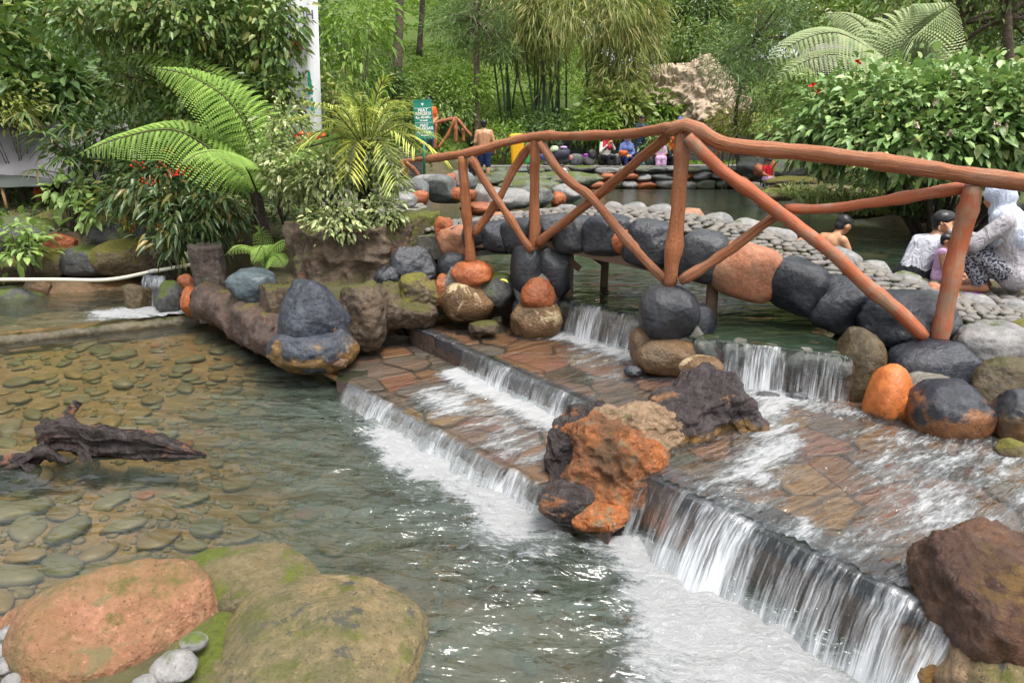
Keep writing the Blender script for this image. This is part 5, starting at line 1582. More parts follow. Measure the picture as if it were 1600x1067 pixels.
# ---- ferns
def frond_parts(P, width, npin, rs, nl=13, lead=0.12, drop=0.12, taper0=0.15, sag=0.25, face=(0, -0.62, 0.78)):
    """bipinnate frond along the rachis P"""
    Q = spline(P, npin + 2)
    T = np.gradient(Q, axis=0); T = unit(T)
    bp, bd, bl, bw, vv = [], [], [], [], []
    for i in range(1, npin + 1):
        t = i / npin
        w = width * (math.sin(math.pi * min(1, (t * 0.86 + 0.14)) ** 0.85) ** 0.8) * (1.0 if t > 0.12 else t / 0.12)
        sd = np.cross(T[i], face); sd /= max(np.linalg.norm(sd), 1e-6)
        for s in (-1, 1):
            d = sd * s + T[i] * 0.42 + np.array((0, 0, -drop))
            d /= np.linalg.norm(d)
            tt = np.linspace(0.06, 1, nl)
            base = Q[i] + d * (w * tt)[:, None]
            base[:, 2] -= sag * w * tt ** 2
            pd = np.cross(d, face); pd /= max(np.linalg.norm(pd), 1e-6)
            ll = w * 0.21 * (1 - tt * 0.8) + 0.006
            for s2 in (-1, 1):
                bp.append(base); bd.append(np.tile(pd * s2 + d * 0.5, (nl, 1))); bl.append(ll); bw.append(np.full(nl, w * 0.8 / nl))
                vv.append(np.full(nl, rs.rand()))
    bp = np.concatenate(bp); bd = np.concatenate(bd); bl = np.concatenate(bl); bw = np.concatenate(bw); vv = np.concatenate(vv)
    V, F, li = leaves(bp, bd, bl, bw, rs, 'quad', droop=0.15, flat=0.97, fold=0.05, upv=face)
    return V, F, vv[li]

def fern(name, root, crown_pt, fronds, mat, lab, seed, width, npin=34, nl=13, trunk_r=0.05, cat='fern', sag=0.3):
    root, crown_pt = Vector(root), Vector(crown_pt)
    e = empty(name, root, label=lab, cat=cat)
    if trunk_r:
        V, F = tube(spline([root, root.lerp(crown_pt, 0.5) + Vector((0.03, 0, 0)), crown_pt], 16), list(np.linspace(trunk_r, trunk_r * 0.75, 16)), 12, seed, 0.02)
        wparent(obj('trunk', mesh('trunk', V, F), m_fernbark), e)
    rs = np.random.RandomState(seed)
    for pts in fronds:
        w = width
        if isinstance(pts[-1], float):
            w = width * pts[-1]; pts = pts[:-1]
        P = [crown_pt] + [Vector(q) for q in pts]
        V, F, v = frond_parts(P, w, npin, rs, nl, sag=sag)
        fo = obj('frond', leaf_mesh('frond', [(V, F, v)]), mat); wparent(fo, e)
        Q = spline(P, 20)
        V, F = tube(Q, list(np.linspace(0.012, 0.003, 20)), 6)
        st = obj('rachis', mesh('rachis', V, F), m_stalk)
        st.parent = fo
    return e
m_stalk = m_plain('stalk', (0.06, 0.06, 0.02), 0.6)
fern('tree_fern', W(418, 412, 7.3), W(402, 300, 7.3),
     [[W(365, 262, 7.1), W(280, 205, 6.9), W(190, 215, 6.7), W(112, 246, 6.5), 0.85], [W(395, 225, 7.3), W(360, 160, 7.2), W(295, 118, 7.1), W(225, 104, 7.0), 1.0],
      [W(440, 245, 7.0), W(500, 225, 6.8), W(560, 208, 6.7), W(600, 206, 6.6), 0.7], [W(410, 240, 7.5), W(350, 130, 7.9), W(250, 85, 8.2), W(165, 90, 8.4), 0.9],
      [W(380, 255, 6.9), W(350, 238, 6.6), W(310, 240, 6.3), W(280, 262, 6.1), 0.6], [W(440, 270, 7.6), W(480, 230, 8.0), W(530, 215, 8.4), 0.6], [W(430, 250, 7.0), W(470, 236, 6.6), W(500, 250, 6.3), 0.5]],
     ml_fern, 'large bright green tree fern arching over the left pool', 90, 0.40, npin=36, nl=15)
fern('fern', W(415, 425, 6.9), W(415, 412, 6.9),
     [[W(400, 392, 6.8), W(375, 385, 6.6), W(350, 400, 6.5)], [W(425, 390, 6.8), W(445, 378, 6.7), W(470, 385, 6.6)], [W(410, 385, 6.7), W(400, 400, 6.5), W(392, 412, 6.4)], [W(430, 400, 6.7), W(440, 410, 6.5), W(445, 420, 6.4)], [W(412, 385, 7.0), W(408, 362, 7.0), W(395, 350, 6.9)]],
     ml_fern, 'small bright fern at the foot of the tree fern', 91, 0.11, npin=18, nl=6, trunk_r=0)
fern('tree_fern', base_at(1420, 12.6), W(1402, 125, 11.8),
     [[W(1418, 75, 11.8), W(1450, 35, 11.6), W(1495, 2, 11.5), 1.25], [W(1375, 90, 11.5), W(1310, 52, 11.2), W(1245, 66, 11.0), W(1190, 108, 10.9), 0.75], [W(1370, 105, 11.4), W(1320, 85, 11.0), W(1260, 95, 10.8), W(1205, 128, 10.7), 0.7],
      [W(1375, 70, 12.3), W(1330, 25, 12.6), W(1280, 22, 12.9), 0.7], [W(1385, 120, 11.1), W(1340, 118, 10.7), W(1290, 145, 10.4), 0.6], [W(1410, 80, 12.2), W(1430, 45, 12.6), W(1420, 5, 12.9), 0.8]],
     ml_fern2, 'pale green tree fern with wide fronds above the large-leaved bush', 92, 0.72, npin=34, nl=15, trunk_r=0.09)

# ---- small palm
def palm():
    root, top = W(576, 348, 6.72), W(573, 236, 6.7)
    e = empty('palm', root, label='small feather palm with yellowing fronds on the stump planter', cat='palm')
    V, F = tube(spline([root, root.lerp(top, 0.5), top], 24), [0.052 + 0.008 * (i % 3 == 0) for i in range(24)], 12, 3, 0.012)
    wparent(obj('trunk', mesh('trunk', V, F), m_fernbark), e)
    rs = np.random.RandomState(12)
    for i in range(26):
        a = i * 2.399 + rs.uniform(-.2, .2)
        el = rs.uniform(0.0, 1.3)
        L = rs.uniform(0.55, 0.78)
        d = Vector((math.cos(a) * math.cos(el), math.sin(a) * math.cos(el), math.sin(el)))
        m = top + d * L * 0.55 + Vector((0, 0, 0.06))
        tip = top + d * L + Vector((0, 0, -0.10 - 0.22 * max(0, 0.7 - el)))
        Q = spline([top, m, tip], 26); T = unit(np.gradient(Q, axis=0))
        P_, D_ = [], []
        for j in range(4, 26):
            sd = np.cross(T[j], (0, 0, 1)); sd /= max(np.linalg.norm(sd), 1e-6)
            for s in (-1, 1):
                P_.append(Q[j]); D_.append(sd * s * 0.8 + T[j] * 0.75 + np.array((0, 0, 0.12)) + rs.normal(size=3) * 0.08)
        n = len(P_)
        V, F, li = leaves(np.array(P_), np.array(D_), 0.22 * rs.uniform(0.8, 1.1, n), 0.012, rs, 'oval', droop=0.35, flat=0.95)
        old = 1.0 if el < 0.25 and rs.rand() < 0.55 else 0.0
        v = np.clip(0.3 + 0.35 * rs.rand(n) + 0.5 * old, 0, 1)
        fo = obj('frond', leaf_mesh('frond', [(V, F, v[li])]), ml_palm); wparent(fo, e)
        V, F = tube(Q, list(np.linspace(0.009, 0.003, 26)), 5)
        st = obj('rachis', mesh('rachis', V, F), m_stalk); st.parent = fo
palm()

# ---- right: large-leaved bush over the pool
shrub('mussaenda_bush', [E(1400, 182, 9.6, 260, 140, f=1.1), E(1500, 175, 9.2, 240, 140, f=1.0), E(1300, 200, 10.2, 150, 110, f=0.55), E(1590, 190, 8.8, 180, 140, f=0.8), E(1450, 225, 9.0, 220, 80, f=0.7), E(1660, 170, 8.8, 160, 160, f=0.5)],
      ml_mus, 'broad bush of large pale veined leaves overhanging the upper pool at right', 100, 0.15, 0.085, ncl=230, per=11, clr=0.12, kind='oval', droop=0.3, stem=base_at(1480, 10.4), stem_r=0.04, flat=0.75)
mb = bpy.data.objects['mussaenda_bush']
rs = np.random.RandomState(8)
for nm, pts, mt in (('red_flower', [(1270, 134, 9.9), (1278, 143, 9.9), (1340, 98, 9.8)], ml_red), ('pale_bract', [(1485, 208, 8.4), (1555, 194, 8.2), (1571, 197, 8.2), (1490, 118, 9), (1460, 158, 8.6), (1430, 195, 8.5)], m_plain('pale_bract', (0.62, 0.50, 0.40), 0.5))):
    for q in pts:
        c = np.array(W(*q))
        D = rs.normal(size=(7, 3)) + (0, -0.6, 0.3)
        V, F, li = leaves(np.tile(c, (7, 1)), D, 0.065, 0.04, rs, 'oval', flat=0.4)
        wparent(obj(nm, leaf_mesh(nm, [(V, F, rs.rand(7)[li])]), mt), mb)
# reeds and undergrowth below the bush
def tuft(name, px0, px1, y0, Y, n, L, Wd, mat, lab, seed, z=None, grp=None, spread=0.35, droop=0.6, dy=0.5):
    rs = np.random.RandomState(seed)
    a, b = W(px0, y0, Y), W(px1, y0, Y)
    e = (a + b) / 2
    zz = gz(e.x, e.y) if z is None else z
    root = Vector((e.x, e.y, zz))
    x = rs.uniform(a.x, b.x, n); y = Y + rs.uniform(-dy, dy, n)
    P = np.stack([x, y, np.full(n, zz) + rs.uniform(-0.05, 0.05, n)], 1) - np.array(root)
    D = np.stack([rs.normal(size=n) * spread, rs.normal(size=n) * spread, np.ones(n)], 1)
    V, F, li = leaves(P, D, L * rs.uniform(0.6, 1.2, n), Wd, rs, 'blade', droop=droop, flat=0.2)
    V2, F2, li2 = V, F, li
    o = obj(name, leaf_mesh(name, [(V, F, rs.rand(n)[li])]), mat); o.location = root
    return setp(o, lab, 'grass', grp)
RU = 'reeds and grasses of the right bank'
tuft('reed_clump', 1270, 1420, 285, 10.6, 700, 0.75, 0.022, ml_reed, 'tall reeds below the large-leaved bush at the pool edge', 110, z=0.85, grp=RU)
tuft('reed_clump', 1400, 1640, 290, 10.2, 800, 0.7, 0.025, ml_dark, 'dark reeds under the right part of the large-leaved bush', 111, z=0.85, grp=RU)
tuft('grass_tuft', 1228, 1290, 275, 12.6, 260, 0.55, 0.018, ml_reed, 'pale arching grass tuft on the right pool bank', 112, z=0.95, grp=RU, spread=0.7, dy=0.3)
tuft('grass_tuft', 1470, 1640, 92, 11.5, 350, 0.5, 0.04, ml_grass, 'bright strap-leaved grass above the large-leaved bush', 113, z=2.1, grp=RU, spread=0.6)
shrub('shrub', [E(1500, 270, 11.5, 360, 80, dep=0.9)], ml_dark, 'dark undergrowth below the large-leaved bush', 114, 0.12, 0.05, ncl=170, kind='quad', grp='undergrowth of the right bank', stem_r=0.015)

# ---- trees behind: right
rt = [('broadleaf_tree', 1482, 14.5, [E(1500, -40, 14.5, 320, 150, f=0.9), E(1560, 40, 16.5, 260, 130, f=0.8)], ml_mid, 'tree with mossy leaning trunk at the upper right', 0.13, 0.055, W(1500, -10, 14.2), 0.13),
      ('broadleaf_tree', 1565, 13.5, [E(1600, -60, 13.5, 260, 130, f=0.8), E(1650, 60, 15, 220, 200, f=0.9)], ml_dark, 'tree with forked trunk at the right picture edge', 0.13, 0.055, W(1568, -20, 13.5), 0.12),
      ('broadleaf_tree', 1420, 22.0, [E(1400, 40, 22, 260, 150, f=1), E(1540, 70, 20, 260, 140, f=1), E(1300, 20, 24, 200, 120, f=0.7)], ml_mid, 'leafy tree behind the pale tree fern', 0.2, 0.09, W(1420, 0, 22), 0.16),
      ('broadleaf_tree', 1625, 18.0, [E(1620, 50, 18, 220, 220, f=1)], ml_dark, 'dark tree beyond the right edge trees', 0.18, 0.08, W(1625, 0, 18), 0.15)]
for j, (nm, px_, Y, el, mt, lab, L, w_, top, r_) in enumerate(rt):
    tree(nm, base_at(px_, Y), top, r_, el, mt, lab, grp='trees at the upper right', seed=120 + j, L=L, Wd=w_, ncl=260, per=12, clr=0.2, kind='quad', bend=0.1)
V, F = tube(spline([W(1478, 78, 14.4), W(1510, 62, 14.2), W(1545, 40, 13.9), W(1600, 20, 13.6)], 20), list(np.linspace(0.05, 0.03, 20)), 8, 2, 0.015)
o = obj('bough', mesh('bough', V, F), m_trunk); wparent(o, bpy.data.objects['broadleaf_tree'] if False else [q for q in bpy.data.objects if q.get('label', '').startswith('tree with mossy leaning')][0])

# ---- pines in the middle distance
for j, (px_, Y, el, lab, bend) in enumerate([
    (1160, 21.0, [E(1192, 60, 21, 120, 130, f=1.0), E(1215, 15, 21, 100, 90, f=0.6), E(1140, 95, 20.6, 76, 60, f=0.4), E(1195, 132, 20.4, 110, 66, f=0.6)], 'soft needled pine leaning over the pale rock face', -0.5),
    (745, 25.0, [E(750, 15, 25, 110, 70, f=0.8), E(705, 40, 25, 80, 60, f=0.5), E(778, 72, 25, 56, 40, f=0.3), E(735, 75, 25.2, 50, 30, f=0.2)], 'fluffy needle-leaved tree with pale trunk on the grass slope', 0.0)]):
    top = W(745, -10, Y) if px_ == 745 else W(1190, 20, Y)
    tree('pine_tree', base_at(px_ if px_ == 745 else 1165, Y), top, 0.13 if px_ == 745 else 0.07, el, ml_needle, lab, seed=140 + j, L=0.26, Wd=0.022, ncl=120, per=26, clr=0.15, kind='quad', grp='pines of the middle distance', bend=bend, droop=0.1, outw=0.4, flat=0.0, trunk_mat=m_trunk if px_ == 745 else m_trunk_dark)

# ---- bamboo
def bamboo():
    root = base_at(890, 27.5)
    e = empty('bamboo_clump', root, label='tall bamboo clump with dark green culms in the middle background', cat='bamboo')
    m_culm = m_plain('bamboo_culm', (0.035, 0.065, 0.025), 0.45, 0.4, 5)
    rs = np.random.RandomState(33)
    tops = []
    for i in range(34):
        px_ = rs.uniform(785, 985); Y = rs.uniform(26, 29)
        b_ = base_at(px_, Y)
        lean = (px_ - 885) / 100.0
        L = rs.uniform(5.5, 8.0)
        mid = b_ + Vector((lean * 0.5 + rs.normal() * 0.25, rs.normal() * 0.2, L * 0.5))
        tp = b_ + Vector((lean * 1.8 + rs.normal() * 0.7, rs.normal() * 0.6 - 0.4, L))
        P = spline([b_, mid, tp], 18)
        V, F = tube(P, list(np.linspace(0.045, 0.015, 18)), 7)
        wparent(obj('culm', mesh('culm', V, F), m_culm), e)
        tops.append(P)
    parts = []
    for P in tops:
        n = 260
        ii = rs.randint(6, 18, n)
        base = P[ii] + rs.normal(size=(n, 3)) * (0.45, 0.4, 0.28)
        D = rs.normal(size=(n, 3)) * 0.6 + (0, -0.1, -0.75)
        V, F, li = leaves(base, D, 0.34 * rs.uniform(0.6, 1.2, n), 0.04, rs, 'quad', droop=0.4, flat=0.2)
        v = np.clip(0.45 * rs.rand(n) + 0.3 * rs.rand() + 0.25 * (rs.rand(n) > 0.93), 0, 1)
        parts.append((V, F, v[li]))
    # lower drooping sprays at both sides
    for el in (E(975, 60, 26.5, 110, 130, f=0.8), E(965, 130, 26, 70, 70, f=0.4), E(810, 40, 26.5, 110, 120, f=0.7), E(900, 20, 26, 240, 90, f=1.0), E(990, 20, 27, 100, 90, f=0.6)):
        V, F, v = crown(el[:3], el[3:6], int(170 * el[6]), 12, 0.22, 0.36, 0.045, int(el[0] * 10) % 97 + 9, 'quad', droop=0.5, down=0.8, flat=0.2)
        parts.append((V, F, v))
    wparent(obj('foliage', leaf_mesh('foliage', parts), ml_bamboo), e)
bamboo()

# ---- backdrop of trees on the hill
bk = [(560, 54, 5.5, ml_mid, 'tree on the hill crest above the grass slope'), (720, 50, 5.2, ml_mid, 'hill tree behind the fluffy needle-leaved tree'), (800, 40, 5.0, ml_dark, 'dark hill tree behind the left part of the bamboo'),
      (900, 42, 5.5, ml_mid, 'hill tree behind the middle of the bamboo'), (1000, 44, 5.2, ml_olive, 'pale hill tree behind the right edge of the bamboo'), (1055, 37, 3.6, ml_ficus, 'dense dark tree above the pale rock face'), (1095, 36, 3.0, ml_dark, 'round dark tree right above the rock face'),
      (1140, 40, 4.2, ml_yellow, 'yellow-green tree near the gap of sky'), (1280, 42, 5.2, ml_olive, 'far olive tree right of the gap of sky'), (1380, 38, 5.2, ml_mid, 'far green tree behind the pale tree fern'), (1500, 34, 5.5, ml_mid, 'far green tree behind the right trunks'), (1640, 34, 5.5, ml_dark, 'far dark tree at the right picture edge'), (400, 28, 5.5, ml_dark, 'far dark tree behind the glossy-leaved tree'), (250, 26, 5.5, ml_dark, 'far dark tree at the upper left'), (90, 24, 5.5, ml_dark, 'far dark tree at the left picture edge')]
proto_ = {}
for j, (px_, Y, h, mt, lab) in enumerate(bk):
    b_ = base_at(px_, Y)
    key = (mt.name, j % 2)
    if key not in proto_:
        parts = []
        rs = np.random.RandomState(200 + j)
        for q in range(6):
            a = rs.uniform(0, 6.28)
            rr = rs.uniform(0.3, 1.5)
            parts.append(crown((math.cos(a) * rr, math.sin(a) * rr, rs.uniform(1.4, 4.6)), (rs.uniform(1.1, 1.7),) * 2 + (rs.uniform(0.7, 1.2),), 130, 12, 0.26, 0.26, 0.12, 300 + j * 7 + q, 'quad', down=0.3))
        cme = leaf_mesh('crown', parts)
        V, F = tube(spline([Vector((0, 0, 0)), Vector((0.1, 0, 1.6)), Vector((0, 0.1, 3.6))], 10), list(np.linspace(0.17, 0.08, 10)), 9, j, 0.03)
        proto_[key] = (cme, mesh('trunk', V, F))
    cme, tme = proto_[key]
    e = empty('hill_tree', b_, rz=j * 1.3, label=lab, cat='tree', group='trees on the hill behind')
    e.scale = (h / 4.6,) * 3
    obj('crown', cme, mt, e); obj('trunk', tme, m_trunk, e)
# bare trunk tree on the grass slope
tree('hill_tree', base_at(628, 30), W(628, -120, 30), 0.2, [E(640, -130, 30, 260, 120, f=1)], ml_mid, 'tall bare pale trunk standing on the grass slope', grp='trees on the hill behind', seed=171, L=0.2, Wd=0.09, ncl=160, clr=0.25)
tree('hill_tree', base_at(662, 33), W(668, -120, 33), 0.14, [E(690, -120, 33, 240, 110, f=1)], ml_mid, 'thinner dark trunk right of the tall bare trunk on slope', grp='trees on the hill behind', seed=172, L=0.2, Wd=0.09, ncl=140, clr=0.25, trunk_mat=m_trunk_dark)
# shrubs of the slope
HS = 'shrubs on the grass slope'
for j, (px_, py_, Y, w, h, mt, lab, L) in enumerate([
    (655, 140, 25.5, 70, 34, ml_mid, 'leafy shrub on the slope left of the fluffy tree', 0.2), (600, 128, 25, 50, 26, ml_dark, 'dark shrub on the slope behind the palm', 0.2), (690, 165, 24.6, 110, 50, ml_mid, 'low shrub behind the far log fence', 0.16),
    (720, 140, 25, 90, 40, ml_grass, 'bright shrub at the foot of the fluffy tree', 0.16), (785, 212, 23.8, 70, 36, ml_grass, 'bright weeds beside the bare-backed man', 0.14), (640, 195, 24, 90, 40, ml_dark, 'dark shrub behind the green price sign', 0.16),
    (965, 170, 25.5, 80, 50, ml_reed, 'strap-leaved plants at the right foot of the bamboo', 0.4), (1030, 172, 27, 60, 34, ml_grass, 'bright grassy mound left of the rock face', 0.3), (930, 195, 24.5, 60, 40, ml_grass, 'bright bush at the foot of the bamboo', 0.2),
    (1030, 215, 23.6, 60, 40, ml_mid, 'green bush behind the standing man', 0.16), (1205, 185, 20.5, 110, 70, ml_olive, 'olive flowering bush behind the right pool wall', 0.12), (1140, 190, 22, 50, 30, ml_yellow, 'yellow-green low bush at rock face foot', 0.12),
    (860, 200, 25, 120, 30, ml_dark, 'dark undergrowth between the bamboo culms', 0.2), (1085, 62, 31, 120, 60, ml_ficus, 'dense shrub on top of the rock face', 0.2), (540, 190, 17, 110, 60, ml_dark, 'dark shrub behind the palm crown', 0.16), (480, 250, 12, 130, 60, ml_dark, 'dark shrub behind the variegated shrub', 0.12), (1290, 130, 17, 130, 90, ml_mid, 'leafy bush below the left fronds of pale tree fern', 0.14)]):
    shrub('shrub', [E(px_, py_, Y, w, h)], mt, lab, 180 + j, L, L * 0.42, ncl=70 + int(w * h / 90), per=11, clr=0.16, kind='quad', grp=HS, stem_r=0.02)
# grass on the slope: nobody could count it
rs = np.random.RandomState(41)
n = 60000
x = rs.uniform(-16, 7.5, n); y = 23.6 + rs.rand(n) ** 1.3 * 24
zz = ground_h(x, y)
D = np.stack([rs.normal(size=n) * 0.5, rs.normal(size=n) * 0.5 - 0.2, np.ones(n) * 0.7], 1)
V, F, li = leaves(np.stack([x, y, zz], 1), D, 0.24 * rs.uniform(0.5, 1.2, n), 0.09, rs, 'quad', droop=0.5, flat=0.4)
cl = np.clip(0.5 + 0.9 * fbm(np.stack([x * 0.5, y * 0.5, 0 * x], 1), 3, 5), 0, 1)
obj('slope_grass', leaf_mesh('slope_grass', [(V, F, np.clip(0.6 * cl + 0.4 * rs.rand(n), 0, 1)[li])]), ml_grass, label='short bright green grass covering the slope behind', cat='grass', kind='stuff')
n = 26000
x = rs.uniform(-13, -2.0, n); y = rs.uniform(8.6, 23.5, n)
zz = ground_h(x, y)
ok = zz > 0.62
x, y, zz = x[ok], y[ok], zz[ok]; n = len(x)
D = np.stack([rs.normal(size=n) * 0.7, rs.normal(size=n) * 0.7, np.ones(n) * 0.6], 1)
V, F, li = leaves(np.stack([x, y, zz], 1), D, 0.14 * rs.uniform(0.5, 1.2, n), 0.05, rs, 'quad', droop=0.5, flat=0.4)
obj('ground_cover', leaf_mesh('ground_cover', [(V, F, rs.rand(n)[li])]), ml_dark, label='dark leafy ground cover of the left bank', cat='ground cover', kind='stuff')
n = 22000
x = rs.uniform(5.5, 24, n); y = rs.uniform(10.5, 32, n)
ok = sd_poly(np.stack([x, y], 1), P_UP) > 0.25
x, y = x[ok], y[ok]; n = len(x); zz = ground_h(x, y)
D = np.stack([rs.normal(size=n) * 0.7, rs.normal(size=n) * 0.7, np.ones(n) * 0.6], 1)
V, F, li = leaves(np.stack([x, y, zz], 1), D, 0.2 * rs.uniform(0.5, 1.2, n), 0.06, rs, 'quad', droop=0.5, flat=0.4)
obj('ground_cover', leaf_mesh('ground_cover', [(V, F, rs.rand(n)[li])]), ml_mid, label='leafy ground cover of the right bank', cat='ground cover', kind='stuff')
# ================================================================== FAR BANK, SIGNS, BINS
mr_w = [mr_grey, mr_mossy_dark, m_rock('rock_far_grey', (0.11, 0.115, 0.11), (0.055, 0.06, 0.06), moss=0.25, rough=0.6, scale=2, bump=0.5), m_rock('rock_far_green', (0.10, 0.11, 0.075), (0.05, 0.06, 0.04), moss=0.4, rough=0.7, scale=2, bump=0.5)]
YT = 22.35
xl, xr = W(800, 270, YT).x, W(1275, 270, YT).x
slab('terrace', ccw([np.array(q) for q in ((xl - 1.5, YT + 0.1), (xr + 1.0, YT + 0.1), (xr + 1.5, 26), (xl - 2, 26))]), 0.2, 1.19, m_rock('terrace_gravel', (0.19, 0.18, 0.165), (0.12, 0.115, 0.10), rough=0.85, scale=5, bump=0.5))
pw = empty('pool_wall', ((xl + xr) / 2, YT, 0.56), label='far wall of the upper pool built of grey and orange boulders', cat='wall')
rs = np.random.RandomState(61)
for row, (zc, hh) in enumerate(((0.62, 0.2), (0.86, 0.19), (1.08, 0.15))):
    x = xl - 1.2
    while x < xr + 0.6:
        w_ = rs.uniform(0.38, 0.85)
        mt = mr_orange if rs.rand() < (0.16 if row < 2 else 0.05) else mr_w[rs.randint(4)]
        rock('stone', (x + w_ / 2, YT - 0.06 + 0.05 * row + rs.uniform(-0.05, 0.05), zc + rs.uniform(-0.04, 0.04)), (w_ * 0.55, 0.28, hh * rs.uniform(0.62, 0.8)), mt, pw, seed=500 + int(x * 10) + row * 100, sub=3, rough=0.07, cuts=5, power=0.8)
        x += w_ * 0.93
rw = empty('retaining_wall', (5, 25.2, 1.2), label='dark mossy stone retaining wall behind the seated people', cat='wall')
for row in range(3):
    x = xl - 1.5 + 0.4 * (row % 2)
    while x < xr + 1.2:
        w_ = rs.uniform(0.8, 1.5)
        V, F = paver([np.array(q) for q in ((x, 25.0), (x + w_, 25.0), (x + w_, 25.5), (x, 25.5))], 1.15 + row * 0.36, 1.15 + (row + 1) * 0.36 - 0.015, 0.012, 0.02)
        wparent(obj('block', mesh('block', np.array(V) + rs.normal(size=(len(V), 3)) * 0.012, F, False), mr_mossy_dark if rs.rand() < 0.7 else mr_brown), rw); x += w_
for j, (x0, x1, lab) in enumerate([(848, 932, 'low grey stone seat with bags on it'), (935, 985, 'low grey stone seat under the two seated women'), (1010, 1062, 'low dark stone seat under the girl in pink')]):
    a, b_ = W(x0, 255, 23.3), W(x1, 255, 23.3)
    e = empty('stone_bench', (a + b_) / 2, label=lab, cat='seat', group='stone seats on the terrace')
    n = 4
    for q in range(n):
        c = a.lerp(b_, (q + 0.5) / n)
        rock('stone', (c.x, 23.4, 1.36), ((b_.x - a.x) / n * 0.56, 0.24, 0.2), mr_w[(q + j) % 3], e, seed=560 + j * 7 + q, sub=3, power=0.65, cuts=3, rough=0.04)
# pale rock face
mr_cliff = m_rock('pale_rock_face', (0.44, 0.345, 0.25), (0.30, 0.225, 0.155), spots=(0.13, 0.11, 0.07), spotamt=0.12, rough=0.85, scale=0.8, bump=1.0, bscale=3.5, moss=0.2, mosscol=(0.07, 0.09, 0.02))
cf = empty('rock_face', W(1085, 190, 30.5), label='pale eroded rock face between bamboo and pines', cat='rock')
for j, (px_, py_, w_, h_, Y) in enumerate([(1060, 152, 130, 96, 27.5), (1112, 160, 120, 110, 27.2), (1030, 140, 90, 60, 28), (1085, 128, 100, 60, 28.2), (1140, 180, 80, 80, 26.8)]):
    prock('crag', px_, py_, w_, h_, Y, mr_cliff, cf, seed=580 + j, sub=6, rough=0.2, cuts=10, cut=(0.55, 0.85), fine=0.11, dep=0.7, power=0.9, billow=0.08, bfreq=4)
o = prock('boulder', 1310, 92, 110, 60, 14.5, m_rock('rock_purple_grey', (0.16, 0.14, 0.14), (0.08, 0.07, 0.07), moss=0.3, rough=0.7, scale=1.5, bump=0.8, bscale=6), seed=590, sub=5, rough=0.12, label='grey rock half hidden under the pale tree fern fronds', cat='boulder')
# right bank of the upper pool
RB = 'rocks of the upper pool right bank'
for j, (px_, py_, w_, h_, Y, mt, lab) in enumerate([(1440, 325, 90, 50, 10.9, m_rock('rock_bank_orange', (0.30, 0.12, 0.045), (0.14, 0.07, 0.03), rough=0.6, bump=1.0, bscale=12, scale=3), 'orange earth rock at the right pool bank behind the boy'), (1350, 318, 120, 46, 11.6, mr_bark, 'brown bank rock left of the orange earth rock'), (1530, 320, 120, 60, 10.4, mr_mossy_dark, 'dark bank rock behind the squatting woman'), (1280, 300, 120, 26, 13.5, m_rock('rock_ochre_flat', (0.24, 0.19, 0.09), (0.13, 0.10, 0.05), moss=0.4, rough=0.7), 'flat ochre ledge of the right pool bank'),
                                             (1240, 285, 90, 20, 16.5, mr_mossy, 'flat mossy ledge below the boy in red'), (1180, 262, 60, 34, 20.8, mr_w[2], 'grey boulder behind the boy in red'), (1225, 268, 70, 40, 19.8, mr_w[1], 'dark boulder right of the boy in red'), (1210, 262, 16, 22, 19.7, mr_orange, 'orange stone right of the boy in red'), (1186, 266, 16, 20, 19.7, mr_orange, 'orange stone left of the boy in red'), (1175, 298, 40, 20, 16.0, mr_mossy_dark, 'dark wet stone at the waterline of the right pool'), (1215, 305, 60, 22, 14.6, mr_mossy, 'mossy wet stone nearer at the right waterline'), (1600, 325, 120, 60, 10.0, mr_mossy_dark, 'dark rock beyond the woman at right edge')]):
    prock('boulder', px_, py_, w_, h_, Y, mt, seed=600 + j, sub=4, rough=0.1, cuts=5, label=lab, cat='boulder', group=RB, dep=0.9)
# pebble path and stone culvert at the left side of the upper pool
path = np.array([(-0.75, 7.6), (-1.15, 9.6), (-1.5, 11.5), (-1.75, 13.2), (-1.4, 15), (-1.0, 17.5), (-1.6, 18.2), (-3.2, 17.6), (-3.6, 14), (-3.2, 11.5), (-2.3, 9.0), (-1.9, 7.6)])
pth = slab('path', ccw([q for q in path]), 0.3, 0.93, m_mortar)
rs = np.random.RandomState(62)
Vs, Fs, vv, n0 = [], [], [], 0
for _ in range(2600):
    q = path.min(0) + rs.rand(2) * (path.max(0) - path.min(0))
    if sd_poly(q[None], path)[0] > -0.05: continue
    V, F = peb_src[rs.randint(6)]
    Vs.append(V * rs.uniform(0.04, 0.065) + (q[0], q[1], 0.93)); Fs.append(F + n0); n0 += len(V); vv.append(np.full(len(V), rs.rand()))
me = mesh('path_pebbles', np.concatenate(Vs), np.concatenate(Fs)); attr(me, 'v', np.concatenate(vv))
o = obj('path_pebbles', me, m_peb, kind='stuff'); o.parent = pth
cv = empty('stone_culvert', W(690, 330, 11.5), label='low stone culvert edging the pebble path with grey and orange stones', cat='culvert')
for j, (px_, py_, w_, h_, Y, mt) in enumerate([(618, 314, 66, 28, 10.0, mr_grey), (648, 296, 44, 34, 11.3, mr_w[2]), (688, 294, 52, 40, 11.6, mr_w[2]), (656, 309, 28, 24, 10.9, mr_orange), (705, 284, 18, 26, 11.8, mr_orange), (722, 305, 46, 26, 11.6, mr_orange), (726, 284, 40, 28, 12.0, mr_w[2]), (670, 283, 50, 20, 12.2, mr_grey), (752, 312, 50, 46, 12.3, mr_grey), (700, 310, 60, 16, 11.9, mr_grey)]):
    prock('stone', px_, py_, w_, h_, Y, mt, cv, seed=620 + j, sub=4, rough=0.06, cuts=5, power=0.75, dep=0.9)
MBK = 'rocks left of the upper pool'
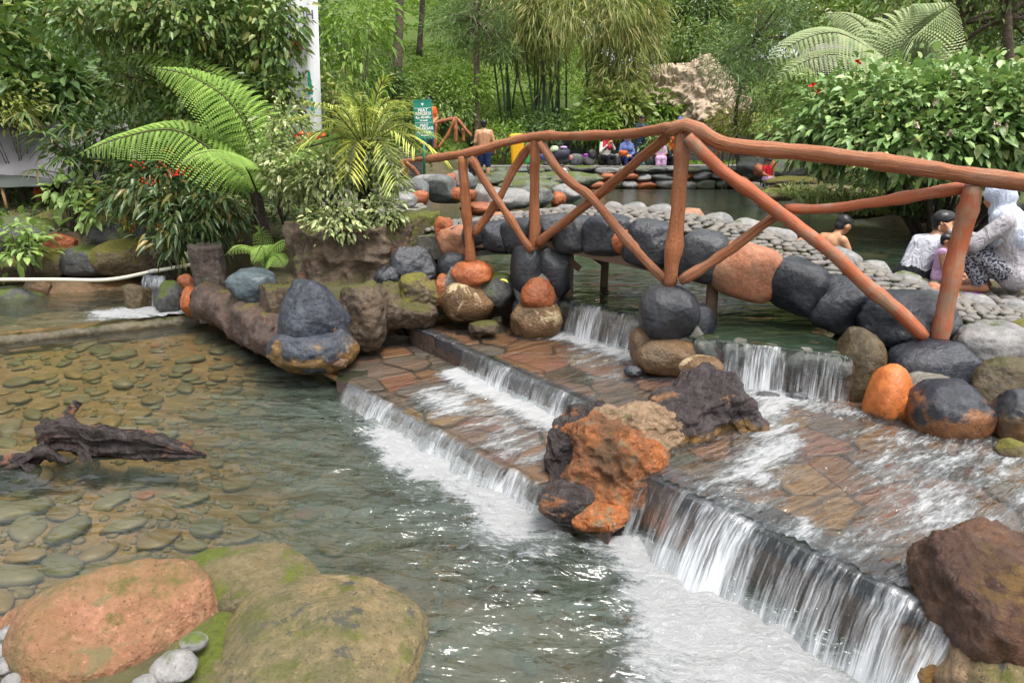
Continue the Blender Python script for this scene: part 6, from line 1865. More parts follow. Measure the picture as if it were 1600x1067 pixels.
for j, (px_, py_, w_, h_, Y, mt, lab) in enumerate([(790, 312, 90, 36, 13.6, mr_grey, 'broad grey rock behind the second railing post'), (835, 308, 60, 36, 14.5, mr_w[2], 'slate rock right of the second railing post'), (872, 312, 26, 26, 15.0, mr_orange, 'orange rock by the toddler in red shorts'), (885, 302, 50, 30, 16.0, mr_grey, 'grey rock behind the toddler in red shorts'), (748, 326, 60, 22, 12.0, mr_orange, 'orange stone at the culvert waterline'), (830, 292, 100, 24, 17.5, mr_w[3], 'flat greenish rock at the left pool end'), (800, 280, 120, 24, 19.0, mr_w[3], 'low mossy rock behind the flat greenish one'), (880, 282, 120, 28, 20.0, mr_w[3], 'greenish rock in front of the stone seats'), (720, 280, 40, 26, 15.8, mr_grey, 'pale boulder behind the culvert'), (775, 300, 24, 16, 14.4, mr_pink, 'small pink stone on the broad grey rock')]):
    prock('boulder', px_, py_, w_, h_, Y, mt, seed=640 + j, sub=4, rough=0.08, cuts=5, label=lab, cat='boulder', group=MBK, dep=1.0)

# --- text helper
def text_mesh(s, size, bold=0.0):
    cu = bpy.data.curves.new('lettering', 'FONT'); cu.body = s; cu.size = size; cu.align_x = 'CENTER'; cu.offset = bold; cu.extrude = 0.002; cu.resolution_u = 2
    o = bpy.data.objects.new('lettering', cu); COL.objects.link(o)
    dg = bpy.context.evaluated_depsgraph_get()
    me = bpy.data.meshes.new_from_object(o.evaluated_get(dg))
    bpy.data.objects.remove(o); bpy.data.curves.remove(cu)
    return me
m_white = m_plain('white_print', (0.8, 0.8, 0.78), 0.6, 0.03, bump=0.0)
m_signgreen = m_plain('sign_green', (0.02, 0.22, 0.15), 0.45, 0.12, 6, bump=0.03)
# green price sign
SY = 14.0
sc_ = W(662, 187, SY); f_ = proj(sc_)[2] / FPX
sign = empty('price_sign', W(663, 272, SY), label='green price sign with white lettering on a green post', cat='sign')
sw, shh = 29 * f_, 56 * f_
rot = Matrix.Rotation(math.radians(-3), 4, 'Y')
def on_sign(me, mat, name, dx, dz, par, off=-0.018, rx=True):
    o = obj(name, me, mat)
    o.parent = par; o.matrix_parent_inverse = Matrix.Translation(-Vector(sign.location))
    o.matrix_basis = Matrix.Translation(sc_) @ rot @ Matrix.Translation((dx, off, dz)) @ (Matrix.Rotation(math.pi / 2, 4, 'X') if rx else Matrix())
    return o
mb = MB(); mb.box((0, 0, 0), (sw, 0.02, shh))
bd = on_sign(mb.build('board', False), m_signgreen, 'board', 0, 0, sign, 0.0, False)
mb = MB(); mb.box((0, 0, 0), (sw * 1.03, 0.03, 0.025)); on_sign(mb.build('frame_bar', False), m_signgreen, 'frame_bar', 0, shh / 2, sign, 0.0, False)
mb = MB(); mb.box((0, 0, 0), (sw * 1.03, 0.03, 0.03)); on_sign(mb.build('frame_bar', False), m_signgreen, 'frame_bar', 0, -shh / 2, sign, 0.0, False)
for z in (0.30, -0.085, 0.0):
    if z:
        mb = MB(); mb.box((0, 0, 0), (sw * 0.94, 0.004, 0.006)); on_sign(mb.build('rule', False), m_white, 'rule', 0, z * shh, sign, -0.0125, False)
for s, size, dz in (('PIJAT', 0.085, 0.20), ('REFLEKSI', 0.078, 0.115), ('Rp. 40.000,-', 0.062, 0.025), ('30 menit', 0.042, -0.045), ('PIJAT', 0.07, -0.19), ('RELAKSASI', 0.074, -0.275), ('Rp. 70.000,-', 0.062, -0.37), ('30 menit', 0.042, -0.44)):
    on_sign(text_mesh(s, size, 0.0022), m_white, 'lettering', 0, dz * shh, sign, -0.0125)
V = [(0.0, -0.03, 0), (0.022, 0.0, 0), (0.022, 0.018, 0), (0.011, 0.026, 0), (0, 0.016, 0), (-0.011, 0.026, 0), (-0.022, 0.018, 0), (-0.022, 0.0, 0)]
on_sign(mesh('emblem', V, [tuple(range(8))], False), m_white, 'emblem', 0, 0.40 * shh, sign, -0.0125)
a, b_ = W(662, 212, SY + 0.03), W(663, 274, SY + 0.03)
V, F = tube([a, b_], 0.028, 10); wparent(obj('post', mesh('post', V, F), m_plain('post_green', (0.015, 0.2, 0.12), 0.4)), sign)
# dark notice board leaning at the path
nb = empty('notice_board', W(600, 279, 12.5), label='dark notice board with white letters and yellow rows by the path', cat='sign')
c = W(601, 262, 12.5); f_ = proj(c)[2] / FPX
tl = Matrix.Translation(c) @ Matrix.Rotation(math.radians(-18), 4, 'X') @ Matrix.Rotation(math.radians(-8), 4, 'Y')
def on_nb(me, mat, name, dx, dz, off, rx=False):
    o = obj(name, me, mat); o.parent = nb; o.matrix_parent_inverse = Matrix.Translation(-Vector(nb.location))
    o.matrix_basis = tl @ Matrix.Translation((dx, off, dz)) @ (Matrix.Rotation(math.pi / 2, 4, 'X') if rx else Matrix())
mb = MB(); mb.box((0, 0, 0), (44 * f_, 0.02, 32 * f_)); on_nb(mb.build('board', False), m_plain('board_slate', (0.04, 0.05, 0.06), 0.5), 'board', 0, 0, 0)
on_nb(text_mesh('DI W III', 0.13, 0.006), m_white, 'lettering', 0.0, 1 * f_, -0.013, True)
m_yel = m_plain('pale_yellow', (0.55, 0.5, 0.25), 0.6)
for r_ in range(3):
    for q in range(5):
        mb = MB(); mb.box((0, 0, 0), (7.4 * f_, 0.004, 4.4 * f_)); on_nb(mb.build('panel', False), m_yel, 'panel', (q - 2) * 8.3 * f_, (-4 - r_ * 5.2) * f_, -0.013)
# white banner
mbn = N('banner_cloth')
p = mbn.objc()
c_ = mbn.mix(mbn.noise(p, 2, 3), (0.74, 0.74, 0.78), (0.8, 0.8, 0.82))
m_banner = mbn.done(mbn.bsdf(c_, 0.7, None, 0.2))
BY = 8.35
ban = empty('banner', W(480, 240, BY), label='tall white banner with faded print half hidden by the glossy-leaved tree', cat='banner')
V = []; F = []
tl_, tr_, bl_, br_ = W(440, -40, BY), W(489, -40, BY), W(458, 235, BY), W(504, 235, BY)
for i in range(24):
    for j in range(10):
        q = tl_.lerp(bl_, i / 23).lerp(tr_.lerp(br_, i / 23), j / 9)
        V.append((q.x, q.y + 0.02 * math.sin(j * 1.2 + i * 0.3) , q.z))
for i in range(23):
    for j in range(9):
        a = i * 10 + j; F.append((a, a + 1, a + 11, a + 10))
V2 = [(x, y + 0.012, z) for x, y, z in V]; n = len(V)
F = F + [tuple(q + n for q in f[::-1]) for f in F]
wparent(obj('cloth', mesh('cloth', V + V2, F), m_banner), ban)
for (px_, py_, s, sz, col) in ((470, 24, 'SIRIH', 0.13, (0.12, 0.10, 0.18)), (480, 66, 'o', 0.12, (0.2, 0.18, 0.3))):
    o = obj('lettering', text_mesh(s, sz, 0.002), m_plain('print_' + s, col, 0.6)); o.parent = ban; o.matrix_parent_inverse = Matrix.Translation(-Vector(ban.location))
    o.matrix_basis = Matrix.Translation(W(px_, py_ + 6, BY - 0.05)) @ Matrix.Rotation(math.pi / 2, 4, 'X')
for (px_, py_, w_, h_, col, nm) in ((462, 70, 26, 16, (0.5, 0.10, 0.03), 'red_print'), (484, 130, 8, 34, (0.02, 0.3, 0.2), 'green_print'), (488, 165, 7, 24, (0.02, 0.35, 0.25), 'green_print')):
    c = W(px_, py_, BY - 0.045); f_ = proj(c)[2] / FPX
    V = [(c.x - w_ * f_ / 2, c.y, c.z - h_ * f_ / 2), (c.x + w_ * f_ / 2, c.y, c.z - h_ * f_ / 2), (c.x + w_ * f_ * 0.2, c.y, c.z + h_ * f_ / 2), (c.x - w_ * f_ * 0.25, c.y, c.z + h_ * f_ * 0.45)]
    wparent(obj(nm, mesh(nm, V, [(0, 1, 2, 3)], False), m_plain(nm, col, 0.6)), ban)
a, b_ = W(492, -40, BY + 0.04), W(504, 300, BY + 0.04)
V, F = tube([a, b_], 0.02, 8); wparent(obj('pole', mesh('pole', V, F), m_plain('banner_pole', (0.55, 0.55, 0.55), 0.4)), ban)
rs = np.random.RandomState(9)
fe = empty('flower_spray', W(482, 240, 8.0), label='spray of orange red flowers at the foot of the banner', cat='flowers')
m_opet = m_plain('orange_petal', (0.75, 0.13, 0.03), 0.5, 0.3, 20)
for q_ in range(7):
    c = np.array(W(466 + q_ * 6, 212 + (q_ % 3) * 4, 7.95)); n = 9
    V, F, li = leaves(c + rs.normal(size=(n, 3)) * 0.012, rs.normal(size=(n, 3)) + (0, -0.5, 0.3), 0.075, 0.045, rs, 'oval', flat=0.5)
    wparent(obj('flower', leaf_mesh('flower', [(V, F, rs.rand(n)[li])]), m_opet), fe)

# --- grey tarpaulin tent
m_tarp = m_plain('tarpaulin', (0.12, 0.115, 0.12), 0.55, 0.18, 3, bump=0.1)
tent = empty('tent', W(20, 335, 11.0), label='grey tarpaulin shelter at the far left under the trees', cat='tent')
def sheet(name, quad, nx, ny, sag, mat, par, seed=0, thick=0.008):
    V = []
    for i in range(ny):
        for j in range(nx):
            u, v = j / (nx - 1), i / (ny - 1)
            q = quad[0].lerp(quad[1], u).lerp(quad[3].lerp(quad[2], u), v)
            s_ = sag * math.sin(math.pi * u) * math.sin(math.pi * v)
            w_ = 0.025 * float(vnoise(np.array([[u * 5, v * 5, seed]]), seed)[0])
            V.append((q.x, q.y + w_, q.z - s_ + w_))
    F = [tuple(f) for f in grid_faces(nx, ny)]
    n = len(V)
    V = V + [(x, y + thick, z - thick) for x, y, z in V]
    F = F + [tuple(int(q) + n for q in f[::-1]) for f in F]
    return wparent(obj(name, mesh(name, V, F), mat), par)
sheet('roof', [W(-120, 212, 10.6), W(190, 206, 10.6), W(175, 292, 9.9), W(-120, 258, 9.7)], 24, 14, 0.1, m_tarp, tent, 1)
sheet('ridge_sheet', [W(-120, 188, 11.3), W(215, 188, 11.3), W(195, 210, 10.7), W(-120, 212, 10.7)], 24, 5, 0.0, m_tarp, tent, 2)
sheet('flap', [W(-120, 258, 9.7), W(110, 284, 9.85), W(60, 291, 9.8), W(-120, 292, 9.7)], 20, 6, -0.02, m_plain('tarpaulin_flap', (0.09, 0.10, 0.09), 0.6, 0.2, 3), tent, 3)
sheet('void_shade_sheet', [W(-160, 200, 13), W(240, 200, 13), W(240, 350, 13), W(-160, 350, 13)], 6, 6, 0.0, m_plain('void_shade_dark', (0.03, 0.03, 0.03), 0.9), tent, 4)  # near-black sheet added behind; its colour stands for the shaded void under the tarpaulin
for (x0, y0, x1, y1) in ((2, 290, 14, 338),):
    V, F = tube([W(x0, y0, 9.8), W(x1, y1, 9.8)], 0.02, 8, 2, 0.004); wparent(obj('pole', mesh('pole', V, F), m_plain('bamboo_pole', (0.25, 0.15, 0.06), 0.6)), tent)
V, F = rock_mesh((0.09, 0.07, 0.12), 5, sub=3, cuts=4)
obj('cloth_bundle', mesh('cloth_bundle', V, F), m_plain('orange_cloth', (0.35, 0.09, 0.02), 0.8), loc=W(62, 302, 10.3), label='orange cloth hanging under the tent edge', cat='cloth')

# --- litter bins
def bin_(px_, py_, w_, h_, Y, col, lab):
    c = W(px_, py_, Y); f_ = proj(c)[2] / FPX
    W2, H2 = w_ * f_ / 2, h_ * f_ / 2
    e = empty('litter_bin', (c.x, c.y, c.z - H2), label=lab, cat='litter bin', group='litter bins on posts')
    V = []; n = 16
    prof = [(-1, 0.72), (-0.95, 0.76), (0.7, 0.95), (0.74, 1.04), (0.8, 1.04)]
    for z, s in prof:
        for k_ in range(n):
            a = 2 * math.pi * k_ / n
            sx = math.copysign(abs(math.cos(a)) ** 0.5, math.cos(a)); sy = math.copysign(abs(math.sin(a)) ** 0.5, math.sin(a))
            V.append((c.x + sx * W2 * s, c.y + sy * W2 * 0.8 * s, c.z + z * H2))
    F = [(i * n + k_, i * n + (k_ + 1) % n, (i + 1) * n + (k_ + 1) % n, (i + 1) * n + k_) for i in range(len(prof) - 1) for k_ in range(n)] + [tuple(range(n - 1, -1, -1)), tuple((len(prof) - 1) * n + k_ for k_ in range(n))]
    wparent(obj('body', mesh('body', V, F, False), m_plain('bin_' + lab[:6], col, 0.4, 0.1, 4, bump=0.03)), e)
    V = []
    for z, s in ((0.8, 1.08), (0.9, 1.0), (1.0, 0.7)):
        for k_ in range(n):
            a = 2 * math.pi * k_ / n
            sx = math.copysign(abs(math.cos(a)) ** 0.5, math.cos(a)); sy = math.copysign(abs(math.sin(a)) ** 0.5, math.sin(a))
            V.append((c.x + sx * W2 * s, c.y + sy * W2 * 0.8 * s, c.z + z * H2))
    F = [(i * n + k_, i * n + (k_ + 1) % n, (i + 1) * n + (k_ + 1) % n, (i + 1) * n + k_) for i in range(2) for k_ in range(n)] + [tuple(2 * n + k_ for k_ in range(n))]
    wparent(obj('lid', mesh('lid', V, F, False), m_plain('lid_' + lab[:6], tuple(x * 0.8 for x in col), 0.4)), e)
    V, F = tube([(c.x, c.y + W2 * 0.9, c.z + H2 * 0.5), (c.x, c.y + W2 * 0.9, gz(c.x, c.y) - 0.1)], 0.03, 8)
    wparent(obj('post', mesh('post', V, F), m_plain('bin_post', (0.1, 0.1, 0.1), 0.5)), e)
bin_(808, 233, 24, 46, 20.6, (0.75, 0.38, 0.01), 'yellow tapered litter bin behind the left railing')
bin_(827, 232, 20, 44, 21.2, (0.03, 0.36, 0.12), 'green litter bin right of the yellow one')

# --- far log fences
def fence(name, logs, lab, base):
    e = empty(name, base, label=lab, cat='fence', group='far log fences')
    for j, (nm, pts, r) in enumerate(logs):
        log(nm, pts, r, e, 700 + j + int(base[0] * 10), n=14, seg=8)
fence('log_fence', [('rail', [(675, 196, 20), (690, 190, 20), (715, 184, 20)], 0.05), ('post', [(712, 183, 20), (712, 224, 20)], 0.06), ('brace', [(710, 186, 19.95), (700, 210, 19.95), (685, 232, 19.9)], 0.045), ('brace', [(714, 186, 20), (725, 200, 20), (737, 214, 20)], 0.045), ('post', [(681, 194, 20), (680, 234, 20)], 0.05), ('post', [(724, 200, 20.4), (724, 222, 20.4)], 0.05), ('brace', [(686, 192, 20.1), (676, 212, 20.1)], 0.045)], 'log fence with a pointed brace behind the green price sign', W(700, 236, 20))
fence('log_fence', [('rail', [(614, 253, 14.6), (635, 252, 14.5), (665, 248, 14.4)], 0.05), ('post', [(630, 253, 14.5), (637, 280, 14.5)], 0.06), ('brace', [(634, 254, 14.4), (650, 268, 14.4), (656, 279, 14.4)], 0.045)], 'short log fence left of the green price sign post', W(638, 280, 14.5))
mb = MB(); c = W(620, 265, 15.2); mb.box((c.x, c.y, c.z), (1.1, 0.15, 0.5))
o = obj('parapet', mb.build('parapet', False), mr_mossy_dark, label='dark low parapet behind the short log fence', cat='wall')

# --- belongings
def blob_thing(name, px_, py_, w_, h_, Y, mat, lab, cat, seed, grp='belongings on the stone seats', **kw):
    c = W(px_, py_, Y); f_ = proj(c)[2] / FPX
    V, F = rock_mesh((w_ * f_ / 2, w_ * f_ / 3, h_ * f_ / 2), seed, sub=3, rough=0.1, cuts=4, power=0.7, **kw)
    return obj(name, mesh(name, V, F), mat, loc=c, label=lab, cat=cat, group=grp)
bg_ = blob_thing('bag', 876, 240, 28, 18, 23.2, m_plain('bag_navy', (0.03, 0.03, 0.05), 0.6), 'dark patterned bag on the stone seat left of women', 'bag', 1)
V, F = tube(spline([W(868, 233, 23.1), W(876, 224, 23.1), W(884, 233, 23.1)], 12), 0.015, 6); o = obj('strap', mesh('strap', V, F), m_plain('bag_strap', (0.05, 0.05, 0.07), 0.6)); o.parent = bg_; o.matrix_parent_inverse = Matrix.Translation(-Vector(bg_.location))
blob_thing('bag', 866, 233, 14, 9, 23.1, m_plain('box_pale', (0.45, 0.55, 0.35), 0.5), 'pale green packet lying on the dark bag', 'packet', 2)
blob_thing('bag', 850, 245, 14, 10, 23.2, m_plain('bag_blue', (0.05, 0.06, 0.2), 0.6), 'small blue bag at the left seat end', 'bag', 3)
blob_thing('towel', 880, 231, 12, 5, 23.1, m_plain('towel_lilac', (0.4, 0.25, 0.5), 0.8), 'lilac towel on the dark bag', 'towel', 4)
blob_thing('bag', 925, 242, 14, 16, 23.2, m_plain('bag_black', (0.02, 0.02, 0.02), 0.6), 'black handbag left of the woman in red scarf', 'bag', 5)
blob_thing('cup', 892, 246, 5, 8, 23.1, m_plain('cup_red', (0.55, 0.2, 0.2), 0.5), 'small red and white cup on the stone seat', 'cup', 6)
blob_thing('pouch', 915, 243, 8, 5, 23.1, m_plain('pouch_purple', (0.25, 0.03, 0.3), 0.6), 'purple pouch on the low seat', 'pouch', 7)
blob_thing('bag', 828, 262, 10, 10, 19.6, m_plain('bag_grey', (0.1, 0.1, 0.12), 0.6), 'dark bag standing below the green bin', 'bag', 8)
blob_thing('cloth', 1003, 256, 8, 5, 22.6, m_plain('cloth_teal', (0.02, 0.25, 0.3), 0.7), 'teal cloth on the terrace edge', 'cloth', 9)
blob_thing('cup', 1098, 250, 5, 6, 22.5, m_white, 'white cup standing on the far pool wall', 'cup', 10)
# fallen leaf and litter
c = np.array(W(779, 438, 5.4)); rs = np.random.RandomState(2)
V, F, li = leaves(c[None], np.array([[0.8, -0.4, 0.1]]), 0.09, 0.06, rs, 'oval', flat=1.0)
obj('fallen_leaf', leaf_mesh('fallen_leaf', [(V, F, rs.rand(1)[li])]), m_plain('leaf_fallen_yellow', (0.5, 0.42, 0.05), 0.5), label='yellow fallen leaf on the mossy step between the left piers', cat='leaf')
V, F = rock_mesh((0.05, 0.04, 0.03), 4, sub=3, cuts=6, rough=0.2)
obj('litter', mesh('litter', V, F), m_plain('litter_white', (0.7, 0.68, 0.72), 0.4), loc=G(641, 500, 0.30), label='crumpled white wrapper at the left end of the upper step', cat='litter')
prock('boulder', 780, 455, 60, 50, 5.75, mr_mossy_dark, seed=690, sub=4, rough=0.06, power=0.7, label='dark mossy block between the two left piers', cat='boulder', group='small stones in the cascade')
prock('boulder', 755, 512, 48, 22, 5.42, mr_bark, seed=691, sub=4, rough=0.05, power=0.65, label='flat tan stone on the upper step before the left pier', cat='boulder', group='small stones in the cascade')
# ================================================================== PEOPLE
def m_skin(name, col):
    k = N(name)
    n1 = k.noise(k.objc(), 12, 4)
    c = k.mix(n1, tuple(x * 0.85 for x in col), tuple(x * 1.12 for x in col))
    return k.done(k.bsdf(c, 0.5, None, 0.4, **{'Subsurface Weight': 0.1, 'Subsurface Radius': (0.02, 0.008, 0.004)}))
def m_cloth(name, col, pat=None):
    k = N(name)
    p = k.objc()
    f = k.noise(p, 8, 4)
    c = k.mix(f, tuple(x * 0.85 for x in col), tuple(min(1, x * 1.1) for x in col))
    if pat is not None:
        c = k.mix(k.ramp(k.noise(p, pat[1], 3, 0.6), [(0.48, 0.0), (0.53, 1.0)]), c, pat[0])
    b = k.noise(k.map(p, scale=(1, 1, 0.5)), 14, 4, 0.6, 0.8)
    return k.done(k.bsdf(c, 0.85, k.bump(b, 1.0, 0.05), 0.15))
SK = m_skin('skin_tan', (0.36, 0.165, 0.085)); SK2 = m_skin('skin_fair', (0.43, 0.215, 0.115))
HAIR = m_plain('hair_black', (0.012, 0.011, 0.012), 0.4, 0.3, 30, bump=0.3)
LIP = m_plain('lips', (0.35, 0.10, 0.08), 0.5); EYE = m_plain('eye_dark', (0.015, 0.012, 0.01), 0.2)

def lerp(a, b, t): return tuple(np.array(a) * (1 - t) + np.array(b) * t)
def person(loc, rz, J, lab, S=1.0, skin=SK, top=None, bottom=None, sleeve=0.5, leg=0.5, voxel=0.018, hair='short', hijab=None, dress=False, loose=1.0, look=(0, -1, 0), grp='people at the pool', fat=1.0, shoes=None, tilt=0.0, hairmat=None, longtop=0.0, face=True, bare_top=False):
    """J: joints in metres, figure faces -Y. materials: 0 skin 1 top 2 bottom 3 lips 4 eyes 5 shoes"""
    e = empty('person', loc, rz, label=lab, cat='person', group=grp)
    J = {k_: np.array(v, float) * S for k_, v in J.items()}
    T = 1 if top is not None and not bare_top else 0
    B = 2 if bottom is not None else 0
    f = fat * S
    pr = []
    def c(a, b, r0, r1, t): pr.append((tuple(a), tuple(b), r0, r1, t))
    hd = J['head']; nk = J['neck']
    lk = np.array(look, float); lk /= np.linalg.norm(lk)
    up = hd - nk; up = up / np.linalg.norm(up)
    lk = lk - up * (lk @ up) * 0.4; lk /= np.linalg.norm(lk)
    sd = np.cross(lk, up); sd /= np.linalg.norm(sd); u2 = np.cross(sd, lk)
    c(hd + u2 * 0.028 * S - lk * 0.018 * S, hd + u2 * 0.028 * S + lk * 0.012 * S, 0.088 * S, 0.084 * S, 0)
    c(hd - u2 * 0.035 * S + lk * 0.03 * S, hd - u2 * 0.062 * S + lk * 0.042 * S, 0.06 * S, 0.038 * S, 0)
    if face:
        c(hd + lk * 0.088 * S + u2 * 0.005 * S, hd + lk * 0.098 * S - u2 * 0.018 * S, 0.011 * S, 0.015 * S, 0)
        for s in (-1, 1):
            if hijab is None: c(hd + sd * s * 0.086 * S - lk * 0.008 * S, hd + sd * s * 0.09 * S - lk * 0.012 * S - u2 * 0.03 * S, 0.018 * S, 0.014 * S, 0)
            c(hd + sd * s * 0.033 * S + lk * 0.083 * S + u2 * 0.012 * S, hd + sd * s * 0.036 * S + lk * 0.083 * S + u2 * 0.012 * S, 0.013 * S, 0.013 * S, 4)
        c(hd - u2 * 0.048 * S + lk * 0.085 * S - sd * 0.016 * S, hd - u2 * 0.048 * S + lk * 0.085 * S + sd * 0.016 * S, 0.009 * S, 0.009 * S, 3)
    c(nk - up * 0.03 * S, hd - up * 0.05 * S, 0.054 * S, 0.048 * S, 0)
    sl, sr, hl, hr, pv = J['sl'], J['sr'], J['hl'], J['hr'], J['pelvis']
    ch = (sl + sr) / 2
    for s_, h_ in ((sl, hl), (sr, hr)):
        c(lerp(ch, s_, 0.55) - (ch - pv) * 0.14, lerp(pv, h_, 0.75) + (ch - pv) * 0.30, 0.098 * f * loose, 0.092 * f * loose, T)
        c(lerp(pv, h_, 0.75) + (ch - pv) * 0.16, lerp(pv, h_, 0.85), 0.10 * f * (loose if longtop else 1), 0.105 * f * (loose if longtop else 1), T if longtop else B)
        c(s_, nk - up * 0.035 * S, 0.058 * f, 0.05 * S, T)
    c(ch - (ch - pv) * 0.1, pv + (ch - pv) * 0.25, 0.105 * f * loose, 0.10 * f * loose, T)
    c(pv + (ch - pv) * 0.1, pv, 0.11 * f, 0.11 * f, T if longtop else B)
    for s_, e_, w_ in ((sl, J['el'], J['wl']), (sr, J['er'], J['wr'])):
        full = sleeve >= 1.0
        c(s_, lerp(s_, e_, sleeve if not full else 1.0), 0.060 * f * (loose if T else 1), 0.054 * f * (loose if T else 1), T)
        c(s_, e_, 0.052 * f, 0.041 * f, T if full else 0)
        c(e_, w_, 0.042 * f, 0.029 * S, T if full and sleeve > 1.5 else 0)
        d = w_ - e_; d = d / max(np.linalg.norm(d), 1e-6)
        q = np.cross(d, (0, 1, 0)); q = q / max(np.linalg.norm(q), 1e-6)
        if s_ is sr: q = -q
        nn = np.cross(q, d)
        palm_ = w_ + d * 0.045 * S
        c(w_, palm_ + d * 0.02 * S, 0.026 * S, 0.032 * S, 0)
        for k_, (off, ln) in enumerate(((-0.03, 0.066), (-0.010, 0.078), (0.010, 0.074), (0.03, 0.058))):
            b0 = palm_ + q * off * S + d * 0.02 * S
            m_ = b0 + d * ln * 0.55 * S + nn * 0.006 * S
            fr = max(0.0095 * S, voxel * 0.62)
            c(b0, m_, fr, fr, 0); c(m_, m_ + d * ln * 0.4 * S + nn * 0.022 * S, fr, fr * 0.9, 0)
        th = w_ + d * 0.02 * S - q * 0.03 * S
        fr = max(0.011 * S, voxel * 0.62)
        c(th, th + d * 0.035 * S - q * 0.028 * S, fr * 1.15, fr, 0); c(th + d * 0.035 * S - q * 0.028 * S, th + d * 0.065 * S - q * 0.03 * S, fr, fr * 0.9, 0)
    for h_, k_, a_, t_ in ((hl, J['kl'], J['al'], J['tl']), (hr, J['kr'], J['ar'], J['tr'])):
        lg = leg
        c(h_, lerp(h_, k_, min(1, lg * 2)) if lg < 0.5 else k_, 0.098 * f, 0.078 * f if lg < 0.6 else 0.066 * f, B)
        c(h_, k_, 0.085 * f, 0.058 * f, B if lg >= 0.5 else 0)
        if lg > 0.5:
            c(k_, lerp(k_, a_, (lg - 0.5) * 2), 0.066 * f, 0.058 * f, B)
        c(k_, lerp(k_, a_, 0.35), 0.056 * f, 0.058 * f, B if lg > 0.7 else 0)
        c(lerp(k_, a_, 0.35), a_, 0.056 * f, 0.036 * S, B if lg > 0.95 else 0)
        c(a_ + (0, 0.02 * S, -0.02 * S), t_, 0.036 * S, 0.03 * S, 5 if shoes else 0)
    if dress:
        kn = (J['kl'] + J['kr']) / 2
        for k_, h_ in ((J['kl'], hl), (J['kr'], hr)):
            c(h_, k_, 0.12 * f, 0.11 * f, T)
            c(k_, lerp(k_, J['al'] if k_ is J['kl'] else J['ar'], 0.55), 0.10 * f, 0.10 * f, T)
        c(pv, kn, 0.13 * f, 0.11 * f, T)
    mats = [skin, top or skin, bottom or skin, LIP, EYE, shoes or skin]
    body = blob('body', pr, voxel, mats, e, 5, 0.004 * S)
    hm = hairmat or HAIR
    if hijab is None:
        hp = []
        r = 0.094 * S
        hp.append((tuple(hd + u2 * 0.048 * S - lk * 0.03 * S), tuple(hd + u2 * 0.052 * S + lk * 0.018 * S), r, r * 0.90, 0))
        hp.append((tuple(hd + u2 * 0.0 * S - lk * 0.04 * S), tuple(hd - u2 * 0.02 * S - lk * 0.045 * S), r * 0.86, r * 0.72, 0))
        if hair == 'long':
            hp.append((tuple(hd - lk * 0.05 * S), tuple(nk - lk * 0.05 * S - up * 0.06 * S), r * 0.9, r * 0.75, 0))
        blob('hair', hp, voxel * 0.8, [hm], e, 3, 0.006 * S)
    else:
        hp = []
        hp.append((tuple(hd + u2 * 0.045 * S - lk * 0.03 * S), tuple(hd + u2 * 0.04 * S + lk * 0.012 * S), 0.097 * S, 0.094 * S, 0))
        hp.append((tuple(hd - lk * 0.04 * S), tuple(hd - u2 * 0.07 * S - lk * 0.02 * S), 0.095 * S, 0.088 * S, 0))
        hp.append((tuple(hd - u2 * 0.1 * S - lk * 0.01 * S), tuple(nk - up * 0.02 * S), 0.085 * S, 0.11 * S, 0))
        for s_ in (sl, sr):
            hp.append((tuple(nk - up * 0.02 * S), tuple(lerp(nk, s_, 0.75) - up * 0.05 * S), 0.10 * S, 0.075 * f, 0))
            hp.append((tuple(lerp(nk, s_, 0.45) - up * 0.03 * S), tuple(lerp(ch, pv, 0.25) + (lerp(ch, s_, 0.5) - ch) + lk * 0.04 * S), 0.095 * f, 0.108 * f, 0))
            hp.append((tuple(lerp(nk, s_, 0.45) - up * 0.03 * S), tuple(lerp(ch, pv, 0.3) + (lerp(ch, s_, 0.4) - ch) - lk * 0.05 * S), 0.10 * f * loose, 0.112 * f * loose, 0))
        blob('headscarf', hp, voxel, [hijab], e, 4, 0.008 * S)
    return e

STAND = dict(pelvis=(0, 0, .92), neck=(0, .01, 1.42), head=(0, -.01, 1.545), sl=(.175, 0, 1.36), sr=(-.175, 0, 1.36), hl=(.09, 0, .88), hr=(-.09, 0, .88), el=(.25, .03, 1.09), er=(-.25, .03, 1.09), wl=(.25, -.06, .85), wr=(-.25, -.06, .85), kl=(.10, -.01, .47), kr=(-.10, -.01, .47), al=(.10, .03, .08), ar=(-.10, .03, .08), tl=(.12, -.13, .035), tr=(-.12, -.13, .035))
SIT = dict(pelvis=(0, 0, .10), neck=(0, -.02, .61), head=(0, -.05, .735), sl=(.17, -.01, .55), sr=(-.17, -.01, .55), hl=(.09, -.02, .10), hr=(-.09, -.02, .10), el=(.23, -.08, .30), er=(-.23, -.08, .30), wl=(.07, -.27, .22), wr=(-.07, -.27, .22), kl=(.11, -.42, .13), kr=(-.11, -.42, .13), al=(.10, -.45, -.27), ar=(-.10, -.45, -.27), tl=(.11, -.60, -.32), tr=(-.11, -.60, -.32))
def pose(base, **kw):
    d = dict(base); d.update(kw); return d

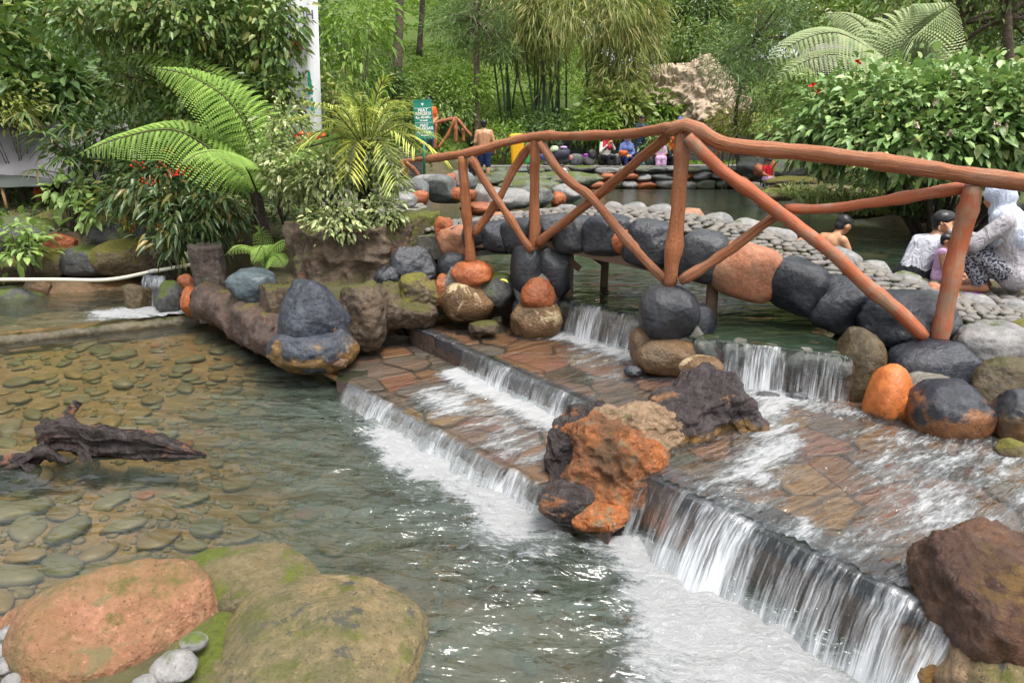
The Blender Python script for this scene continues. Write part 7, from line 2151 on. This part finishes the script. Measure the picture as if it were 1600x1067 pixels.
m_navy = m_cloth('cloth_navy', (0.02, 0.03, 0.09)); m_black = m_cloth('cloth_black', (0.015, 0.015, 0.018)); m_whitec = m_cloth('cloth_white', (0.50, 0.50, 0.55))
m_jean = m_cloth('cloth_jean', (0.04, 0.08, 0.2)); m_redc = m_cloth('cloth_red', (0.55, 0.02, 0.03)); m_bluec = m_cloth('cloth_blue', (0.05, 0.30, 0.55))
m_pinkc = m_cloth('cloth_pink', (0.62, 0.38, 0.58)); m_greyc = m_cloth('cloth_grey_top', (0.36, 0.34, 0.36)); m_scarf = m_cloth('cloth_scarf_white', (0.46, 0.50, 0.60)); m_bscarf = m_cloth('cloth_scarf_blue', (0.12, 0.16, 0.36)); m_pat = m_cloth('cloth_patterned', (0.30, 0.30, 0.33), ((0.03, 0.03, 0.05), 60)); m_org = m_cloth('cloth_orange', (0.6, 0.12, 0.03)); m_crim = m_cloth('cloth_crimson', (0.4, 0.03, 0.05)); m_tee = m_cloth('cloth_dark_tee', (0.03, 0.05, 0.07)); m_cream = m_cloth('cloth_cream', (0.62, 0.58, 0.52))

def foot(px_, py_, Y):
    return W(px_, py_, Y)
# bare-backed man walking away
person(foot(757, 287, 19.3), math.pi, pose(STAND, kl=(.11, -.06, .47), al=(.11, .0, .08), tl=(.13, -.16, .035), wl=(.27, -.16, .88), er=(-.27, .02, 1.1), wr=(-.29, -.08, .88), head=(0, -.03, 1.545)), 'bare-backed man in navy shorts walking away beside the bins', 1.0, SK2, None, m_navy, leg=0.46, fat=1.08)
person(foot(738, 284, 19.0), math.pi + 0.5, STAND, 'small child in light blue shirt and black trousers beside the bare-backed man', 0.5, SK, m_bluec, m_black, sleeve=0.6, leg=0.95, voxel=0.014, fat=1.15)
person(foot(672, 246, 20.4), 0.2, pose(STAND, wl=(.08, -.2, .95), el=(.25, 0, 1.1)), 'person in jeans standing behind the green price sign', 0.98, SK, m_org, m_jean, leg=1.0)
person(foot(885, 305, 16.2), -1.2, pose(STAND, neck=(0, -.22, 1.28), head=(0, -.3, 1.38), sl=(.17, -.19, 1.24), sr=(-.17, -.19, 1.24), el=(.2, -.32, 1.02), er=(-.2, -.32, 1.02), wl=(.12, -.42, .82), wr=(-.12, -.42, .82)), 'toddler in white shirt and red shorts bending at the pool edge', 0.46, SK, m_whitec, m_redc, leg=0.4, voxel=0.012, fat=1.2)
person(W(1197, 285, 18.6), 0.35, pose(SIT, wl=(.3, -.05, .02), el=(.28, .0, .28)), 'boy in red printed shirt sitting on the right pool bank', 0.72, SK, m_redc, m_pinkc, leg=0.4, voxel=0.015, fat=1.05)
person(W(946, 252, 23.1), 0.35, pose(SIT, wl=(.1, -.22, .55), wr=(-.04, -.22, .52), el=(.25, -.1, .38)), 'seated woman in white top with crimson scarf holding something to her face', 1.0, SK2, m_cream, m_black, sleeve=2.0, leg=1.0, hijab=m_crim)
person(W(978, 254, 23.1), 0.1, SIT, 'seated woman in blue headscarf with orange bag in her lap', 1.0, SK2, m_bscarf, m_navy, sleeve=2.0, leg=1.0, hijab=m_bscarf)
V, F = rock_mesh((0.14, 0.08, 0.10), 7, sub=3, cuts=4, power=0.7)
obj('bag', mesh('bag', V, F), m_org, loc=W(974, 240, 22.65), label='orange bag in the lap of the woman in blue', cat='bag', group='belongings on the stone seats')
person(foot(1000, 261, 23.6), 0.15, pose(STAND, wl=(.02, -.22, 1.08), wr=(-.04, -.22, 1.06), el=(.25, -.03, 1.08), er=(-.25, -.03, 1.08)), 'standing man in dark shirt and jeans behind the railing', 0.98, SK, m_tee, m_jean, leg=1.0)
person(W(1031, 253, 23.1), -0.1, SIT, 'girl in a long pink dress sitting on the stone seat', 0.85, SK, m_pinkc, m_pinkc, sleeve=0.7, leg=0.8, dress=True, hair='long')
person(W(1047, 252, 23.2), 0.25, SIT, 'seated person in dark clothes with orange scarf', 0.9, SK, m_tee, m_black, sleeve=2.0, leg=1.0, hijab=m_org)
person(foot(1058, 259, 23.4), -0.2, STAND, 'woman in blue standing behind the middle railing post', 0.92, SK, m_bscarf, m_jean, sleeve=2.0, leg=1.0, hijab=m_bscarf, longtop=0.5)
# bather sitting in the pool, legs stretched to the right
_b = W(1291, 386, 8.3); _b.z = 0.28
person(_b, math.pi / 2 + 0.25, pose(SIT, pelvis=(0, .05, .02), neck=(0, -.13, .50), head=(0, -.21, .60), sl=(.17, -.08, .45), sr=(-.17, -.08, .45), hl=(.09, 0, .03), hr=(-.09, 0, .03), kl=(.11, -.42, .2), kr=(-.11, -.42, .2), al=(.1, -.8, .2), ar=(-.1, -.8, .2), tl=(.1, -.86, .26), tr=(-.1, -.86, .26), el=(.2, -.22, .28), er=(-.2, -.22, .22), wl=(.14, -.42, .1), wr=(-.14, -.42, .1)), 'bare-chested bather with black hair sitting in the upper pool', 0.98, SK2, None, m_redc, leg=0.4, voxel=0.013, look=(0, -1, -0.55), grp=None)
# group on the plaza: boy in white, small child, squatting woman
Z0 = 0.62
b_ = W(1432, 428, 6.35)
person((b_.x, b_.y, 0.52), math.pi / 2 + 0.15, pose(SIT, pelvis=(0, .12, .10), hl=(.09, .1, .1), hr=(-.09, .1, .1), neck=(0, -.15, .53), head=(0, -.22, .64), sl=(.17, -.09, .46), sr=(-.17, -.09, .46), el=(.22, -.15, .2), er=(-.22, -.2, .2), wl=(.1, -.38, .16), wr=(-.12, -.40, .14), kl=(.16, -.2, .10), kr=(-.16, -.22, .16), al=(.12, .12, .02), ar=(-.12, .02, .02), tl=(.13, .2, .0), tr=(-.15, -.1, .0)), 'boy in white t-shirt and dark shorts leaning towards the squatting woman', 0.92, SK, m_whitec, m_black, sleeve=0.62, leg=0.52, voxel=0.010, look=(0, -1, 0.25), grp=None)
c_ = W(1467, 424, 6.1)
person((c_.x, c_.y, 0.62), 0.9, pose(SIT, kl=(.12, -.25, .08), kr=(-.12, -.25, .08), al=(.1, -.4, .03), ar=(-.1, -.4, .03), tl=(.1, -.46, .1), tr=(-.1, -.46, .1), el=(.22, -.1, .3), wl=(.2, -.22, .1), er=(-.22, -.1, .3), wr=(-.2, -.22, .1)), 'small child in pink vest sitting between the boy and the woman', 0.50, SK2, m_pinkc, m_pinkc, sleeve=0.05, leg=0.4, voxel=0.008, grp=None, fat=1.15)
w_ = W(1574, 440, 5.55)
wom = person((w_.x, w_.y, 0.62), -2.25, pose(SIT, pelvis=(0, .06, .17), hl=(.1, .04, .17), hr=(-.1, .04, .17), neck=(0, -.12, .68), head=(0, -.17, .79), sl=(.185, -.08, .61), sr=(-.185, -.08, .61), el=(.25, -.26, .42), er=(-.25, -.26, .42), wl=(.14, -.45, .5), wr=(-.14, -.45, .48), kl=(.15, -.36, .40), kr=(-.15, -.36, .40), al=(.12, -.16, .07), ar=(-.12, -.16, .07), tl=(.13, -.34, .03), tr=(-.13, -.34, .03)), 'squatting woman in pale grey top and white headscarf at right edge', 0.98, SK, m_greyc, m_pat, sleeve=2.0, leg=0.92, voxel=0.012, hijab=m_scarf, loose=1.1, longtop=1.0, grp=None, fat=1.08)
m_flip = m_plain('flipflop_purple', (0.35, 0.12, 0.5), 0.5)
for s_ in (-1, 1):
    V, F = rock_mesh((0.055, 0.13, 0.012), 3, sub=3, cuts=0, rough=0.02, power=0.8)
    o = obj('flip_flop', mesh('flip_flop', V, F), m_flip, wom); o.location = (0.13 * s_, -0.25, 0.0)
